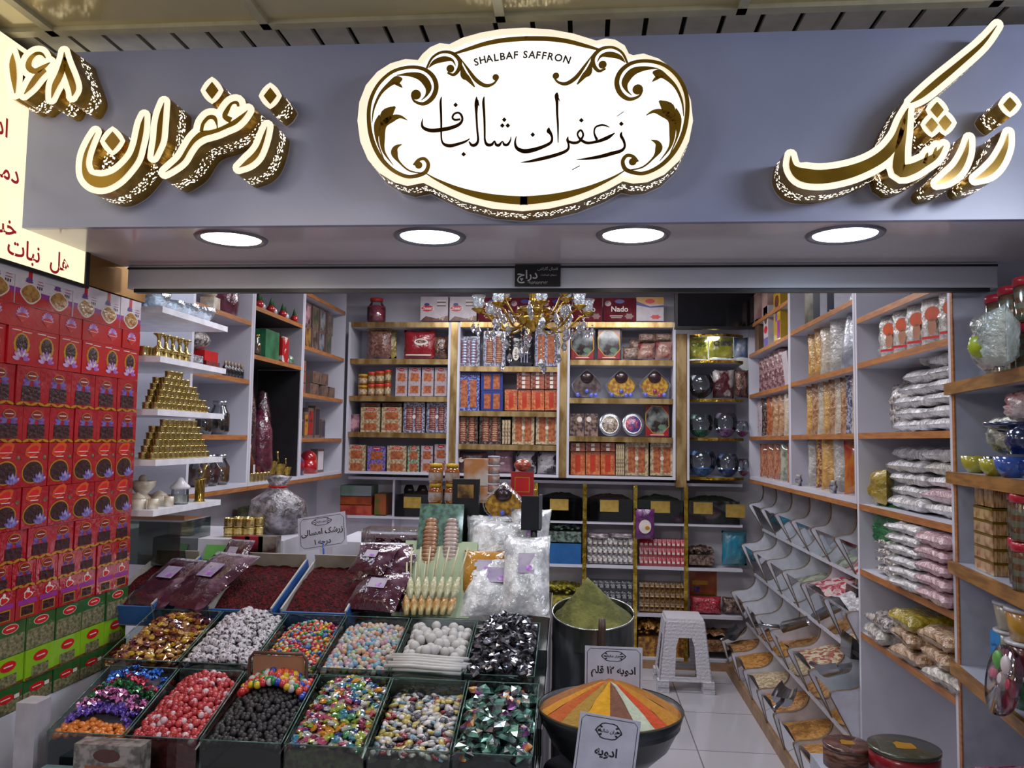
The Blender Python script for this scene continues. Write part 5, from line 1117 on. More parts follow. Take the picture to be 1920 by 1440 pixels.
# open unit
popc = mat('white_popcorn_bag', 'a8a49c', .15, col2='d8d4cc', scale=40, coat=1, bump=1, bscale=50); whb2 = mat('white_sweet_bag', 'b0aeb0', .12, col2='dcdadc', scale=35, coat=1, bump=1, bscale=45)
pnk = mat('pink_sweet_bag', 'b48a94', .12, col2='d4b4bc', scale=40, coat=1, bump=1); grs = mat('striped_grey_bag', '4c4440', .12, col2='c4bcb8', scale=60, coat=1, bump=.8); bei = mat('beige_nut_bag', '9a7454', .15, col2='c8ac8c', scale=45, coat=1, bump=1); colb = mat('colour_candy_bag', '2c5a7c', .12, col2='c4bcb4', scale=50, coat=1, bump=.8)
def lay(name, lab, w, d, h, m, px_, z, back=.14, rz=0, grp=None, rnd=0, cat='bag', tilt=0):
    """bag lying flat"""
    o = pouch(name, lab, cat, w, d, h*1.12, m, grp, rnd=rnd, crumple=.14, fat=True)
    o.location = (XR+back+d, Yr(px_), z+h*.56+.002); o.rotation_euler = (radians(90), 0, -pi/2+rz)
    return o
for k in range(3): lay('candy_bag', ['lower', 'middle', 'upper'][k]+' flat bag of blue and white candies on the highest shelf of the open unit', .30, .26, .045, colb, (1640, 1655, 1690)[k], S3[0]+k*.048, .16, rnd=k)
def ptom(b, w, h, y):
    b.ell(0, h*.58, w*.17, h*.14, y-.012, orange_p); b.ell(0, h*.34, w*.1, h*.16, y-.012, mat('figure_beige', 'b07858', .4)); b.rect(-w*.25, w*.25, h*.12, h*.17, y-.010, redp)
for k, px_ in enumerate((1650, 1676, 1700, 1726, 1762)): bagR('popcorn_bag', ['farthest, green-marked', 'second from far', 'middle', 'fourth, large-pictured', 'nearest'][k]+' white popcorn bag with orange print on the second open shelf', .17, .185, .08, popc, (1648, 1672, 1698, 1726, 1760)[k], S3[1], .08, .5, prints=ptom, rnd=k)
bagR('popcorn_bag', 'plain white bag slumped at the far end of the popcorn shelf', .2, .18, .1, popc, 1628, S3[1], .12, .2, rnd=9)
seq = [(1678, 0), (1745, 0), (1682, 1), (1748, 1), (1680, 2), (1746, 2), (1690, 3), (1750, 3), (1700, 4), (1752, 4), (1752, 5), (1756, 6)]
wd_ = {0: 'bottom', 1: 'second', 2: 'third', 3: 'fourth', 4: 'fifth', 5: 'sixth', 6: 'top'}
for k, (px_, l) in enumerate(seq): lay('sweet_bag', '%s layer, %s white sweet bag piled on the third shelf of the open unit' % (wd_[l], 'far' if px_ < 1720 else 'near'), .33, .32, .043, whb2, px_, S3[2]+l*.044, .04, .05*(k % 3), rnd=k % 4)
lay('sweet_bag', 'pale sweet bag crowning the far end of the white pile', .26, .24, .08, whb2, 1690, S3[2]+.225, .10, .4, rnd=5)
bagR('sweet_bag', 'small grey and white bag standing at the far end of the third open shelf', .16, .2, .08, grs, 1640, S3[2], .12, .2, rnd=2); bagR('sweet_bag', 'clear bag leaning behind the small grey one', .18, .24, .07, cle, 1625, S3[2], .2, .2, rnd=3)
for k in range(10): lay('sweet_bag', '%s layer, %s bag of pale sweets on the fourth shelf of the open unit' % (wd_[k//2], ('far', 'near')[k % 2]), .34, .32, .046, (whb2, pnk, whb2, popc, whb2)[k//2] if k % 2 else whb2, (1665, 1735)[k % 2], S3[3]+(k//2)*.047, .04+.01*(k % 3), rnd=k % 4)
bagR('sweet_bag', 'little yellow-topped bag at the far end of the fourth open shelf', .12, .15, .08, yel_film, 1622, S3[3], .06)
bagR('sweet_bag', 'crumpled bright green bag at the far end of the fifth open shelf', .22, .2, .14, mat('green_crumpled_bag', '0e5c2c', .2, col2='1c8040', scale=6, coat=1, bump=.9), 1630, S3[4]+.09, .10, .2)
bagR('sweet_bag', 'brown film bag standing behind the green one', .2, .26, .06, mat('tan_film', '7c5c3c', .2, coat=1, bump=.5), 1650, S3[4]+.02, .28, .2)
for k in range(4): lay('sweet_bag', '%s dark and white striped bag in the far pile on the fifth open shelf' % wd_[k], .2, .26, .034, grs, 1640, S3[4]+k*.035, .02, rnd=k)
for k in range(6): lay('sweet_bag', '%s white sweet bag in the middle pile on the fifth open shelf' % wd_[k], .24, .34, .038, whb2, 1692, S3[4]+k*.039, -.04, .1, rnd=k % 4)
for k in range(5): lay('sweet_bag', '%s pink sweet bag in the near pile on the fifth open shelf' % wd_[k], .22, .34, .044, pnk, 1752, S3[4]+k*.045, -.04, rnd=k % 4)
for k, (px_, l, m, s) in enumerate(((1640, 0, popc, 'pale yellow bag at the far end of the lowest open shelf'), (1645, 1, grs, 'grey film bag on the pale yellow one'), (1690, 0, bei, 'beige nut bag, lower one in the middle of the lowest open shelf'), (1695, 1, bei, 'beige nut bag, middle one of the lowest open shelf pile'), (1688, 2, mat('yellow_ribbon_bag', '8c7a14', .2, col2='b8a438', scale=40, coat=1, bump=.8), 'yellow ribbon bag on the beige nut bags'), (1755, 0, popc, 'cream nut bag at the near end of the lowest open shelf'), (1757, 1, bei, 'second nut bag at the near end of the lowest open shelf'), (1750, 2, bei, 'third nut bag at the near end of the lowest open shelf'))):
    lay('nut_bag', s, .22, .34, .055, m, px_, S3[5]+l*.057, -.03, .1*(k % 3-1), rnd=k % 4)

# ================================================================== OUTER UNIT (right edge of the picture), turned slightly
P0 = onx(1787, 826, XR); P0 = Vector((P0.x, P0.y-.006, 0)); dv = ray(1290, 826); dv = Vector((dv.x, dv.y, 0)).normalized(); nv = Vector((dv.y, -dv.x, 0))
def onp(px_, py_, off=0):
    d = ray(px_, py_); q = P0+nv*off; return CAM+d*((q-CAM).dot(nv)/d.dot(nv))
ang = math.atan2(-dv.x, dv.y)
ou = empty('outer_shelf_unit', (P0.x, P0.y, 0), (0, 0, ang)); tag(ou, 'grey-white shelf unit with thick oak edges at the far right foreground', 'shelf unit')
def loc_of(px_, off=0):   # local y of a pixel column on the face
    q = onp(px_, 826, off); return (q-P0).dot(dv)
gl_ = mat('unit_grey_panel', 'a8acbc', .35)
zt_u = onp(1787, 548).z
for nm, p, q, m in (('side_panel', (0, -.02, 0), (.45, 0, zt_u), gl_), ('back_panel', (.28, -.9, 0), (.295, -.02, zt_u+.3), gl_), ('corner_strip', (-.004, -.022, 0), (0, 0, zt_u), wood_edge), ('inner_post', (.262, -.30, 0), (.279, -.28, zt_u), wood_edge)):
    MB().bx(p, q, m).obj(nm, ou)
US = [onp(1787, 719).z, onp(1785, 884).z, onp(1787, 1050).z, onp(1790, 1237).z]
oak = mat('thick_oak_edge', '7c5424', .35, 0, '9a6c34', scale=10, stretch=(1, 1, 8))
for z in US: MB().bx((-.006, -.9, z-.034), (.28, -.02, z), gl_).bx((-.02, -.9, z-.036), (-.006, .02, z), oak).obj('shelf', ou)
def onU(o, px_, z, off=.05, rz=0):
    q = P0+dv*loc_of(px_)+nv*off; o.location = (q.x, q.y, z+.001); o.rotation_euler = (0, 0, ang-pi/2+rz); return o
stripe = mat('striped_seeds', '8a5c2c', .3, col2='8c947c', tex='wave', scale=11, edge=(.45, .55), coat=.6)
def mk_sj():
    b = MB().lathe([(.0001, .0), (.036, 0), (.038, .005), (.038, .085), (.034, .095)], stripe, 18); o = tag(b.obj('striped_seed_jar'), None, 'jar'); MB().lathe([(.0395, .0), (.0395, .09), (.035, .1)], bowl_g if 0 else thin('jar_plastic', 'f2f2f2', .06, .06), 18, cap=False).obj('clear_wall', o)
    MB().lathe([(.036, .095), (.041, .096), (.041, .115), (.036, .119), (.0001, .119)], mat('bright_red_lid', 'b0142c', .3, coat=.3), 18).obj('lid', o); return o
KJ = Kind(mk_sj)
def putj(px_, z, off, s, lab): onU(KJ.put((0, 0, 0), label=lab, scale=s, cat='jar'), px_, z, off)
for j, lv in enumerate(('lower', 'upper')):
    for k, px_ in enumerate((1832, 1864, 1900)): putj(px_, US[0]+j*.121, .07-.01*k, 1, '%s red-lidded striped seed jar, %s on the top shelf of the outer unit' % (lv, ('far one', 'middle one', 'near one')[k]))
o = pouch('toy_bag', 'clear bag with a yellow-green ball leaning on the striped jars', 'bag', .16, .16, .09, mat('toy_bag_film', '7c8078', .12, col2='b4bcb4', scale=10, coat=1, bump=.8)); onU(o, 1906, US[0], -.045); MB().ball((.0, -.03, .06), .032, mat('lime_ball', '9aa81c', .3), 12, 8).obj('lime_ball', o)
# crockery heap on the second shelf
def mk_cup2(lab, m, s=1):
    o = tag(MB().lathe([(.0001, .002), (.02, 0), (.036, .02), (.042, .05), (.039, .05), (.033, .022), (.0001, .008)], m, 18).obj('teacup'), lab, 'teacup'); MB().tube([(.038, 0, .042), (.058, 0, .04), (.06, 0, .022), (.04, 0, .014)], .004, m).obj('handle', o); o.scale = (s,)*3; return o
nvy = mat('navy_glaze', '16224c', .15, coat=1); ylw = mat('yellow_glaze', 'a8a020', .2, coat=1); blu = mat('blue_glaze', '2c50a0', .15, coat=1); wrap = mat('wrapped_crockery', '5c5c58', .12, col2='a8a898', scale=20, coat=1, bump=.9)
onU(mk_cup2('yellow teacup at the far end of the crockery shelf', ylw), 1808, US[1], .03, .5); onU(mk_cup2('dark navy teacup beside the yellow one', nvy), 1836, US[1], .05, 1); onU(mk_cup2('second yellow teacup in the crockery heap', ylw, .9), 1862, US[1], .0, 2); onU(mk_cup2('bright blue teacup at the front of the crockery heap', blu, 1.05), 1888, US[1], .01, .2)
o = pouch('crockery_pack', 'cellophane pack of crockery with silver ribbon over the teacups', 'package', .2, .12, .12, wrap); onU(o, 1842, US[1]+.055, .09)
o = tag(MB().lathe([(.0001, 0), (.05, .0), (.09, .02), (.095, .03), (.06, .02), (.0001, .012)], nvy, 20).obj('navy_dish'), 'wide navy dish lying on top of the crockery heap', 'dish'); onU(o, 1862, US[1]+.115, .07)
o = tag(MB().lathe([(.0001, 0), (.035, .0), (.05, .03), (.045, .06), (.02, .075), (.0001, .08)], nvy, 18).obj('navy_teapot'), 'navy teapot with an olive band in the crockery heap', 'teapot'); onU(o, 1884, US[1]+.06, .05); MB().tube([(.045, 0, .03), (.075, 0, .05), (.08, 0, .07)], [.01, .007, .005], nvy).obj('spout', o)
o = pouch('crockery_pack', 'red and white wrapped pack on top of the crockery heap', 'package', .18, .09, .1, mat('red_white_wrap', 'a01c38', .15, col2='b8a8a8', scale=6, coat=1, bump=.8)); onU(o, 1880, US[1]+.145, .07)
# third shelf: stacked wafer boxes and striped jars
wfb = mat('striped_wafers', '8a5c30', .2, col2='c4a478', scale=28, coat=1, stretch=(1, 8, 1), edge=(.4, .6)); gtape = mat('gold_tape', '8c741c', .2, .6)
for j in range(5):
    o = tag(MB().bx((-.075, -.03, 0), (.075, .03, .036), wfb).bx((-.076, -.031, .030), (.076, .031, .036), gtape).obj('wafer_box'), '%s clear box of striped wafers stacked on the third outer shelf' % wd_[j], 'box'); onU(o, 1832, US[2]+j*.037, .04)
for k in range(2): o = tag(MB().bx((-.035, -.02, 0), (.035, .02, .075), wfb).bx((-.036, -.021, .07), (.036, .021, .075), gtape).obj('wafer_box'), '%s upright clear wafer box standing on the wafer box stack' % ('far', 'near')[k], 'box'); onU(o, 1822+k*18, US[2]+.186, .035)
for k, px_ in enumerate((1878, 1908)):
    for j in range(2): putj(px_, US[2]+j*.121, .05-.03*k, 1, '%s red-lidded striped jar, %s pair beside the wafer boxes' % (('lower', 'upper')[j], ('far', 'near')[k]))
# fourth shelf: plastic tubs
wl = mat('white_plastic_lid', 'b4b4bc', .3, coat=.3)
def mk_tub2(lab, m, r=.05, h=.075):
    o = tag(MB().lathe([(.0001, 0), (r*.82, 0), (r, h*.9)], m, 18).obj('plastic_tub'), lab, 'tub'); MB().lathe([(r*.98, h*.88), (r*1.06, h*.9), (r*1.06, h*.98), (r*.9, h), (.0001, h)], wl, 18).obj('lid', o); return o
tc1, tc2, tc3 = mat('cream_tub', 'a49c88', .3, coat=.6), mat('sage_tub', '8a907c', .3, coat=.6), mat('dark_red_tub', '5c1824', .3, coat=.6)
for j, (m, l) in enumerate(((tc3, 'dark red plastic tub at the bottom of the far tub stack'), (tc2, 'sage plastic tub in the middle of the far tub stack'), (tc1, 'cream plastic tub on top of the far tub stack'))): onU(mk_tub2(l, m), 1834, US[3]+j*.077, .08)
for j, (m, l) in enumerate(((mat('green_tub', '2c6c3c', .3, coat=.6), 'green plastic tub at the bottom of the near tub stack'), (tc3, 'maroon plastic tub in the near tub stack'), (mat('orange_tub', 'a0641c', .3, coat=.6, col2='b88c2c', scale=10), 'orange plastic tub on top of the near tub stack'))): onU(mk_tub2(l, m, .058, .082), 1884, US[3]+j*.084, .05)
o = tag(MB().bx((-.035, -.001, 0), (.035, 0, .065), mat('blue_note', '1c78b8', .5)).obj('price_note'), 'bright blue handwritten price note stuck on the tub stack', 'note'); text_mesh(_b := MB(), 'فروشی', .02, mat('ink_blue', '0c2450', .5), T(0, -.0015, .035), True); _b.obj('handwriting', o); onU(o, 1866, US[3]+.105, -.012)
o = tag(MB().lathe([(.0001, 0), (.08, 0), (.085, .008), (.085, .022)], thin('jar_plastic', '', 0), 24, M=T(0, 0, .085) @ Matrix.Rotation(radians(78), 4, 'X')).obj('round_sweet_box'), 'round clear box of macaroon sweets leaning at the near end of the tub shelf', 'box')
onU(o, 1912, US[3], -.04)
for k, c in enumerate(('a83450', 'c8bcc0', '5c9c4c', 'b46478', 'c8bcc0', 'a83450', 'c8bcc0')):
    a = 2*pi*k/6; MB().ball(((0 if k == 6 else .052*cos(a)), -.012, .085+(0 if k == 6 else .052*sin(a))), .024, mat('sweet_'+c, c, .4), 12, 8, sc=(1, .5, 1)).obj('sweet', o)
# tins and bags near the floor at the lower right corner
tn = mat('olive_tin', '2c3020', .25, .5); ptin = mat('purple_label', '4a2a6c', .4)
for k, (px_, z, off, l) in enumerate(((1886, .62, .16, 'tall dark olive tin with a purple label, lower right corner'), (1915, .60, .10, 'second dark olive tin at the right edge of the picture'))):
    o = tag(MB().lathe([(.0001, 0), (.045, 0), (.045, .15), (.048, .152), (.048, .17), (.03, .175), (.0001, .175)], tn, 20).obj('tea_tin'), l, 'tin'); MB().lathe([(.0455, .02), (.0455, .11)], ptin, 20, cap=False).obj('label', o); MB().ell(0, .08, .025, .02, -.0475, ltp, 14).obj('label', o); onU(o, px_, z, off-.02)
lw = tag(MB().bx((-.16, -.3, 0), (.16, .3, .598), gl_).obj('low_cupboard'), 'low grey cupboard carrying the olive tea tins', 'cupboard'); q = P0+dv*loc_of(1905)+nv*.10; lw.location = (q.x, q.y, 0); lw.rotation_euler = (0, 0, ang-pi/2)
lw.rotation_euler = (0, 0, ang); lw.scale = (.75, 1, 1)

# ================================================================== SCOOP BINS (lower right)
Y0, PIT, NB = onx(1565, 900, XR+.01).y, .386, 6
lips = [at(1565, 1007, Y0), at(1545, 1122, Y0), at(1517, 1257, Y0), at(1489, 1392, Y0)]
bots = [at(1605, 1077, Y0), at(1583, 1205, Y0), at(1560, 1345, Y0)]
lips = [(p.x, p.z) for p in lips]; bots = [(p.x, p.z) for p in bots]+[(lips[3][0]+.06, .035)]
XBK = XR+.43; tops = [(XR+.10, ZBR-.03)]+bots[:3]
prof = []
for r in range(4):
    (tx, tz), (lx, lz), (bx_, bz) = tops[r], lips[r], bots[r]
    p0, p1, p2, p3 = Vector((tx, tz)), Vector((tx+.01, lz-.00+.02)), Vector((tx-.02, lz+.02)), Vector((lx+.035, lz+.028))
    hgt = tz-lz
    for k in range(9):
        u = k/8; a = u*pi/2
        prof.append((tx-(tx-lx-.045)*(1-cos(a))*1.0 if False else tx+.015*sin(2*a)-(tx-lx-.05)*(1-cos(a)), tz-(hgt-.012)*sin(a)))
    prof += [(lx+.02, lz+.008), (lx, lz), (lx-.002, lz-.012), (bx_, bz)]
rack = empty('scoop_bin_rack', (XR+.2, Y0+PIT*2, 0)); tag(rack, 'white rack of four rows of scoop bins with wavy dividers on the right', 'bin rack'); rx, ry = rack.location.x, rack.location.y
bin_edge = mat('beige_edging', '6c5a44', .5); binw = mat('bin_white_laminate', 'd4d4e0', .35)
for j in range(-1, NB):
    y = (Y0+PIT*j) if j >= 0 else U1+.012
    pl = [(x-rx, y-.006-ry, z) for x, z in prof]+[(XBK-rx, y-.006-ry, bots[3][1]), (XBK-rx, y-.006-ry, ZBR-.03)]
    mb = MB().prism(pl, (0, .012, 0), binw)
    np_ = len(prof)
    for i in range(np_-1):
        (xa, za), (xb2, z2) = prof[i], prof[i+1]; dx, dz = xb2-xa, z2-za; L_ = math.hypot(dx, dz) or 1; nx_, nz_ = -dz/L_*.003, dx/L_*.003
        q0 = [(xa-rx, y-.008-ry, za), (xb2-rx, y-.008-ry, z2), (xb2-rx, y+.008-ry, z2), (xa-rx, y+.008-ry, za)]
        q1 = [(a[0]-abs(nx_)-.001, a[1], a[2]) for a in q0]
        mb.add(q0+q1, [(4, 5, 6, 7), (0, 1, 5, 4), (2, 3, 7, 6)], bin_edge)
    mb.obj('divider', rack)
edge_w = mat('white_bin_rail', 'c4c4ce', .4)
ylo, yhi = U1+.018, Y0+PIT*(NB-1)
for r in range(4):
    bx_, bz = bots[r]
    MB().bx((bx_-.004-rx, ylo-ry, bz-.016), (XBK-rx, yhi-ry, bz), edge_w).obj('bin_floor', rack)
    for j in range(NB):
        ya = (Y0+PIT*(j-1)+.008) if j else U1+.02; yb = Y0+PIT*j-.008; lx, lz = lips[r]
        MB().add([(bx_-.002-rx, ya-ry, bz+.002), (bx_-.002-rx, yb-ry, bz+.002), (lx+.004-rx, yb-ry, lz), (lx+.004-rx, ya-ry, lz)], [(0, 1, 2, 3)], thin('bin_glass', 'f0f4f6', .03, .04)).obj('glass_front', rack)
MB().bx((XBK-.01-rx, ylo-ry, .03), (XBK-rx, yhi-ry, ZBR-.03), binw).obj('back_panel', rack)
bb = MB().bx((onz(1380, 1290, 0).x, ylo, 0), (onz(1380, 1290, 0).x+.02, yhi+.1, .07), mat('beech_plinth', '8c6c4c', .5, col2='a08060', scale=10)).bx((onz(1380, 1290, 0).x+.02, ylo, 0), (XBK, yhi+.1, .03), wall_m).obj('baseboard_right'); struct(bb)
nut = [mat('peanuts', '8c5c30', .5, col2='b88a54', scale=70, tex='cell', bump=1, bscale=90, edge=(.2, .8)), mat('pale_seeds', '9a8464', .5, col2='c4b494', scale=90, tex='cell', bump=1, edge=(.2, .8)), mat('golden_nuts', '94642c', .5, col2='c08c44', scale=70, tex='cell', bump=1, edge=(.2, .8)), mat('mixed_beans', '8c4a3c', .5, col2='b8b090', scale=60, tex='cell', bump=1, edge=(.3, .7)),
       mat('white_sweets_bin', '9c9aa0', .4, col2='d4d2d4', scale=60, tex='cell', bump=1, edge=(.2, .8)), mat('red_white_sweets', 'a02840', .3, col2='c8b4b0', scale=45, tex='cell', bump=1, coat=.6, edge=(.35, .6)), mat('grey_green_goods', '4c5450', .4, col2='88907c', scale=30, tex='cell', bump=.8, edge=(.2, .8)), mat('teal_wrapped', '2c5c5c', .3, col2='8c9c94', scale=35, tex='cell', coat=.8, edge=(.2, .8))]
kinds = {0: [(6, .55), (6, .5), (6, .5), (6, .5), (7, .55), (7, .5)], 1: [(4, 1.02), (5, .98), (6, .75), (7, .6), (6, .5), (7, .5)], 2: [(7, .5), (3, .95), (0, .7), (6, .5), (6, .5), (7, .5)], 3: [(2, .95), (2, .8), (0, .9), (1, .9), (2, .9), (0, .85)]}
kn = {0: 'peanuts', 1: 'pale seeds', 2: 'golden nuts', 3: 'mixed beans', 4: 'white sweets', 5: 'red and white sweets', 6: 'grey-green dried goods', 7: 'teal wrapped sweets'}
for r in range(4):
    for j in range(NB):
        ki, f = kinds[r][j]; ya = (Y0+PIT*(j-1)+.012) if j else U1+.024; yb = Y0+PIT*j-.012; lx, lz = lips[r]; bx_, bz = bots[r]
        H_ = (lz-bz)*f; fx = bx_+(lx-bx_)*min(1, f)+.014
        b = MB(); nn = 7; R_ = random.Random(r*10+j); vs = []
        for a in range(nn+1):
            for c in range(nn+1):
                x = fx+(XBK-.012-fx)*c/nn; vs.append((x, ya+(yb-ya)*a/nn, bz+.003+H_+.05*sin(pi*a/nn)*sin(pi*min(1, .2+c/nn))*(1+R_.uniform(-.2, .2))+(.06*c/nn)))
        b.add(vs, [(a*(nn+1)+c, a*(nn+1)+c+1, (a+1)*(nn+1)+c+1, (a+1)*(nn+1)+c) for a in range(nn) for c in range(nn)], nut[ki], True)
        b.add([(bx_+.006, ya, bz+.003), (bx_+.006, yb, bz+.003), (fx, yb, bz+.003+H_), (fx, ya, bz+.003+H_)], [(0, 1, 2, 3)], nut[ki])
        o = b.obj('bin_contents'); tag(o, '%s in the %s row of scoop bins, %s' % (kn[ki], ('top', 'second', 'third', 'lowest')[r], ('nearest column', 'second column from the near end', 'third column from the near end', 'fourth column', 'fifth column', 'farthest column')[j]), kn[ki].split()[-1], 'scoop bin contents', 'stuff')
steel = mat('steel', '8c8e94', .18, .9)
def mk_scoop():
    b = MB(); n = 8; vs = []
    for i in range(6):
        u = i/5; w = .045*(1-.25*u**3)
        for k in range(n+1):
            a = pi+pi*k/n; vs.append((w*cos(a), -.12*u, .045+.045*sin(a)*(1-.15*u)+(.0)))
    b.add(vs, [(i*(n+1)+k, i*(n+1)+k+1, (i+1)*(n+1)+k+1, (i+1)*(n+1)+k) for i in range(5) for k in range(n)], steel, True); b.add([vs[k] for k in range(n+1)], [tuple(range(n+1))], steel)
    o = b.obj('metal_scoop'); MB().tube([(0, 0, .03), (0, .05, .045), (0, .10, .06)], .009, steel).obj('handle', o); return tag(o, None, 'scoop')
K = Kind(mk_scoop)
for (r, j, px_, py_, rz, l) in ((2, 0, 1553, 1262, .3, 'steel scoop tipped over the lip of the nearest third-row bin'), (3, 1, 1468, 1318, 2.6, 'steel scoop lying on the nuts in the second lowest bin'), (3, 5, 1372, 1196, 2.4, 'small steel scoop in the farthest lowest bin'), (2, 2, 1470, 1180, 1.2, 'steel scoop in the third-row bin, third column')):
    Yc = (Y0+PIT*(j-.5)); p = at(px_, py_, Yc); K.put((p.x, Yc, p.z-.02), (radians(-20), 0, rz), l, 1.15, cat='scoop')
o = boxy('dark_box', 'tall dark mirror-like box standing in the nearest second-row bin', 'box', .14, .05, .30, mat('dark_glossy', '0e0d10', .08, coat=1)); p = at(1578, 1225, Y0-.12); o.location = (p.x+.03, Y0-.15, p.z); o.rotation_euler = (radians(-6), 0, -pi/2)
# round tins on the floor before the bins
def disc_tin(px_, py_, D_, r, h, m, lm, lab, st):
    p = at(px_, py_, D_); o = tag(MB().lathe([(.0001, 0), (r*.97, 0), (r*.97, h*.85)], m, 28).obj('round_sweet_tin'), lab, 'tin'); MB().lathe([(r, h*.8), (r, h*.97), (r*.93, h), (.0001, h)], lm, 28).obj('lid', o)
    MB().lathe([(r*.3, h+.0005), (.0001, h+.0012)], st, 10, wob=.2, cap=False).obj('sticker', o); o.location = (p.x, D_, p.z-h); return o
a = disc_tin(1588, 1392, 2.7, .074, .07, mat('brown_wafer_roll', '4a2a22', .4, col2='7c5444', scale=30, stretch=(1, 1, 4)), mat('brown_glossy_lid', '4c2e26', .25, col2='6c463a', scale=20, coat=.6), 'round brown sweet tin with a gold starburst sticker, bottom right', gold_p)
c = disc_tin(1695, 1398, 2.6, .104, .06, mat('red_band_tin', '8c1420', .3, coat=.5), mat('olive_lid', '3c3e30', .25, coat=.6), 'wide olive-lidded round tin with a red band, bottom right', gold_p)
zl = min(a.location.z, c.location.z)
for o_, lab in ((a, 'small white stand beneath the brown sweet tin'), (c, 'small white stand beneath the wide olive-lidded tin')):
    s_ = tag(MB().bx((-.09, -.09, 0), (.09, .09, o_.location.z-.001), gl_).obj('low_stand'), lab, 'stand'); s_.location = (o_.location.x, o_.location.y, 0)
    for k in range(2): pass
o = pouch('sweet_bag', 'pink and white bag at the foot of the outer unit, bottom right', 'bag', .2, .18, .12, mat('pink_white_bag', 'b0487c', .15, col2='b8b0b8', scale=8, coat=1, bump=.8)); p = at(1828, 1440, 2.5); o.location = (p.x-.02, 2.3, .60-.02); o.rotation_euler = (0, 0, .2)
s_ = tag(MB().bx((-.1, -.08, 0), (.1, .08, .578), gl_).obj('low_stand'), 'small white stand beneath the pink and white bag', 'stand'); s_.location = (o.location.x, o.location.y, 0)
# ================================================================== LOWER BACK SHELVING
DL = onz(1150, 1250, 0).y; LZ = lambda px_, py_: at(px_, py_, DL).z; LX = lambda px_: at(px_, 1000, DL).x
zt_ = at(950, 899, DL).z; XE = onz(1380, 1290, 0).x+.12
lr = empty('low_shelving', (LX(1096), DL, 0)); tag(lr, 'low white shelving with gold foil uprights along the back wall under the goods shelves', 'shelf unit'); ox, oy = lr.location.x, lr.location.y
xs_ = [XC+.02, LX(735), LX(912), LX(1004), LX(1096), LX(1191), LX(1286), XE]
zs_ = [LZ(1050, 976), LZ(1050, 1058), LZ(1050, 1146), .075]
MB().bx((xs_[0]-ox, 0, zt_-.02), (xs_[-1]-ox, .32, zt_), white_lam).obj('top_board', lr)
MB().bx((xs_[0]-ox, .31, .0), (xs_[-1]-ox, .32, zt_-.02), white_lam).obj('back_panel', lr)
for z in zs_: MB().bx((xs_[0]-ox, .0, z-.018), (xs_[-1]-ox, .31, z), white_lam).obj('shelf', lr)
for i, x in enumerate(xs_[1:-1]):
    MB().bx((x-.008-ox, .02, 0), (x+.008-ox, .31, zt_-.02), white_lam).obj('divider', lr)
    if i >= 1:
        m = MB(); z = .0; R_ = random.Random(i)
        for k in range(14):
            h = (zt_-.02)/14; m.bx((x-.014-ox, -.006-.002*(k % 2), z), (x+.014-ox, .012, z+h), gold_foil); z += h
        m.obj('gold_upright', lr)
struct(MB().bx((xs_[0], DL-.012, 0), (xs_[-1], DL-.001, .055), mat('beech_plinth', '', 0)).obj('baseboard_back'))
tagm = mat('brass_label_plate', 'a8893c', .45, .2, col2='b89a4c', scale=30); black_t = mat('black_tea', '121013', .85, col2='2a2628', scale=70, bump=.8); brown_t = mat('brown_spice', '2c1c18', .85, col2='4a342c', scale=70, bump=.8); green_t = mat('green_herb', '1c261a', .85, col2='384830', scale=70, bump=.8)
ln = ['leftmost', 'second from left', 'third', 'fourth', 'fifth']
glass_bin = thin('grey_bin_glass', 'b8bcc0', .05, .05)
for i, (a, b_, m, nm, lp) in enumerate(((3, 4, black_t, 'black tea', (1031, 936, 1066, 956)), (4, 5, brown_t, 'brown spice', (1125, 938, 1160, 959)), (5, 6, green_t, 'dark green herbs', (1220, 940, 1256, 961)), (6, 7, green_t, 'dark herbs', (1300, 942, 1336, 963)), (1, 2, brown_t, 'dark spice jars', (757, 932, 790, 952)))):
    x0, x1 = xs_[a]+.02, xs_[b_]-.02
    t = empty('tea_bin', ((x0+x1)/2, DL, zs_[0])); tag(t, 'dark glass drawer of %s with a gold label, under the back shelves' % nm, 'drawer'); hw = (x1-x0)/2
    MB().bx((-hw, -.004, .001), (hw, .0, .165), glass_bin).obj('glass_front', t)
    q = MB().bx((-hw, .004, .001), (hw, .24, .12), m); mound(q, hw*2, .24, .07, m, 10, M=T(0, .125, .12), seed=i, noise=.2); q.obj('contents', t)
    c_, w_, z_, h_ = px_fit(*lp, DL); MB().bx((c_-w_/2-t.location.x, -.007, z_-zs_[0]), (c_+w_/2-t.location.x, -.0045, z_-zs_[0]+h_), tagm).obj('label_plate', t)
    if nm == 'dark herbs': MB().bx((hw*.45, -.007, z_-zs_[0]-.02), (hw*.45+w_, -.0045, z_-zs_[0]+h_-.01), tagm).obj('label_plate', t)
def heap(lab, cat, x0, y0, x1, y1, m, dd=.06, name='candy_heap', d=.2, lump=None, R=.012):
    """loose goods: a lumpy heap plus the pieces on top"""
    c_, w_, z_, h_ = px_fit(x0, y0, x1, y1, DL); q = MB().bx((-w_/2, -d/2, 0), (w_/2, d/2, h_*.6), m); mound(q, w_, d, h_*.4, m, 12, M=T(0, 0, h_*.6), seed=len(lab), noise=.35, flat=.5)
    rr = random.Random(len(lab))
    for k in range(40):
        u, v = rr.uniform(-.9, .9), rr.uniform(-1, .3); q.ball((u*w_/2, v*d/2, h_*(.7+.25*rr.random())), R, m, 6, 4, sc=(1.4, .8, .8))
    o = q.obj(name); tag(o, lab, cat, kind='stuff'); o.location = (c_, DL+dd+d/2-.04, z_+.001); return o
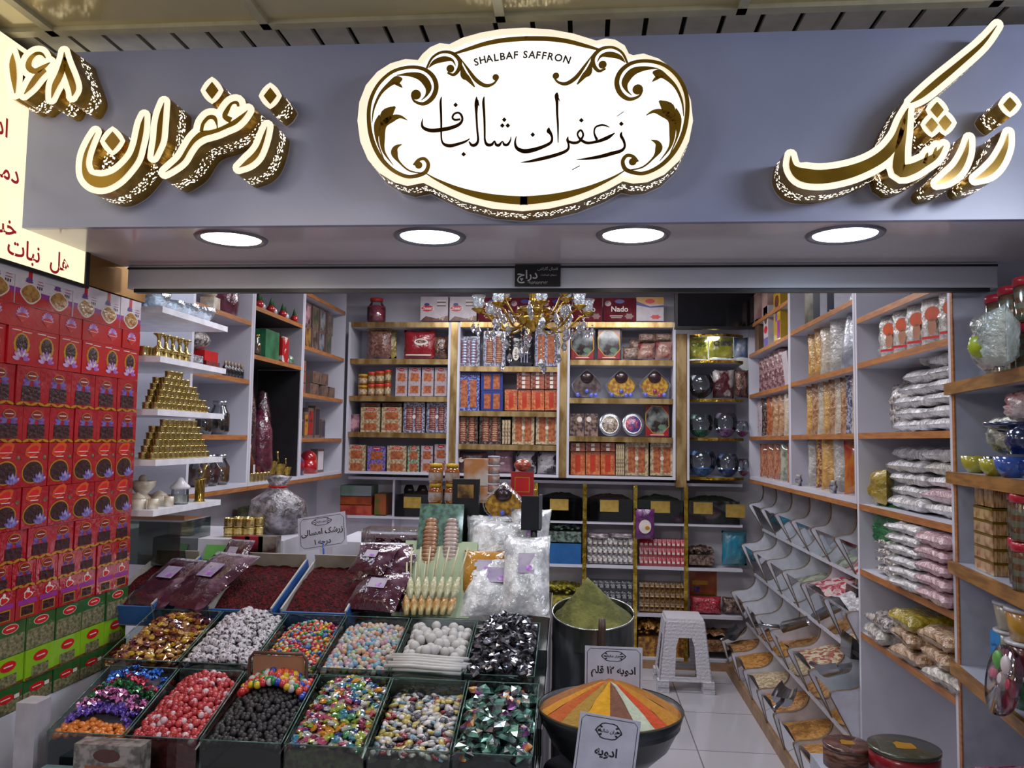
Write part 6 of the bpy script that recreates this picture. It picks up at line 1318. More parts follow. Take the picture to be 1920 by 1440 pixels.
def rowpk(lab, n, rows, x0, y0, x1, y1, mk, grp, w, h):
    K = Kind(mk); ca, wa, za, ha = px_fit(x0, y0, x1, y1, DL+.05); pw = wa/n; ph = ha/rows
    for r in range(rows):
        for k in range(n): o = K.put((ca-wa/2+pw*(k+.5), DL+.07+.0*r, za+.001+ph*r), (0, 0, 0), lab, cat='packet', group=grp); o.scale = (pw/w*.98, 1, ph/h*.98)
def mk_p(m, w, h, ac, nm='packet_stick'):
    def f():
        b = MB(); b.add([(-w/2, -.02, 0), (w/2, -.02, 0), (w/2*.9, -.032, h*.5), (w/2, -.02, h), (-w/2, -.02, h), (-w/2*.9, -.032, h*.5), (-w/2, .05, 0), (w/2, .05, 0), (w/2, .05, h), (-w/2, .05, h)], [(0, 1, 2, 5), (5, 2, 3, 4), (1, 7, 8, 3, 2), (6, 0, 5, 4, 9), (4, 3, 8, 9), (7, 6, 9, 8), (6, 7, 1, 0)], m)
        b.rect(-w*.3, w*.3, h*.3, h*.55, -.034, ac); return tag(b.obj(nm), None, 'packet')
    return f
bw = mat('black_white_wrap', '2c2620', .2, col2='b0acac', scale=40, coat=1, bump=.6); rdw = mat('red_wrap', '9c1828', .15, col2='c03c48', scale=30, coat=1, bump=.5); bkw = mat('black_wrap', '111216', .15, col2='34363c', scale=40, coat=1, bump=.5); brw = mat('bronze_wrap', '5c3c10', .15, .3, 'b4883a', scale=30, coat=1, bump=.6)
rowpk('black and white drink packet in the tight rows on the second low shelf', 9, 3, 1101, 1010, 1187, 1056, mk_p(bw, .03, .05, ltp), 'black and white packets', .03, .05)
pz2 = lambda o, x0, y0, x1, y1, w, h, dd=.07: (setattr(o, 'location', (px_fit(x0, y0, x1, y1, DL+dd)[0], DL+dd, px_fit(x0, y0, x1, y1, DL+dd)[2]+.001)), setattr(o, 'scale', (px_fit(x0, y0, x1, y1, DL+dd)[1]/w, 1, px_fit(x0, y0, x1, y1, DL+dd)[3]/h)), o)[2]
for k, (a, b_) in enumerate(((1102, 1143), (1145, 1187))): pz2(pouch('sweet_bag', ('left', 'right')[k]+' silvery bag lying on the black and white packets', 'bag', .15, .06, .10, mat('silvery_bag', '84787c', .12, col2='c0b4b8', scale=25, coat=1, bump=1), rnd=k), a, 999, b_, 1010, .15, .06)
rowpk('red stick packet in the tight rows on the second low shelf', 10, 3, 1198, 1012, 1284, 1060, mk_p(rdw, .03, .05, ltp), 'red stick packets', .03, .05)
rowpk('black sachet in the rows on the third low shelf', 8, 3, 1101, 1090, 1187, 1144, mk_p(bkw, .03, .05, mat('grey_print2', '8c8e94', .4)), 'black sachets', .03, .05)
rowpk('bronze gold bar packet in the rows on the third low shelf', 9, 3, 1198, 1094, 1286, 1146, mk_p(brw, .03, .05, mat('dark_bronze', '3c2408', .3, .3)), 'bronze bar packets', .03, .05)
blue_c = mat('blue_carton', '1c5c98', .45)
o = boxy('blue_tray', 'plain blue tray box on the second low shelf', 'box', .2, .2, .13, blue_c); pz2(o, 1028, 1017, 1090, 1056, .2, .13, .12)
q = heap('green wrapped toffees heaped on the blue tray box', 'toffees', 1010, 985, 1090, 1016, mat('dark_green_wrap', '1c2c24', .2, col2='6a8474', scale=35, coat=1, bump=.8), d=.16)
heap('yellow foil sweets filling the third low shelf at the left', 'sweets', 1013, 1100, 1090, 1146, mat('yellow_foil', '7c7414', .2, .2, 'b8ac34', scale=40, coat=1, bump=1))
o = boxy('blue_frame_box', 'blue box with a pale frame behind the yellow foil sweets', 'box', .14, .03, .12, mat('blue_frame', '1c2c6c', .4)); MB().rect(-.055, .055, .02, .10, -.0156, mat('blue_mid', '24509c', .4)).obj('picture', o); pz2(o, 1056, 1070, 1089, 1100, .14, .12, .25)
heap('dried nuts and berries in the right bay of the second low shelf', 'nuts', 1293, 1030, 1340, 1060, mat('mixed_dark_sweets', '3c2420', .3, col2='8c7464', scale=40, coat=.8, bump=.8))
pz2(pouch('snack_bag', 'turquoise bag on the second low shelf near the corner', 'bag', .16, .2, .09, mat('turquoise_film', '1c7c98', .2, col2='5c8c94', scale=5, coat=1, bump=.5)), 1353, 995, 1400, 1060, .16, .2)
def hung(b, w, h, y): b.ell(0, h*.42, w*.32, h*.22, y-.004, ltp); b.ell(w*.12, h*.38, w*.12, h*.06, y-.006, gold_p)
o = pouch('snack_bag', 'purple snack bag hanging on the gold upright over the red packets', 'bag', .11, .2, .04, mat('purple_film', '4c1450', .2, col2='7c3c7c', scale=10, coat=1, bump=.4), prints=hung); c_, w_, z_, h_ = px_fit(1191, 953, 1227, 1011, DL-.03); o.location = (c_, DL-.035, z_); o.scale = (w_/.11, 1, h_/.2)
o = boxy('orange_carton', 'orange and green printed carton standing on the third low shelf, right bay', 'carton', .18, .04, .2, mat('orange_print_carton', 'a8401c', .3, col2='c8703c', scale=8, coat=.5)); MB().rect(-.07, .03, .1, .13, -.0206, gold_p).rect(-.08, .08, .0, .035, -.0206, green_c).rect(-.06, -.02, .05, .09, -.0206, purp).obj('print', o); pz2(o, 1292, 1070, 1343, 1122, .18, .2, .25)
pz2(pouch('sweet_bag', 'bag of dark red sweets in front of the orange carton', 'bag', .2, .12, .12, sw('dark_red_sweets', '7c0c18', 'c83444'), fat=True), 1293, 1118, 1352, 1149, .2, .12, .10)
pz2(pouch('sweet_bag', 'brown mixed sweet bag at the corner of the third low shelf', 'bag', .16, .12, .10, mat('mixed_dark_sweets', '', 0), fat=True), 1354, 1120, 1396, 1149, .16, .12, .10)
for k, (a, b_) in enumerate(((1197, 1240), (1241, 1286))): heap(('golden snack bags heaped on the lowest shelf, left of the stool', 'golden snack bags heaped on the lowest shelf, behind the stool')[k], 'snacks', a, 1170, b_, 1236, mat('golden_snack', '6c3c0c', .2, .1, 'c48c2c', scale=30, coat=1, bump=1))
heap('almonds heaped on the lowest shelf near the corner', 'almonds', 1293, 1190, 1385, 1222, mat('almonds', '6c4628', .5, col2='a47c54', scale=60, tex='cell', bump=1, edge=(.2, .8)))
# left low bays
for k, (y0, y1, m, l) in enumerate(((945, 963, mat('red_crate', '8c2c24', .4, col2='b8503c', scale=14), 'red printed carton at the bottom of the crate stack'), (929, 945, mat('orange_crate', 'a8501c', .4, col2='8c3c20', scale=14), 'orange printed carton in the middle of the crate stack'), (910, 929, mat('green_crate', '1c7c34', .4, col2='8c9498', scale=5), 'green and white carton on top of the crate stack'))):
    o = boxy('fruit_carton', l, 'carton', .2, .2, .06, m); pz2(o, 645, y0, 703, y1, .2, .06, .12)
o = boxy('orange_crate', 'orange-green carton beside the crate stack', 'carton', .08, .2, .14, mat('orange_green_carton', '5c5a24', .4, col2='a0502c', scale=12)); pz2(o, 708, 925, 730, 963, .08, .14, .12)
for k, px_ in enumerate((752, 778, 803)):
    o = MB().lathe([(.0001, 0), (.05, 0), (.055, .05), (.045, .09), (.0001, .095)], mat('dark_jar_lid', '24222a', .25, col2='4a4640', scale=14, coat=.5), 16).obj('dark_jar'); tag(o, ('left', 'middle', 'right')[k]+' dark domed jar behind the gold-labelled glass drawer at the left', 'jar'); o.location = (LX(px_), DL+.27, zs_[0]+.13)
for k in range(8):
    o = boxy('tea_packet', 'upright green tea packet in the row under the left cabinets', 'packet', .05, .14, .15, mat('olive_packet', '3c4c2c', .3, col2='6c7448', scale=30, coat=.6), grp='green tea packets'); o.location = (-1.93, 4.55+k*.07, 1.03); o.rotation_euler = (0, 0, -pi/2)
for k in range(8):
    o = boxy('tea_packet', 'upright red and white packet in the row under the green tea packets', 'packet', .05, .14, .16, mat('red_white_packet', 'a02430', .3, col2='a8a0a8', scale=16, coat=.6, edge=(.5, .55)), grp='red and white packets'); o.location = (-1.90, 4.45+k*.07, .78); o.rotation_euler = (0, 0, -pi/2)
o = MB().bx((-2.055, 4.4, 1.005), (-1.82, 5.3, 1.025), white_lam).obj('side_shelf'); tag(o, 'dim white shelf under the left cabinets with green tea packets', 'shelf')
o = MB().bx((-2.055, 4.3, .755), (-1.80, 5.3, .775), white_lam).obj('side_shelf'); tag(o, 'lower dim shelf under the left cabinets with red and white packets', 'shelf')

# ================================================================== FRONT STEPPED COUNTER
def solve(px_, py_, X, Z): return None
# key points (photo pixels at chosen depths): front row lip, step 1, step 2, back
A0 = at(85, 1382, 2.00); A1 = at(1000, 1408, 2.00); XA, XB = A0.x, at(1001, 1420, 2.0).x
rows3 = [(2.00, at(600, 1398, 2.00).z, 2.27, at(600, 1265, 2.27).z), (2.31, at(600, 1252, 2.31).z, 2.60, at(600, 1153, 2.60).z), (2.63, at(560, 1141, 2.63).z, 2.96, at(560, 1047, 2.96).z)]
ct = empty('display_counter', ((XA+XB)/2, 2.0, 0)); tag(ct, 'stepped glass and white display counter in front of the shop, full of sweets', 'counter'); ox, oy = ct.location.x, 2.0
XR2 = at(1018, 1200, 2.3).x
dkg = mat('smoky_green_glass_base', '1c2422', .15, coat=.4); cw = mat('counter_side_white', 'a8a4ac', .4)
side_pts = [(-.0, 0), (-.0, rows3[0][1]-.17)]
def prof_c(o): return [(0, 0), (0, rows3[0][1]-.22), (.29, rows3[0][3]-.20), (.30, rows3[1][1]-.14), (.60, rows3[1][3]-.14), (.61, rows3[2][1]-.10), (.98, rows3[2][3]-.10), (.98, 0)]
MB().prism([(XB+.005-ox, y, z) for y, z in prof_c(0)], (XR2-XB-.006, 0, 0), cw).obj('side_panel', ct)
pf = [(y, z) for y, z in prof_c(0)]; MB().prism([(XA-ox, y+.004, z) for y, z in pf], (XB-XA, 0, 0), dkg).obj('body', ct)
MB().bx((XA-.085-ox, .0, 0), (XA-.03-ox, .06, .90), cw).obj('left_post', ct)
tray_glass = thin('tray_glass', 'c8d6d0', .05, .03); edge_glass = mat('glass_edge', '5c7c74', .1, trans=.3)
front_div = [[85, 228, 370, 538, 690, 848, 1001], [(215, 235)], ]
# tray boundaries: x pixels at the front edge / back edge of each row
ROWF = [[85, 232, 372, 530, 685, 846, 1001], [188, 332, 470, 592, 728, 868, 1004]]
def edge_x(px_, D_, z_):   # x so that the point (x, D, z) shows in pixel column px
    d = ray(px_, 720); # iterate on row pixel
    x = at(px_, 1200, D_).x
    for _ in range(6):
        v = RW.transposed() @ (Vector((x, D_, z_))-CAM); u = 960+F*v.x/(-v.z); x += (px_-u)/F*D_
    return x
TR = {}
for r, (ya, za, yb, zb_2) in enumerate(rows3[:2]):
    xsf = [edge_x(p, ya, za) for p in ROWF[r]]
    dep = (.20, .13)[r]
    for i in range(6):
        x0, x1 = xsf[i]+.004, xsf[i+1]-.004; t = empty('glass_tray', ((x0+x1)/2, ya, za-dep)); TR[(r, i)] = (x0, x1, ya, za, yb, zb_2, dep, t)
        w = (x1-x0)/2; dy = yb-ya; dz = zb_2-za
        MB().add([(-w, 0, 0), (w, 0, 0), (w, 0, dep), (-w, 0, dep)], [(0, 1, 2, 3)], tray_glass).tube([(-w, 0, dep), (w, 0, dep)], .0018, edge_glass, 4).obj('glass_front', t)
        for sx in (-w, w): MB().add([(sx, 0, 0), (sx, dy, dz), (sx, dy, dep+dz), (sx, 0, dep)], [(0, 1, 2, 3)], tray_glass).tube([(sx, 0, dep), (sx, dy, dep+dz)], .0018, edge_glass, 4).obj('glass_side', t)
        MB().add([(-w, dy, dz), (w, dy, dz), (w, dy, dep+dz), (-w, dy, dep+dz)], [(0, 1, 2, 3)], tray_glass).tube([(-w, dy, dep+dz), (w, dy, dep+dz)], .0018, edge_glass, 4).obj('glass_back', t)
tl = {(0, 0): 'foil flowers and orange sweets', (0, 1): 'red and pink balls', (0, 2): 'black balls with coloured ones behind', (0, 3): 'mixed crystal sweets', (0, 4): 'pebble sweets', (0, 5): 'green foil sweets',
      (1, 0): 'amber mixed sweets', (1, 1): 'speckled white balls', (1, 2): 'tiny coloured sweets', (1, 3): 'pastel balls', (1, 4): 'white balls and sticks', (1, 5): 'silver foil sweets'}
for k, v in tl.items(): tag(TR[k][7], 'glass tray holding %s, %s row of the counter' % (v, ('front', 'second')[k[0]]), 'tray')
def cm(n, c, **kw): return mat(n, c, kw.pop('r', .3), coat=kw.pop('coat', .25), **kw)
def fill(key, makers, n, size, lab, grp, base, cat='sweet', top=.0, seed=0, jit=.35, region=(0, 1, 0, 1), under=-.010, mountain=.03, flatz=False, zoff=0):
    """base: a bed of the same sweets (stuff) topped by n separate pieces laid on a jittered grid"""
    x0, x1, ya, za, yb, zb2, dep, t = TR[key]; R_ = random.Random(seed+key[0]*10+key[1]); w = x1-x0; dy = yb-ya; dz = zb2-za
    def surf(u, v): return za+dz*v*.74-.014+mountain*sin(pi*min(1, max(0, u)))*(.35+.65*sin(pi*min(1, v*.75)))+under+zoff
    m = 10
    if base:
        b = MB(); vs = [(x0+.003+(w-.006)*a/m, ya+.004+(dy-.008)*c/m, surf(a/m, c/m)-.004) for c in range(m+1) for a in range(m+1)]
        b.add(vs, [(c*(m+1)+a, c*(m+1)+a+1, (c+1)*(m+1)+a+1, (c+1)*(m+1)+a) for c in range(m) for a in range(m)], base, True)
        fr = [(x0+.003+(w-.006)*a/m, ya+.004, surf(a/m, 0)-.004) for a in range(m+1)]; b.add(fr+[(p[0], p[1], za-dep*.75) for p in fr], [(a, a+1, a+m+2, a+m+1) for a in range(m)], base)
        tag(b.obj('sweet_bed'), 'bed of %s under the loose ones' % tl[key], 'sweets', kind='stuff')
    Ks = [Kind(mk) for mk in makers]; u0, u1, v0, v1 = region
    W_, H_ = w*(u1-u0), dy*(v1-v0); st = math.sqrt(W_*H_/n); nx = max(1, int(W_/st)); ny = max(1, int(n/nx)); c = 0
    for j in range(ny):
        for i in range(nx):
            if c >= 298: return
            u = u0+(u1-u0)*(i+.5+R_.uniform(-jit, jit)+(.25 if j % 2 else -.25)*.8)/nx; v = v0+(v1-v0)*(j+.5+R_.uniform(-jit, jit))/ny
            u = min(.97-size/w/2*1, max(.03+size/w/2, u)); v = min(.96, max(.04, v))
            k = R_.choice(Ks); z = surf(u, v)+R_.uniform(0, size*.45)+top
            k.put((x0+w*u, ya+dy*v, z), (R_.uniform(-.5, .5), R_.uniform(-.5, .5), R_.uniform(0, 6.28)), lab, R_.uniform(.88, 1.12), grp, cat); c += 1
def ballmk(name, m, r, sc=(1, 1, 1), n=8, k=5): return lambda: tag(MB().ball((0, 0, 0), r, m, n, k, sc=sc).obj(name), None, 'sweet')
def wrapmk(name, m, m2, s, tw=True):
    def f():
        b = MB(); R_ = random.Random(len(name)+int(s*1000)); b.ball((0, 0, 0), s, m, 7, 5, sc=(1.25, .75, .6))
        if tw:
            for sg in (-1, 1):
                n = 6; vs = [(sg*s*1.1, 0, 0)]+[(sg*s*(1.9+.2*(q % 2)), s*.7*cos(2*pi*q/n), s*.45*sin(2*pi*q/n)) for q in range(n)]; b.add(vs, [(0, q+1, (q+1) % n+1) for q in range(n)], m2)
        return tag(b.obj(name), None, 'sweet')
    return f
def crumple(name, ms, s, seed):
    def f():
        R_ = random.Random(seed); b = MB(); n, k = 7, 5; vs = []; 
        for j in range(k+1):
            for i in range(n): rr = s*R_.uniform(.6, 1.25); vs.append((rr*sin(pi*j/k)*cos(2*pi*i/n)*1.2, rr*sin(pi*j/k)*sin(2*pi*i/n), -rr*.65*cos(pi*j/k)))
        for j in range(k):
            for i in range(n): b.add([vs[j*n+i], vs[j*n+(i+1) % n], vs[(j+1)*n+(i+1) % n], vs[(j+1)*n+i]], [(0, 1, 2, 3)], ms[R_.randrange(len(ms))])
        return tag(b.obj(name), None, 'sweet')
    return f
# --- front row
fo = lambda n, c, c2: mat(n, c, .2, .4, c2, scale=60, coat=.8)
x0, x1, ya, za, yb, zb2, dep, t = TR[(0, 0)]
bands = [((0, 1, .76, 1), ('blue foil flower', 'foil flowers, blue', fo('foil_blue', '1450b8', '3c84e0')), 26), ((0, 1, .64, .78), ('crimson foil flower', 'foil flowers, crimson', fo('foil_crimson', '981c38', 'c83c54')), 16), ((0, 1, .52, .66), ('green foil flower', 'foil flowers, green', fo('foil_green', '0c4c28', '2c8c4c')), 18),
         ((0, 1, .34, .53), ('pink foil flower', 'foil flowers, pink', fo('foil_pink', 'a84890', 'e098cc')), 26), ((0, 1, .20, .36), ('violet foil flower', 'foil flowers, violet', fo('foil_violet', '54389c', '7c64c4')), 22)]
for i, (rg, (nm, gr, m), n) in enumerate(bands):
    def mkf(m=m):
        b = MB(); n_ = 6
        for q in range(n_): a = 2*pi*q/n_; b.add([(0, 0, -.004), (.013*cos(a-.4), .013*sin(a-.4), .006+.004*(q % 2)), (.018*cos(a), .018*sin(a), .002), (.013*cos(a+.4), .013*sin(a+.4), .008)], [(0, 1, 2, 3)], m)
        b.ball((0, 0, .002), .006, m, 6, 4); return tag(b.obj('foil_flower'), None, 'sweet')
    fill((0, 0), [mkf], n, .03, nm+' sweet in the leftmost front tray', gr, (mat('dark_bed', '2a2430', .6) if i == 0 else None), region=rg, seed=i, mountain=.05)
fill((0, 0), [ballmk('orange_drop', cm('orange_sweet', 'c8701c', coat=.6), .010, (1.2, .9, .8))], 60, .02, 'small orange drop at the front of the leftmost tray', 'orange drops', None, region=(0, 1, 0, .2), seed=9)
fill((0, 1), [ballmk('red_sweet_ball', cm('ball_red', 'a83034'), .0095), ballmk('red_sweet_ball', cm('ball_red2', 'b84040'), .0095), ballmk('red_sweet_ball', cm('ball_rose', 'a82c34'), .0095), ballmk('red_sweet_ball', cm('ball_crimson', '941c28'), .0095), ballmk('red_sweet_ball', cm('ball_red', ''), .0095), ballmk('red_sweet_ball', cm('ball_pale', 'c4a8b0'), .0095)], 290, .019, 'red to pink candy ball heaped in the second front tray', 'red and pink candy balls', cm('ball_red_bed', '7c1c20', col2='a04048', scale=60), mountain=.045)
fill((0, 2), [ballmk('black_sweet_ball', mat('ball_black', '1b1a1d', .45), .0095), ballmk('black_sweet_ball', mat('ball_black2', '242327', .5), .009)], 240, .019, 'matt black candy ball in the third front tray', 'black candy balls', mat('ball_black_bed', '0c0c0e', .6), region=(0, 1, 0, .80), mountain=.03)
gum = [('be2c2c', 'red'), ('c8501c', 'orange'), ('1c3ca0', 'blue'), ('1c7c3c', 'green'), ('c8a81c', 'yellow'), ('b8b0b0', 'white'), ('b82c34', 'red')]
fill((0, 2), [ballmk('gumball', cm('gum_'+n_+c[:2], c, coat=.6), .011) for c, n_ in gum], 90, .022, 'glossy coloured gumball at the back of the black candy tray', 'coloured gumballs', None, region=(.04, .96, .70, 1), mountain=.045, top=.014)
pa, pb_ = at(467, 1322, 2.262), at(577, 1226, 2.262); bw_ = (pb_.x-pa.x)/2; bh_ = pb_.z-pa.z
bxx = MB().bx((-bw_+.008, -.002, .008), (bw_-.008, 0, bh_-.008), mat('tan_box_inside', '94684c', .5))
o = tag(bxx.obj('gumball_box'), 'open brown box with a tan back standing behind the gumballs', 'box'); brf = mat('brown_box_rim', '4c3024', .4)
MB().tube([(-bw_+.012, -.006, 0), (-bw_, -.006, .02), (-bw_, -.006, bh_-.016), (-bw_+.012, -.006, bh_), (bw_-.012, -.006, bh_), (bw_, -.006, bh_-.016), (bw_, -.006, .02), (bw_-.012, -.006, 0)], .005, brf, 6).obj('rim', o); o.location = ((pa.x+pb_.x)/2, 2.262, pa.z)
mx = [('a84c68', 0), ('8c9c34', 0), ('b87c1c', 0), ('3c7c94', 0), ('aaa8a4', 0), ('7c2444', 0), ('4c8c5c', 0), ('a4a45c', 0), ('2c3c78', 0), ('b8b4b0', 0)]
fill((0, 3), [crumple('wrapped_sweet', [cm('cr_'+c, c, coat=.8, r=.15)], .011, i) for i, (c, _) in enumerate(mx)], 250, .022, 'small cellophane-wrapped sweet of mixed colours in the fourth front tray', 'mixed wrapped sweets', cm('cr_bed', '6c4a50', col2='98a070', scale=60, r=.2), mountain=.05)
pb = ['b8b4b0', 'c4c0bc', 'a49448', 'b0a060', '7c2028', '2c2c34', 'a8a4a8', 'b8b4b0', '44404c', '6c8898']
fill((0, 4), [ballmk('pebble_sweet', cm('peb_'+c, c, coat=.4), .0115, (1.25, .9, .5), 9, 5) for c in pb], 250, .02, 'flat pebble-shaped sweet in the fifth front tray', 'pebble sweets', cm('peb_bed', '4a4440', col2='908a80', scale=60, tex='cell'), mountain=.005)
foil_g = mat('foil_teal', '1c4c40', .15, .5, '7cb0a0', scale=25, coat=1); foil_s = mat('foil_silver', '6c7478', .12, .8, 'c4ccd0', scale=30); foil_p = mat('foil_plum', '4c1c50', .2, .4, '8c4c90', scale=30, coat=1); foil_k = mat('foil_black', '15181a', .15, .5, '3c4444', scale=30); foil_o = mat('foil_orange', 'a8582c', .3, .1, 'c89c6c', scale=40)
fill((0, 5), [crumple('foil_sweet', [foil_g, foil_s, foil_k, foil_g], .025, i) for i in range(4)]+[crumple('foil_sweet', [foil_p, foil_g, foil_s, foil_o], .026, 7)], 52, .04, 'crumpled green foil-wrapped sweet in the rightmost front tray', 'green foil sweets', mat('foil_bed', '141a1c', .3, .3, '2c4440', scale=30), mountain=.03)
# --- second row
am = ['7c3c14', 'a0702c', '541c2c', '8c5c3c', 'b8905c', '4c1830', 'b08c24']
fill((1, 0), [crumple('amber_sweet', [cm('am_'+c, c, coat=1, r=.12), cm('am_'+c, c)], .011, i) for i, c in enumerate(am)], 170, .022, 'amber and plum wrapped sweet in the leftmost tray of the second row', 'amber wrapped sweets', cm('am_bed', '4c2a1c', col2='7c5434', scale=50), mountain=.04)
spk = mat('speckled_white', 'b8b4ba', .55, col2='34303a', scale=120, edge=(.52, .58)); 
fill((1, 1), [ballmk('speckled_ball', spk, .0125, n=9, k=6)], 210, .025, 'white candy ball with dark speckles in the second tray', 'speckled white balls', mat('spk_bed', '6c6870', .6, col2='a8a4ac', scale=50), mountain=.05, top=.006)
tiny = mat('tiny_sweets', 'b03420', .3, col2='b8a42c', scale=140, tex='cell', coat=.5, edge=(.3, .5))
nt = tiny.node_tree; rp = [n for n in nt.nodes if n.type == 'VALTORGB'][0]; rp.color_ramp.interpolation = 'CONSTANT'
for p_, c in ((.25, 'c8441c'), (.38, 'c0b03c'), (.5, '2c64a0'), (.62, 'b82c3c'), (.74, 'b8b0ac'), (.86, '3c8c54')): e = rp.color_ramp.elements.new(p_); e.color = lin(c)+(1,)
tc8 = ['c0301c', 'c8641c', 'b8a024', '2c5ca4', 'b8b0b0', '3c8450', 'a82c4c']
fill((1, 2), [ballmk('tiny_sweet', cm('tn_'+c, c, coat=.5), .0075, (1.3, .8, .7), 6, 4) for c in tc8], 296, .012, 'tiny bright sweet on the surface of the third tray, second row', 'tiny coloured sweets', tiny, mountain=.03, top=.002)
pas8 = ['b0a0a4', 'a87c88', '7c94ac', '94a484', 'b89c7c', 'a8a4a0', 'b07c64', '6494a8', 'b8b0a4']
fill((1, 3), [ballmk('pastel_ball', cm('pa_'+c, c, r=.5, coat=0), .0092) for c in pas8], 290, .018, 'small pastel candy ball in the fourth tray of the second row', 'pastel candy balls', mat('pa_bed', '7c7478', .6, col2='94989c', scale=60, tex='cell'), mountain=.02, top=.004)
wht = mat('sugar_white', 'b4b2b0', .5)
fill((1, 4), [ballmk('white_ball', wht, .0165, (1, 1, .95), 9, 6)], 60, .033, 'large white candy ball at the back of the fifth tray, second row', 'large white balls', mat('white_bed', '8c8a8a', .6), region=(0, 1, .38, 1), mountain=.02)
x0, x1, ya, za, yb, zb2, dep, t = TR[(1, 4)]
for k in range(11):
    o = tag(MB().tube([(-.115, 0, 0), (-.04, .004, .002), (.04, -.003, .001), (.115, .002, -.001)], .0062, wht, 8).obj('sugar_stick'), 'white sugar stick lying across the front of the fifth tray, second row', 'sugar stick', 'white sugar sticks'); o.location = ((x0+x1)/2+.012*(k % 3-1), ya+.012+.0125*(k % 6), za-.002+.011*(k//6)+.012*(k % 6)*.35); o.rotation_euler = (0, .02*(k % 3-1), .05*(k % 3-1)-.04)
slv = mat('foil_silver2', '50525a', .15, .85, 'b8b8c4', scale=45); slk = mat('foil_dark', '17171b', .2, .5, '44444c', scale=40)
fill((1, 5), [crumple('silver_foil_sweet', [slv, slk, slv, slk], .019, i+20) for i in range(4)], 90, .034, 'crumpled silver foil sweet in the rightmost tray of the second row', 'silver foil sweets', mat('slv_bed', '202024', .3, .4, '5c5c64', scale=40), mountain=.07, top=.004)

# --- third row: barberry boxes, maroon bags, rock candy and sugar bags
ya, za, yb, zb2 = rows3[2]; tilt = math.atan2(zb2-za, yb-ya)
barb = mat('barberries', '1c0507', .7, col2='5c0f16', scale=130, tex='cell', bump=1, bscale=140, edge=(.1, .9), spec=.15); boxw = mat('barberry_box_white', 'a8a49c', .5); boxbl = mat('box_blue_rim', '2c5c9c', .4); boxin = mat('box_inner_grey', '8c8678', .6)
def berry(px0, px1, lab, fh=.6):
    xa, xb2 = edge_x(px0, ya, za), edge_x(px1, ya, za); w = xb2-xa; L_ = math.hypot(yb-ya, zb2-za); H_ = .085
    t = empty('barberry_box', ((xa+xb2)/2, ya, za-H_*.9)); tag(t, lab, 'box'); t.rotation_euler = (tilt, 0, 0)
    b = MB(); b.bx((-w/2, 0, 0), (w/2, .006, H_*.86), boxbl).bx((-w/2, L_-.006, 0), (w/2, L_, H_+.02), boxin).bx((-w/2, 0, 0), (w/2, L_, .004), boxw)
    for sx in (-1, 1): b.bx((sx*w/2-.003, 0, 0), (sx*w/2+.003, L_, H_), boxw); b.bx((sx*w/2+sx*.004-.002, 0, -.0), (sx*w/2+sx*.004+.002, L_, H_-.003), boxbl)
    b.obj('carton', t); q = MB(); m = 12; R_ = random.Random(int(px0)); vs = [(-w/2+.005+(w-.01)*i/m, .008+(L_-.016)*j/m, H_*fh+.022*sin(pi*j/m)+R_.uniform(0, .008)) for j in range(m+1) for i in range(m+1)]
    q.add(vs, [(j*(m+1)+i, j*(m+1)+i+1, (j+1)*(m+1)+i+1, (j+1)*(m+1)+i) for j in range(m) for i in range(m)], barb, True); q.bx((-w/2+.005, .007, .005), (w/2-.005, .009, H_*fh), barb); c = q.obj('barberries', t); c['kind'] = 'stuff'; return t
berry(398, 514, 'blue-rimmed white box of dark red barberries, middle of the third row', .62); berry(533, 652, 'white box of dark red barberries beneath the price card, third row', .62); berry(205, 292, 'leftmost barberry box, mostly hidden by the packet wall', .55)
mrn = mat('maroon_berry_bag', '3c1824', .12, col2='8c6c80', scale=9, edge=(.5, .75), coat=1, bump=.8, bscale=18); sil = mat('silvery_film_edge', '9c98a8', .1, .3, col2='c4c0cc', scale=20, coat=1, bump=.8)
def slab(name, lab, px_, py_, D_, w, h, d, m, rz, tl_, grp=None, cat='bag', labelm=None, rnd=1, seal=True, prints=None):
    """bag leaning back on the slope: (px, py) is its lower edge centre"""
    def pr(b, w_, h_, y): 
        if labelm: b.rect(-w_*.17, w_*.17, h_*.46, h_*.70, y-.004, labelm); b.ell(w_*.05, h_*.52, w_*.07, h_*.035, y-.005, lotus, 10)
        if prints: prints(b, w_, h_, y)
    o = pouch(name, lab, cat, w, h, d, m, grp, seal=sil if seal else None, rnd=rnd, prints=pr); o.location = at(px_, py_, D_); o.rotation_euler = (-tl_, 0, rz); return o
lbl = mat('white_flower_label', 'a8a0b0', .35, col2='8c7ca0', scale=14)
tl0 = radians(62)
slab('berry_bag', 'maroon barberry bag at the far left of the third row, by the packet wall', 262, 1138, ya-.0, .20, .27, .05, mrn, -.30, tl0, labelm=lbl, rnd=3)
slab('berry_bag', 'large maroon barberry bag with silvery edges left of the barberry boxes', 330, 1142, ya-.03, .22, .30, .05, mrn, -.42, tl0-.04, labelm=lbl, rnd=4)
slab('berry_bag', 'small maroon bag with white label propped behind the large one', 424, 1076, 2.86, .12, .14, .04, mrn, -.3, radians(35), labelm=lbl, rnd=5)
for k, (px_, py_, D_, w, h, rz, l) in enumerate(((716, 1150, 2.66, .21, .19, .05, 'lowest maroon barberry bag of the pile right of the boxes'), (690, 1146, 2.64, .19, .17, -.25, 'lower left maroon bag of the pile right of the boxes'), (706, 1104, 2.74, .20, .16, -.12, 'middle maroon bag of the pile right of the boxes'), (715, 1088, 2.78, .20, .17, .08, 'upper right maroon bag with a white label, on the pile'), (682, 1078, 2.80, .15, .13, -.35, 'upper left maroon bag with a white label, on the pile'))):
    slab('berry_bag', l, px_, py_, D_-.02*k, w, h, .045, mrn, rz, radians(50), labelm=lbl, rnd=k+6)
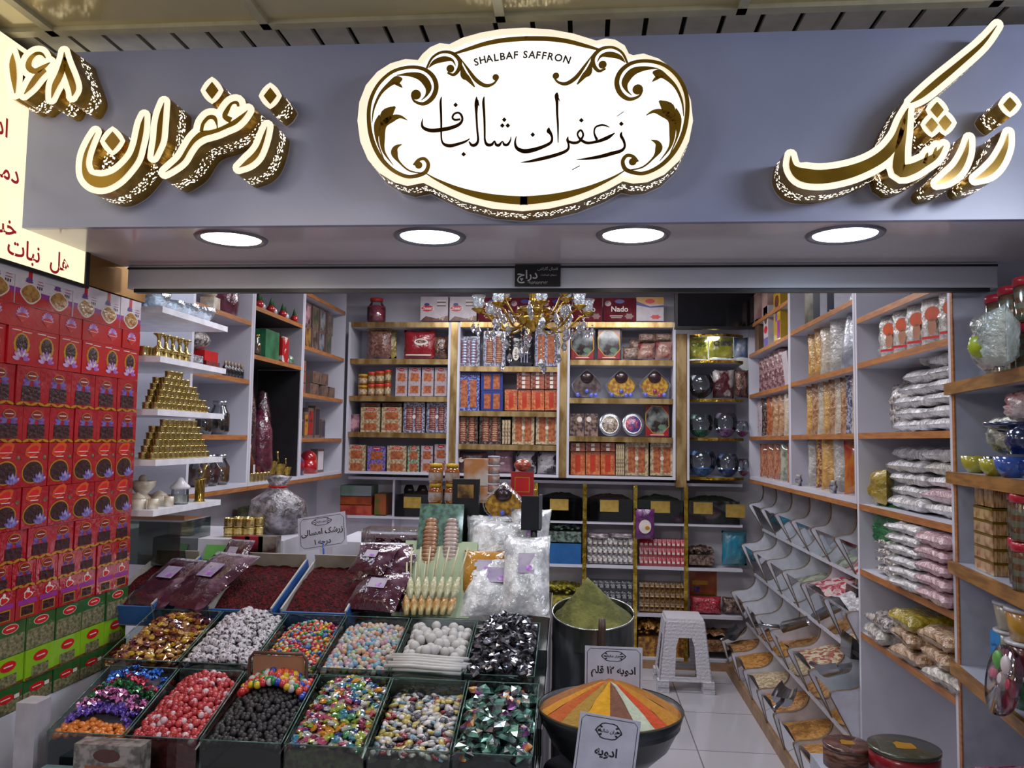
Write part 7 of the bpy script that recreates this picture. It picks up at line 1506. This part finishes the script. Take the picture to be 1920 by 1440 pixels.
b = MB().bx((-.1, -.06, 0), (.1, .06, .08), maro); o = tag(b.obj('berry_tub'), 'clear box of maroon berries behind the maroon bag pile', 'box'); MB().bx((-.102, -.062, 0), (.102, .062, .11), plast).obj('clear_box', o); o.location = at(735, 1046, 2.97)
# rock candy fan and tilted nougat slab
rkc = mat('rock_candy', 'a8782c', .15, col2='c8bc88', scale=30, coat=1, bump=.8, bscale=60); rkw = mat('pale_rock_candy', 'a8a47c', .2, col2='c4c4a4', scale=30, coat=1, bump=.8); stickm = mat('pale_stick', 'b0ac8c', .4)
bkc = MB().bx((-.13, -.004, 0), (.13, 0, .30), mat('pale_green_card', '98a888', .4)); o = tag(bkc.obj('backing_card'), 'pale green card sheet behind the fan of rock candy sticks', 'card'); o.location = at(806, 1158, 2.66); o.rotation_euler = (-radians(42), 0, 0)
cb = o
def mk_rc():
    mk_rc.n = getattr(mk_rc, 'n', -1)+1
    b = MB(); b.tube([(0, 0, .05), (0, 0, .20)], .0035, stickm, 6); o = b.obj('rock_candy_stick'); MB().tube([(0, 0, -.01), (0, 0, .02), (0, 0, .05), (0, 0, .075)], [.007, .015, .013, .005], rkc if mk_rc.n == 0 else rkw, 7).obj('sugar_crystal', o); return tag(o, None, 'sweet')
K = Kind(mk_rc); K2_ = Kind(mk_rc)
for k in range(14):
    a = (k/13-.5)*1.15; r2 = k % 2; p = at(762+88*k/13, 1148-r2*30, 2.635+r2*.03); (K, K2_)[r2].put((p.x, p.y, p.z), (-radians(42), -a*.0, 0), 'rock candy stick with amber crystals fanned on the pale green card', .95, 'rock candy sticks', 'sweet').rotation_euler = (-radians(40), a*.35, 0)
t = tag(empty('nougat_slab_box', at(822, 1072, 2.80), (-radians(28), 0, .06)), 'tilted green patterned box with two columns of nougat slices', 'box')
MB().bx((-.085, 0, 0), (.075, .03, .255), mat('green_floral_card', '1c3c30', .35, col2='4c7460', scale=45, coat=.6)).obj('backing', t)
for sx, m in ((-.038, mat('tan_nougat', 'b08460', .4, col2='8c5c3c', scale=30, coat=.7)), (.036, mat('pale_nougat', 'b4a098', .4, col2='9c8880', scale=30, coat=.7))):
    q = MB(); [q.ball((sx, -.004, .012+.0145*k), 1, m, 8, 5, sc=(.029*(1 if k < 11 else .8), .014, .0135)) for k in range(13)]; q.obj('nougat_column', t)
o = boxy('black_box', 'black box with a tan print standing behind the nougat slab box', 'box', .1, .03, .26, black_m); MB().rect(-.03, .03, .19, .24, -.0156, pm[4]).obj('print', o); o.location = at(872, 1030, 2.98)
# bags of clear rock sugar
clr = mat('clear_rock_sugar', 'a4a6aa', .12, col2='dcdee0', scale=22, coat=1, bump=1, bscale=28); amb2 = mat('amber_rock_bag', '9c6410', .12, col2='b88430', scale=14, coat=1, bump=.7, bscale=20)
for k, (px_, py_, D_, w, h, d, m, rz, tl_, l, lb_) in enumerate(((930, 1158, 2.66, .24, .24, .07, clr, .0, .75, 'lowest clear sugar bag at the foot of the sugar bag bank', lbl), (985, 1158, 2.64, .16, .30, .07, clr, .05, .6, 'tall clear sugar bag on the right edge of the counter', lbl), (985, 1070, 2.86, .15, .24, .07, clr, -.1, .5, 'clear sugar bag with red mark, upper right of the bank', lbl),
        (935, 1085, 2.84, .24, .22, .09, clr, 0, .45, 'middle clear sugar bag behind the amber one', None), (925, 1045, 2.93, .20, .16, .08, clr, .1, .3, 'upper clear sugar bag under the teardrop dish', None), (905, 1120, 2.72, .15, .18, .05, amb2, .04, .65, 'amber rock sugar bag with a white label in the middle of the bank', lbl))):
    slab('sugar_bag', l, px_, py_, D_, w, h, d, m, rz, tl_, labelm=lb_, rnd=30+k, seal=False)
put_box(mk_drop('teardrop glass dish with golden sweets standing on the sugar bags', gcon, dkp), 905, 905, 985, 975, 3.02, .24, .22)
# honey jars and mid desk behind the counter
desk = tag(MB().bx((at(640, 1100, 3.6).x, 3.45, 0), (at(905, 1100, 3.6).x, 3.85, at(800, 1020, 3.45).z), white_lam).obj('desk'), 'white desk behind the counter carrying honey jars', 'desk'); dzz = at(800, 1020, 3.45).z
hon = mat('honey', '7c3c0c', .1, col2='a8681c', scale=10, coat=1); lab_w = mat('honey_label', 'a8a09c', .4, col2='8c6c4c', scale=20)
def mk_hj():
    o = tag(MB().lathe([(.0001, 0), (.036, 0), (.038, .06), (.030, .08)], hon, 16).obj('honey_jar'), None, 'jar'); MB().lathe([(.0385, .012), (.0385, .052)], lab_w, 16, cap=False).obj('label', o); MB().lathe([(.033, .078), (.033, .098), (.0001, .1)], ylid, 16).obj('lid', o); return o
K = Kind(mk_hj)
for r in range(4):
    for c in range(3 if r < 3 else 2): K.put((at(822+c*30, 950, 3.6).x, 3.52, dzz+.002+r*.0865), (0, 0, 0), 'honey jar, %s in the %s layer on the white desk' % (('left', 'middle', 'right')[c], ('bottom', 'second', 'third', 'top')[r]), .85, 'honey jars', 'jar')
for k in range(3): o = boxy('honey_carton', ('lower', 'middle', 'upper')[k]+' white and orange carton beside the honey jars', 'carton', .12, .1, .12, mat('honey_carton', 'a8703c', .4, col2='b4aca4', scale=9)); o.location = (at(898, 950, 3.7).x, 3.66, dzz+.002+k*.122)
stk_ = mat('spice_tub_label', '8c4c34', .4, col2='b0a8a0', scale=18)
dk2 = at(925, 940, 3.3)
for k in range(5):
    o = tag(MB().lathe([(.0001, 0), (.037, 0), (.040, .05)], stk_, 16).obj('spice_tub'), '%s round spice tub of the tall stack in the middle of the shop' % wd_[k], 'tub'); MB().lathe([(.041, .048), (.041, .058), (.0001, .06)], wl, 16).obj('lid', o); o.scale = (.62,)*3; o.location = (dk2.x, 3.3, at(925, 940, 3.3).z+k*.0605*.62)
dd_ = tag(MB().bx((-.1, -.08, 0), (.1, .08, at(925, 940, 3.3).z-.001), dkg).obj('spice_stand'), 'dark stand under the stack of spice tubs', 'stand'); dd_.location = (dk2.x, 3.3, 0)
o = boxy('red_card_box', 'red gift card with gold corners near the spice tub stack', 'card', .09, .02, .10, mat('red_gift_card', 'a81420', .4)); MB().rect(-.03, .03, .02, .08, -.0105, gold_p).rect(-.027, .027, .023, .077, -.0108, redp).obj('gold_frame', o); o.location = at(979, 932, 3.2); q = tag(MB().ball((0, 0, .05), .05, mat('saffron_threads', '7c2418', .3, col2='b0583c', scale=60, coat=.8), 12, 8).obj('thread_bowl'), 'small ball of red-brown threads above the red gift card', 'sweet'); q.scale = (.7, .7, .5); q.location = o.location+Vector((0, 0, .101))
# card terminal
t = tag(empty('card_terminal', at(996, 975, 2.86), (0, 0, .0)), 'black card payment terminal seen from behind, on a stalk over the sugar bags', 'card terminal')
MB().bx((-.035, -.015, -.035), (.035, .015, .085), mat('navy_black', '12151e', .35)).obj('housing', t); MB().bx((.028, -.02, -.03), (.038, .02, .09), mat('grey_shell', '4a4c54', .4)).obj('shell_edge', t); MB().tube([(0.01, 0, -.03), (.012, .01, -.12), (.012, .02, -.2)], .012, black_m).obj('stalk', t)
# price card on a blue stick
frame_p = mat('card_black_print', '15161c', .5); cardw = mat('laminated_card', 'aeb0c0', .25, coat=.6)
def price_card(lab, w, h, lines, stick=None):
    b = MB().bx((-w/2, -.0012, 0), (w/2, 0, h), cardw); y = -.0016; e = .006; c = .012; l = .0016
    for x0, x1, z0, z1 in ((-w/2+e+c, w/2-e-c, e, e+l), (-w/2+e+c, w/2-e-c, h-e-l, h-e), (-w/2+e, -w/2+e+l, e+c, h-e-c), (w/2-e-l, w/2-e, e+c, h-e-c)): b.rect(x0, x1, z0, z1, y, frame_p)
    for sx in (-1, 1):
        for z0, z1 in ((e, e+c), (h-e, h-e-c)): b.add([(sx*(w/2-e-c), y, z0), (sx*(w/2-e-c)+l*sx*0, y, z0+l), (sx*(w/2-e), y, z1+l), (sx*(w/2-e), y, z1)], [(0, 1, 2, 3)], frame_p)
    cz0 = h*.80; a_, b2 = w*.21, h*.115
    for k in range(20):
        q = 2*pi*k/20; q2 = 2*pi*(k+1)/20; r1, r2 = 1+.05*cos(6*q), 1+.05*cos(6*q2)
        b.add([(a_*r1*cos(q), y, cz0+b2*r1*sin(q)), (a_*r2*cos(q2), y, cz0+b2*r2*sin(q2)), (a_*.9*r2*cos(q2), y, cz0+b2*.88*r2*sin(q2)), (a_*.9*r1*cos(q), y, cz0+b2*.88*r1*sin(q))], [(0, 1, 2, 3)], frame_p)
    for sx in (-1, 1):
        for q in (.5, 0, -.5): b.ell(sx*a_*.72*cos(q), cz0+b2*.8*sin(q)*1.2, a_*.14, b2*.12, y-.0002, frame_p, 8, sx*q)
    text_mesh(b, 'زعفران شالباف', b2*.55, frame_p, T(0, y-.0002, cz0), True, bold=.0002)
    for s, fz, sz in lines: text_mesh(b, s, sz, frame_p, T(0, y, h*fz), True, bold=sz*.03)
    o = tag(b.obj('price_card'), lab, 'price card')
    if stick: MB().tube([(0, .001, -stick), (0, .001, h*.2)], .003, mat('blue_stick', '1c4ca8', .3), 6).obj('stick', o)
    return o
o = price_card('white price card for fresh barberries on a blue stick, tilted', .155, .105, [('زرشک امسالی', .50, .024), ('درجه ۱', .20, .022)], .045); o.location = at(606, 1028, 2.95); o.scale = (1.2,)*3; o.rotation_euler = (-.25, radians(-10), 0)
# candy jars, gold cups and bits behind the third row at the left
lowt = tag(MB().bx((XA-.3, 3.02, 0), (at(535, 1060, 3.05).x, 3.45, at(450, 1010, 3.05).z), white_lam).obj('low_table'), 'white side table behind the counter with gold cups and a sweet sack', 'table'); zt3 = at(450, 1010, 3.05).z
for k in range(12): cup.put((at(430+(k % 6)*9, 1000, 3.1).x, 3.10+.05*(k % 2), zt3+.002+.037*(k//6)), (0, 0, 0), 'golden cup in the little group on the side table behind the counter', 1.5, 'cups on the side table', 'cup')
o = tag(MB().lathe([(.0001, 0), (.09, .0), (.12, .06), (.11, .13), (.05, .17), (.03, .19), (.055, .23), (.0001, .24)], mat('white_sweet_sack', '9c98a4', .2, col2='4a4448', scale=30, coat=1, bump=.8, edge=(.35, .6)), 18, wob=.05).obj('sweet_sack'), 'big round clear sack of white sweets tied with red ribbon on the side table', 'sack'); o.location = (at(515, 990, 3.25).x, 3.27, zt3+.002); MB().lathe([(.036, .185), (.04, .19), (.036, .195)], redp, 14, cap=False).obj('ribbon', o)
o = boxy('green_note', 'lime green card beside the maroon bags', 'card', .10, .004, .06, mat('lime_note', '5ca048', .5)); o.location = at(404, 1050, 2.99); o.rotation_euler = (-.5, 0, 0)
for k, (px_, c) in enumerate(((455, '8c1820'), (480, 'a02838'), (505, '8c847c'))): o = boxy('red_packet', ('left red', 'middle red', 'cream pictured')[k]+' packet lying behind the barberry boxes', 'packet', .07, .05, .07, mat('pk_'+c, c, .4, col2='3c2024', scale=14)); o.location = at(px_, 1040, 3.0)+Vector((0, 0, .002))
gc_ = tag(MB().bx((-.16, -.12, 0), (.14, .12, .16), thin('smoky_case', 'a8b4b0', .1, .05)).obj('glass_case'), 'glass case with brass cups at the left behind the barberry boxes', 'case'); gc_.location = at(300, 1050, 3.0)
# printed carton and blue box in front of the left trays
b = MB().bx((-.085, -.05, 0), (.085, .0, .17), mat('floral_grey_carton', '54504c', .35, col2='8c8680', scale=50, coat=.6)); b.rect(-.055, .055, .01, .12, -.0506, mat('amber_window', '8c4818', .3, coat=.7, col2='7c2414', scale=5)); b.ell(0, .145, .035, .016, -.0508, mat('maroon_badge', '4c2c28', .4), 12)
o = tag(b.obj('gift_carton'), 'grey floral gift carton with amber window at the foot of the front trays', 'carton'); p = at(210, 1392, 1.93); o.location = (p.x, 1.96, p.z-.17)
MB().bx((-.075, -.001, -.02), (.075, .03, .0), mat('floral_grey_carton', '', 0)).obj('lid_layer', o)
led = tag(MB().bx((XA-.02, 1.84, p.z-.19), (XB, 1.985, p.z-.171), tray_glass).obj('front_ledge'), 'narrow glass ledge along the foot of the front trays', 'ledge')
o = boxy('blue_box', 'pale blue and green carton on the ledge below the orange drops', 'box', .11, .05, .09, mat('pale_blue_box', '5c7c98', .4, col2='7c9c8c', scale=6)); o.location = (at(115, 1420, 1.95).x, 1.95, p.z-.17)
o = tag(MB().lathe([(.0001, 0), (.0001, 0)], gch, 8).obj('x'), 'x', 'x') if False else None

# ================================================================== DRUM, SPICE BOWL, STOOL
galv = mat('galvanised_steel', '4c5250', .28, .85, '74787a', scale=5, stretch=(4, 4, 1)); rimm = mat('drum_rim', 'b0b4b4', .2, .9)
Dd = 2.78; pc = at(1112, 1148, Dd); R = (at(1188, 1148, Dd).x-at(1035, 1148, Dd).x)/2
zb_d = .36; t = tag(empty('spice_drum', (pc.x, Dd, zb_d)), 'galvanised steel drum heaped with green powder beside the counter', 'drum'); hD = pc.z-zb_d
tl2 = radians(9)
n = 36; b = MB(); vs = []
lev = [(0, 1), (hD*.55, 1), (hD*.56, 1.012), (hD*.60, 1.012), (hD*.61, 1), (hD-.10, 1), (hD-.095, 1.01), (hD-.08, 1.01), (hD-.075, 1), (hD, 1.0)]
for i, (z, s) in enumerate(lev):
    f = max(0, (z-hD*.5)/(hD*.5))
    for k in range(n): a = 2*pi*k/n; vs.append((R*s*cos(a), R*s*sin(a), z+math.tan(tl2)*R*sin(a)*1.3*f))
b.add(vs, [(i*n+k, i*n+(k+1) % n, (i+1)*n+(k+1) % n, (i+1)*n+k) for i in range(len(lev)-1) for k in range(n)], galv, True)
iv = vs[-n:]; ib = [(x*.985, y*.985, z-.07) for x, y, z in iv]; b.add(list(iv)+ib, [(k, (k+1) % n, (k+1) % n+n, k+n) for k in range(n)], galv, True); b.add([vs[k] for k in range(n)], [tuple(range(n))], galv)
b.obj('shell', t); MB().tube([(x, y, z) for x, y, z in iv]+[iv[0]], .003, rimm, 6).obj('rim', t)
pw = mat('green_powder', '54562c', .95, col2='74743c', scale=14, bump=.6, bscale=80); q = MB(); m = 10; vs = [(0-.02, .01, hD+.115)]
for j in range(1, m+1):
    for k in range(n):
        a = 2*pi*k/n; r = j/m; rr = random.Random(j*n+k).uniform(-.003, .003); vs.append((-.02*(1-r)+R*.97*r*cos(a), .01*(1-r)+R*.97*r*sin(a), hD-.02+.135*(1-r)**1.15+rr+math.tan(tl2)*R*r*sin(a)*1.3))
q.add(vs, [(0, k+1, (k+1) % n+1) for k in range(n)]+[(1+(j-1)*n+k, 1+j*n+k, 1+j*n+(k+1) % n, 1+(j-1)*n+(k+1) % n) for j in range(1, m) for k in range(n)], pw, True); c = q.obj('green_powder', t); c['kind'] = 'stuff'; c['label'] = 'heap of olive green powder'
ds = tag(MB().cyl((0, 0, 0), R*1.02, zb_d-.002, galv, 32).obj('lower_drum'), 'second steel drum standing beneath the green powder drum', 'drum'); ds.location = (pc.x, Dd, 0)
ph = at(1129, 1160, Dd-R-.02); t = tag(empty('wooden_scoop', (ph.x, Dd-R-.02, ph.z)), 'scoop with a dark wooden handle hanging on the front of the drum', 'scoop')
MB().tube([(0, 0, 0), (0, 0, -.03), (.0, 0, -.09), (.0, .002, -.11)], [.011, .0125, .011, .008], mat('dark_wood', '3c2a22', .5, col2='54403a', scale=10, stretch=(8, 8, 1)), 12).obj('handle', t); MB().tube([(0, .0, -.10), (0, -.002, -.17)], .005, steel, 8).obj('shaft', t)
# spice bowl on its stand
Db = 2.22; pl_, pr_ = at(1008, 1322, Db), at(1282, 1330, Db); Rb = (pr_.x-pl_.x)/2; bc = Vector(((pl_.x+pr_.x)/2, Db, (pl_.z+pr_.z)/2))
t = tag(empty('spice_bowl', bc), 'wide dark metal bowl of striped ground spices in the foreground', 'bowl'); tinn = mat('dark_tinned_bowl', '23262a', .3, .6, '3c4044', scale=6)
MB().lathe([(.0001, -.16), (Rb*.45, -.155), (Rb*.8, -.09), (Rb*.93, -.04), (Rb*.955, -.036), (Rb*.955, -.026), (Rb*.97, -.022), (Rb, 0), (Rb*.985, .002), (Rb*.95, -.02)], tinn, 44).obj('bowl_shell', t)
MB().lathe([(Rb*.99, -.002), (Rb*1.005, .0), (Rb*.99, .004)], mat('worn_rim', '6c6048', .4, .5), 44, cap=False).obj('rim', t)
sp = [('b87c1c', 'ochre'), ('a8501c', 'rust'), ('94742c', 'mustard'), ('c08c10', 'turmeric'), ('6c4434', 'brown'), ('a8b09c', 'white'), ('b04018', 'chilli'), ('a8701c', 'amber'), ('9c6420', 'far ochre'), ('a4601c', 'far orange'), ('8c5828', 'far brown')]
edges_ = [-175, -158, -138, -118, -92, -68, -52, -36, -10, 60, 120, 185]
for i, (c, nm) in enumerate(sp):
    a0, a1 = radians(edges_[i]), radians(edges_[i+1]); q = MB(); na = max(3, int((a1-a0)/.10)); m = 7; vs = [(.0, .0, .068)]
    R_ = random.Random(i)
    for j in range(1, m+1):
        for k in range(na+1):
            a = a0+(a1-a0)*k/na; r = j/m; vs.append((Rb*.965*r*cos(a), Rb*.965*r*sin(a), -.012+.080*(1-r**1.3)+(.006*sin(pi*k/na)*(1-r*.5))+R_.uniform(-.0012, .0012)))
    q.add(vs, [(0, k+1, k+2) for k in range(na)]+[(1+(j-1)*(na+1)+k, 1+j*(na+1)+k, 1+j*(na+1)+k+1, 1+(j-1)*(na+1)+k+1) for j in range(1, m) for k in range(na)], mat('spice_'+nm.replace(' ', '_'), c, .95, scale=60, bump=.5, bscale=90), True)
    o = q.obj('spice_wedge', t); o['label'] = nm+' ground spice wedge'; o['kind'] = 'stuff'
o = tag(MB().lathe([(.0001, 0), (Rb*.62, 0), (Rb*.6, bc.z-.165), (.0001, bc.z-.163)], black_m, 28).obj('bowl_stand'), 'dark round stand beneath the spice bowl', 'stand'); o.location = (bc.x-.06, Db, 0)
o = price_card('white price card stuck upright in the back of the spice heap', .165, .135, [('ادویه ۱۲ قلم', .50, .028), ('ممتاز', .14, .026)]); p = at(1150, 1302, Db+.06); o.location = p; o.scale = ((at(1205, 1250, Db+.06).x-at(1097, 1250, Db+.06).x)/.165,)*3
o = price_card('white price card standing in front of the spice bowl, tilted', .165, .20, [('ادویه', .52, .032), ('سبزی', .22, .032)], ); Dq = Db-Rb-.015; p0 = at(1142, 1342, Dq); o.scale = ((at(1205, 1400, Dq).x-at(1090, 1400, Dq).x)/.165,)*3; o.rotation_euler = (0, radians(7), 0); o.location = (p0.x-.018, Dq, p0.z-.20*o.scale[0])
# stool
wk = mat('woven_white_plastic', 'c0bec4', .6, col2='d0ced4', tex='wave', scale=14, bump=.7, bscale=70)
sf = onz(1262, 1298, 0); Ds_ = onz(1300, 1300, 0).y+.16; zc_s = at(1280, 1160, Ds_-.12).z; st = tag(empty('plastic_stool', (at(1280, 1250, Ds_).x, Ds_, 0)), 'white woven-pattern plastic stool on the tiled floor', 'stool')
wt, wb = .125, .175; Hs = zc_s
MB().box((0, 0, Hs-.012), (2*wt, 2*wt, .024), wk, taper=.94).obj('seat', st)
for sgn in range(4):
    M = Matrix.Rotation(pi/2*sgn, 4, 'Z'); b = MB()
    def P(u, z, o=0):   # face point: u in -1..1 across, z height
        w = wb+(wt-wb)*z/Hs; return (u*w, -w+o, z)
    ap = [(-.42, .10), (-.40, Hs*.62), (-.30, Hs*.74), (.30, Hs*.74), (.40, Hs*.62), (.42, .10)]
    th = .006
    def face(pts):
        vs = [P(u, z) for u, z in pts]; b.prism(vs, (0, th, 0), wk, M=M)
    face([(-1, .07), (-.42, .10), (-.40, Hs*.62), (-1, Hs*.62)]); face([(1, .07), (1, Hs*.62), (.40, Hs*.62), (.42, .10)]); face([(-1, Hs*.62), (-.40, Hs*.62), (-.30, Hs*.74), (.30, Hs*.74), (.40, Hs*.62), (1, Hs*.62), (1, Hs-.02), (-1, Hs-.02)]); face([(-.42, .10), (-1, .07), (1, .07), (.42, .10)])
    b.obj('side', st)
for sx in (-1, 1):
    for sy in (-1, 1):
        q = MB(); 
        for z0, z1, e in ((0, .028, .012), (.03, .032, .0), (.034, .075, .008)): q.box((sx*(wb-.032), sy*(wb-.032), (z0+z1)/2), (.064+e, .064+e, z1-z0), wk)
        q.obj('leg', st)
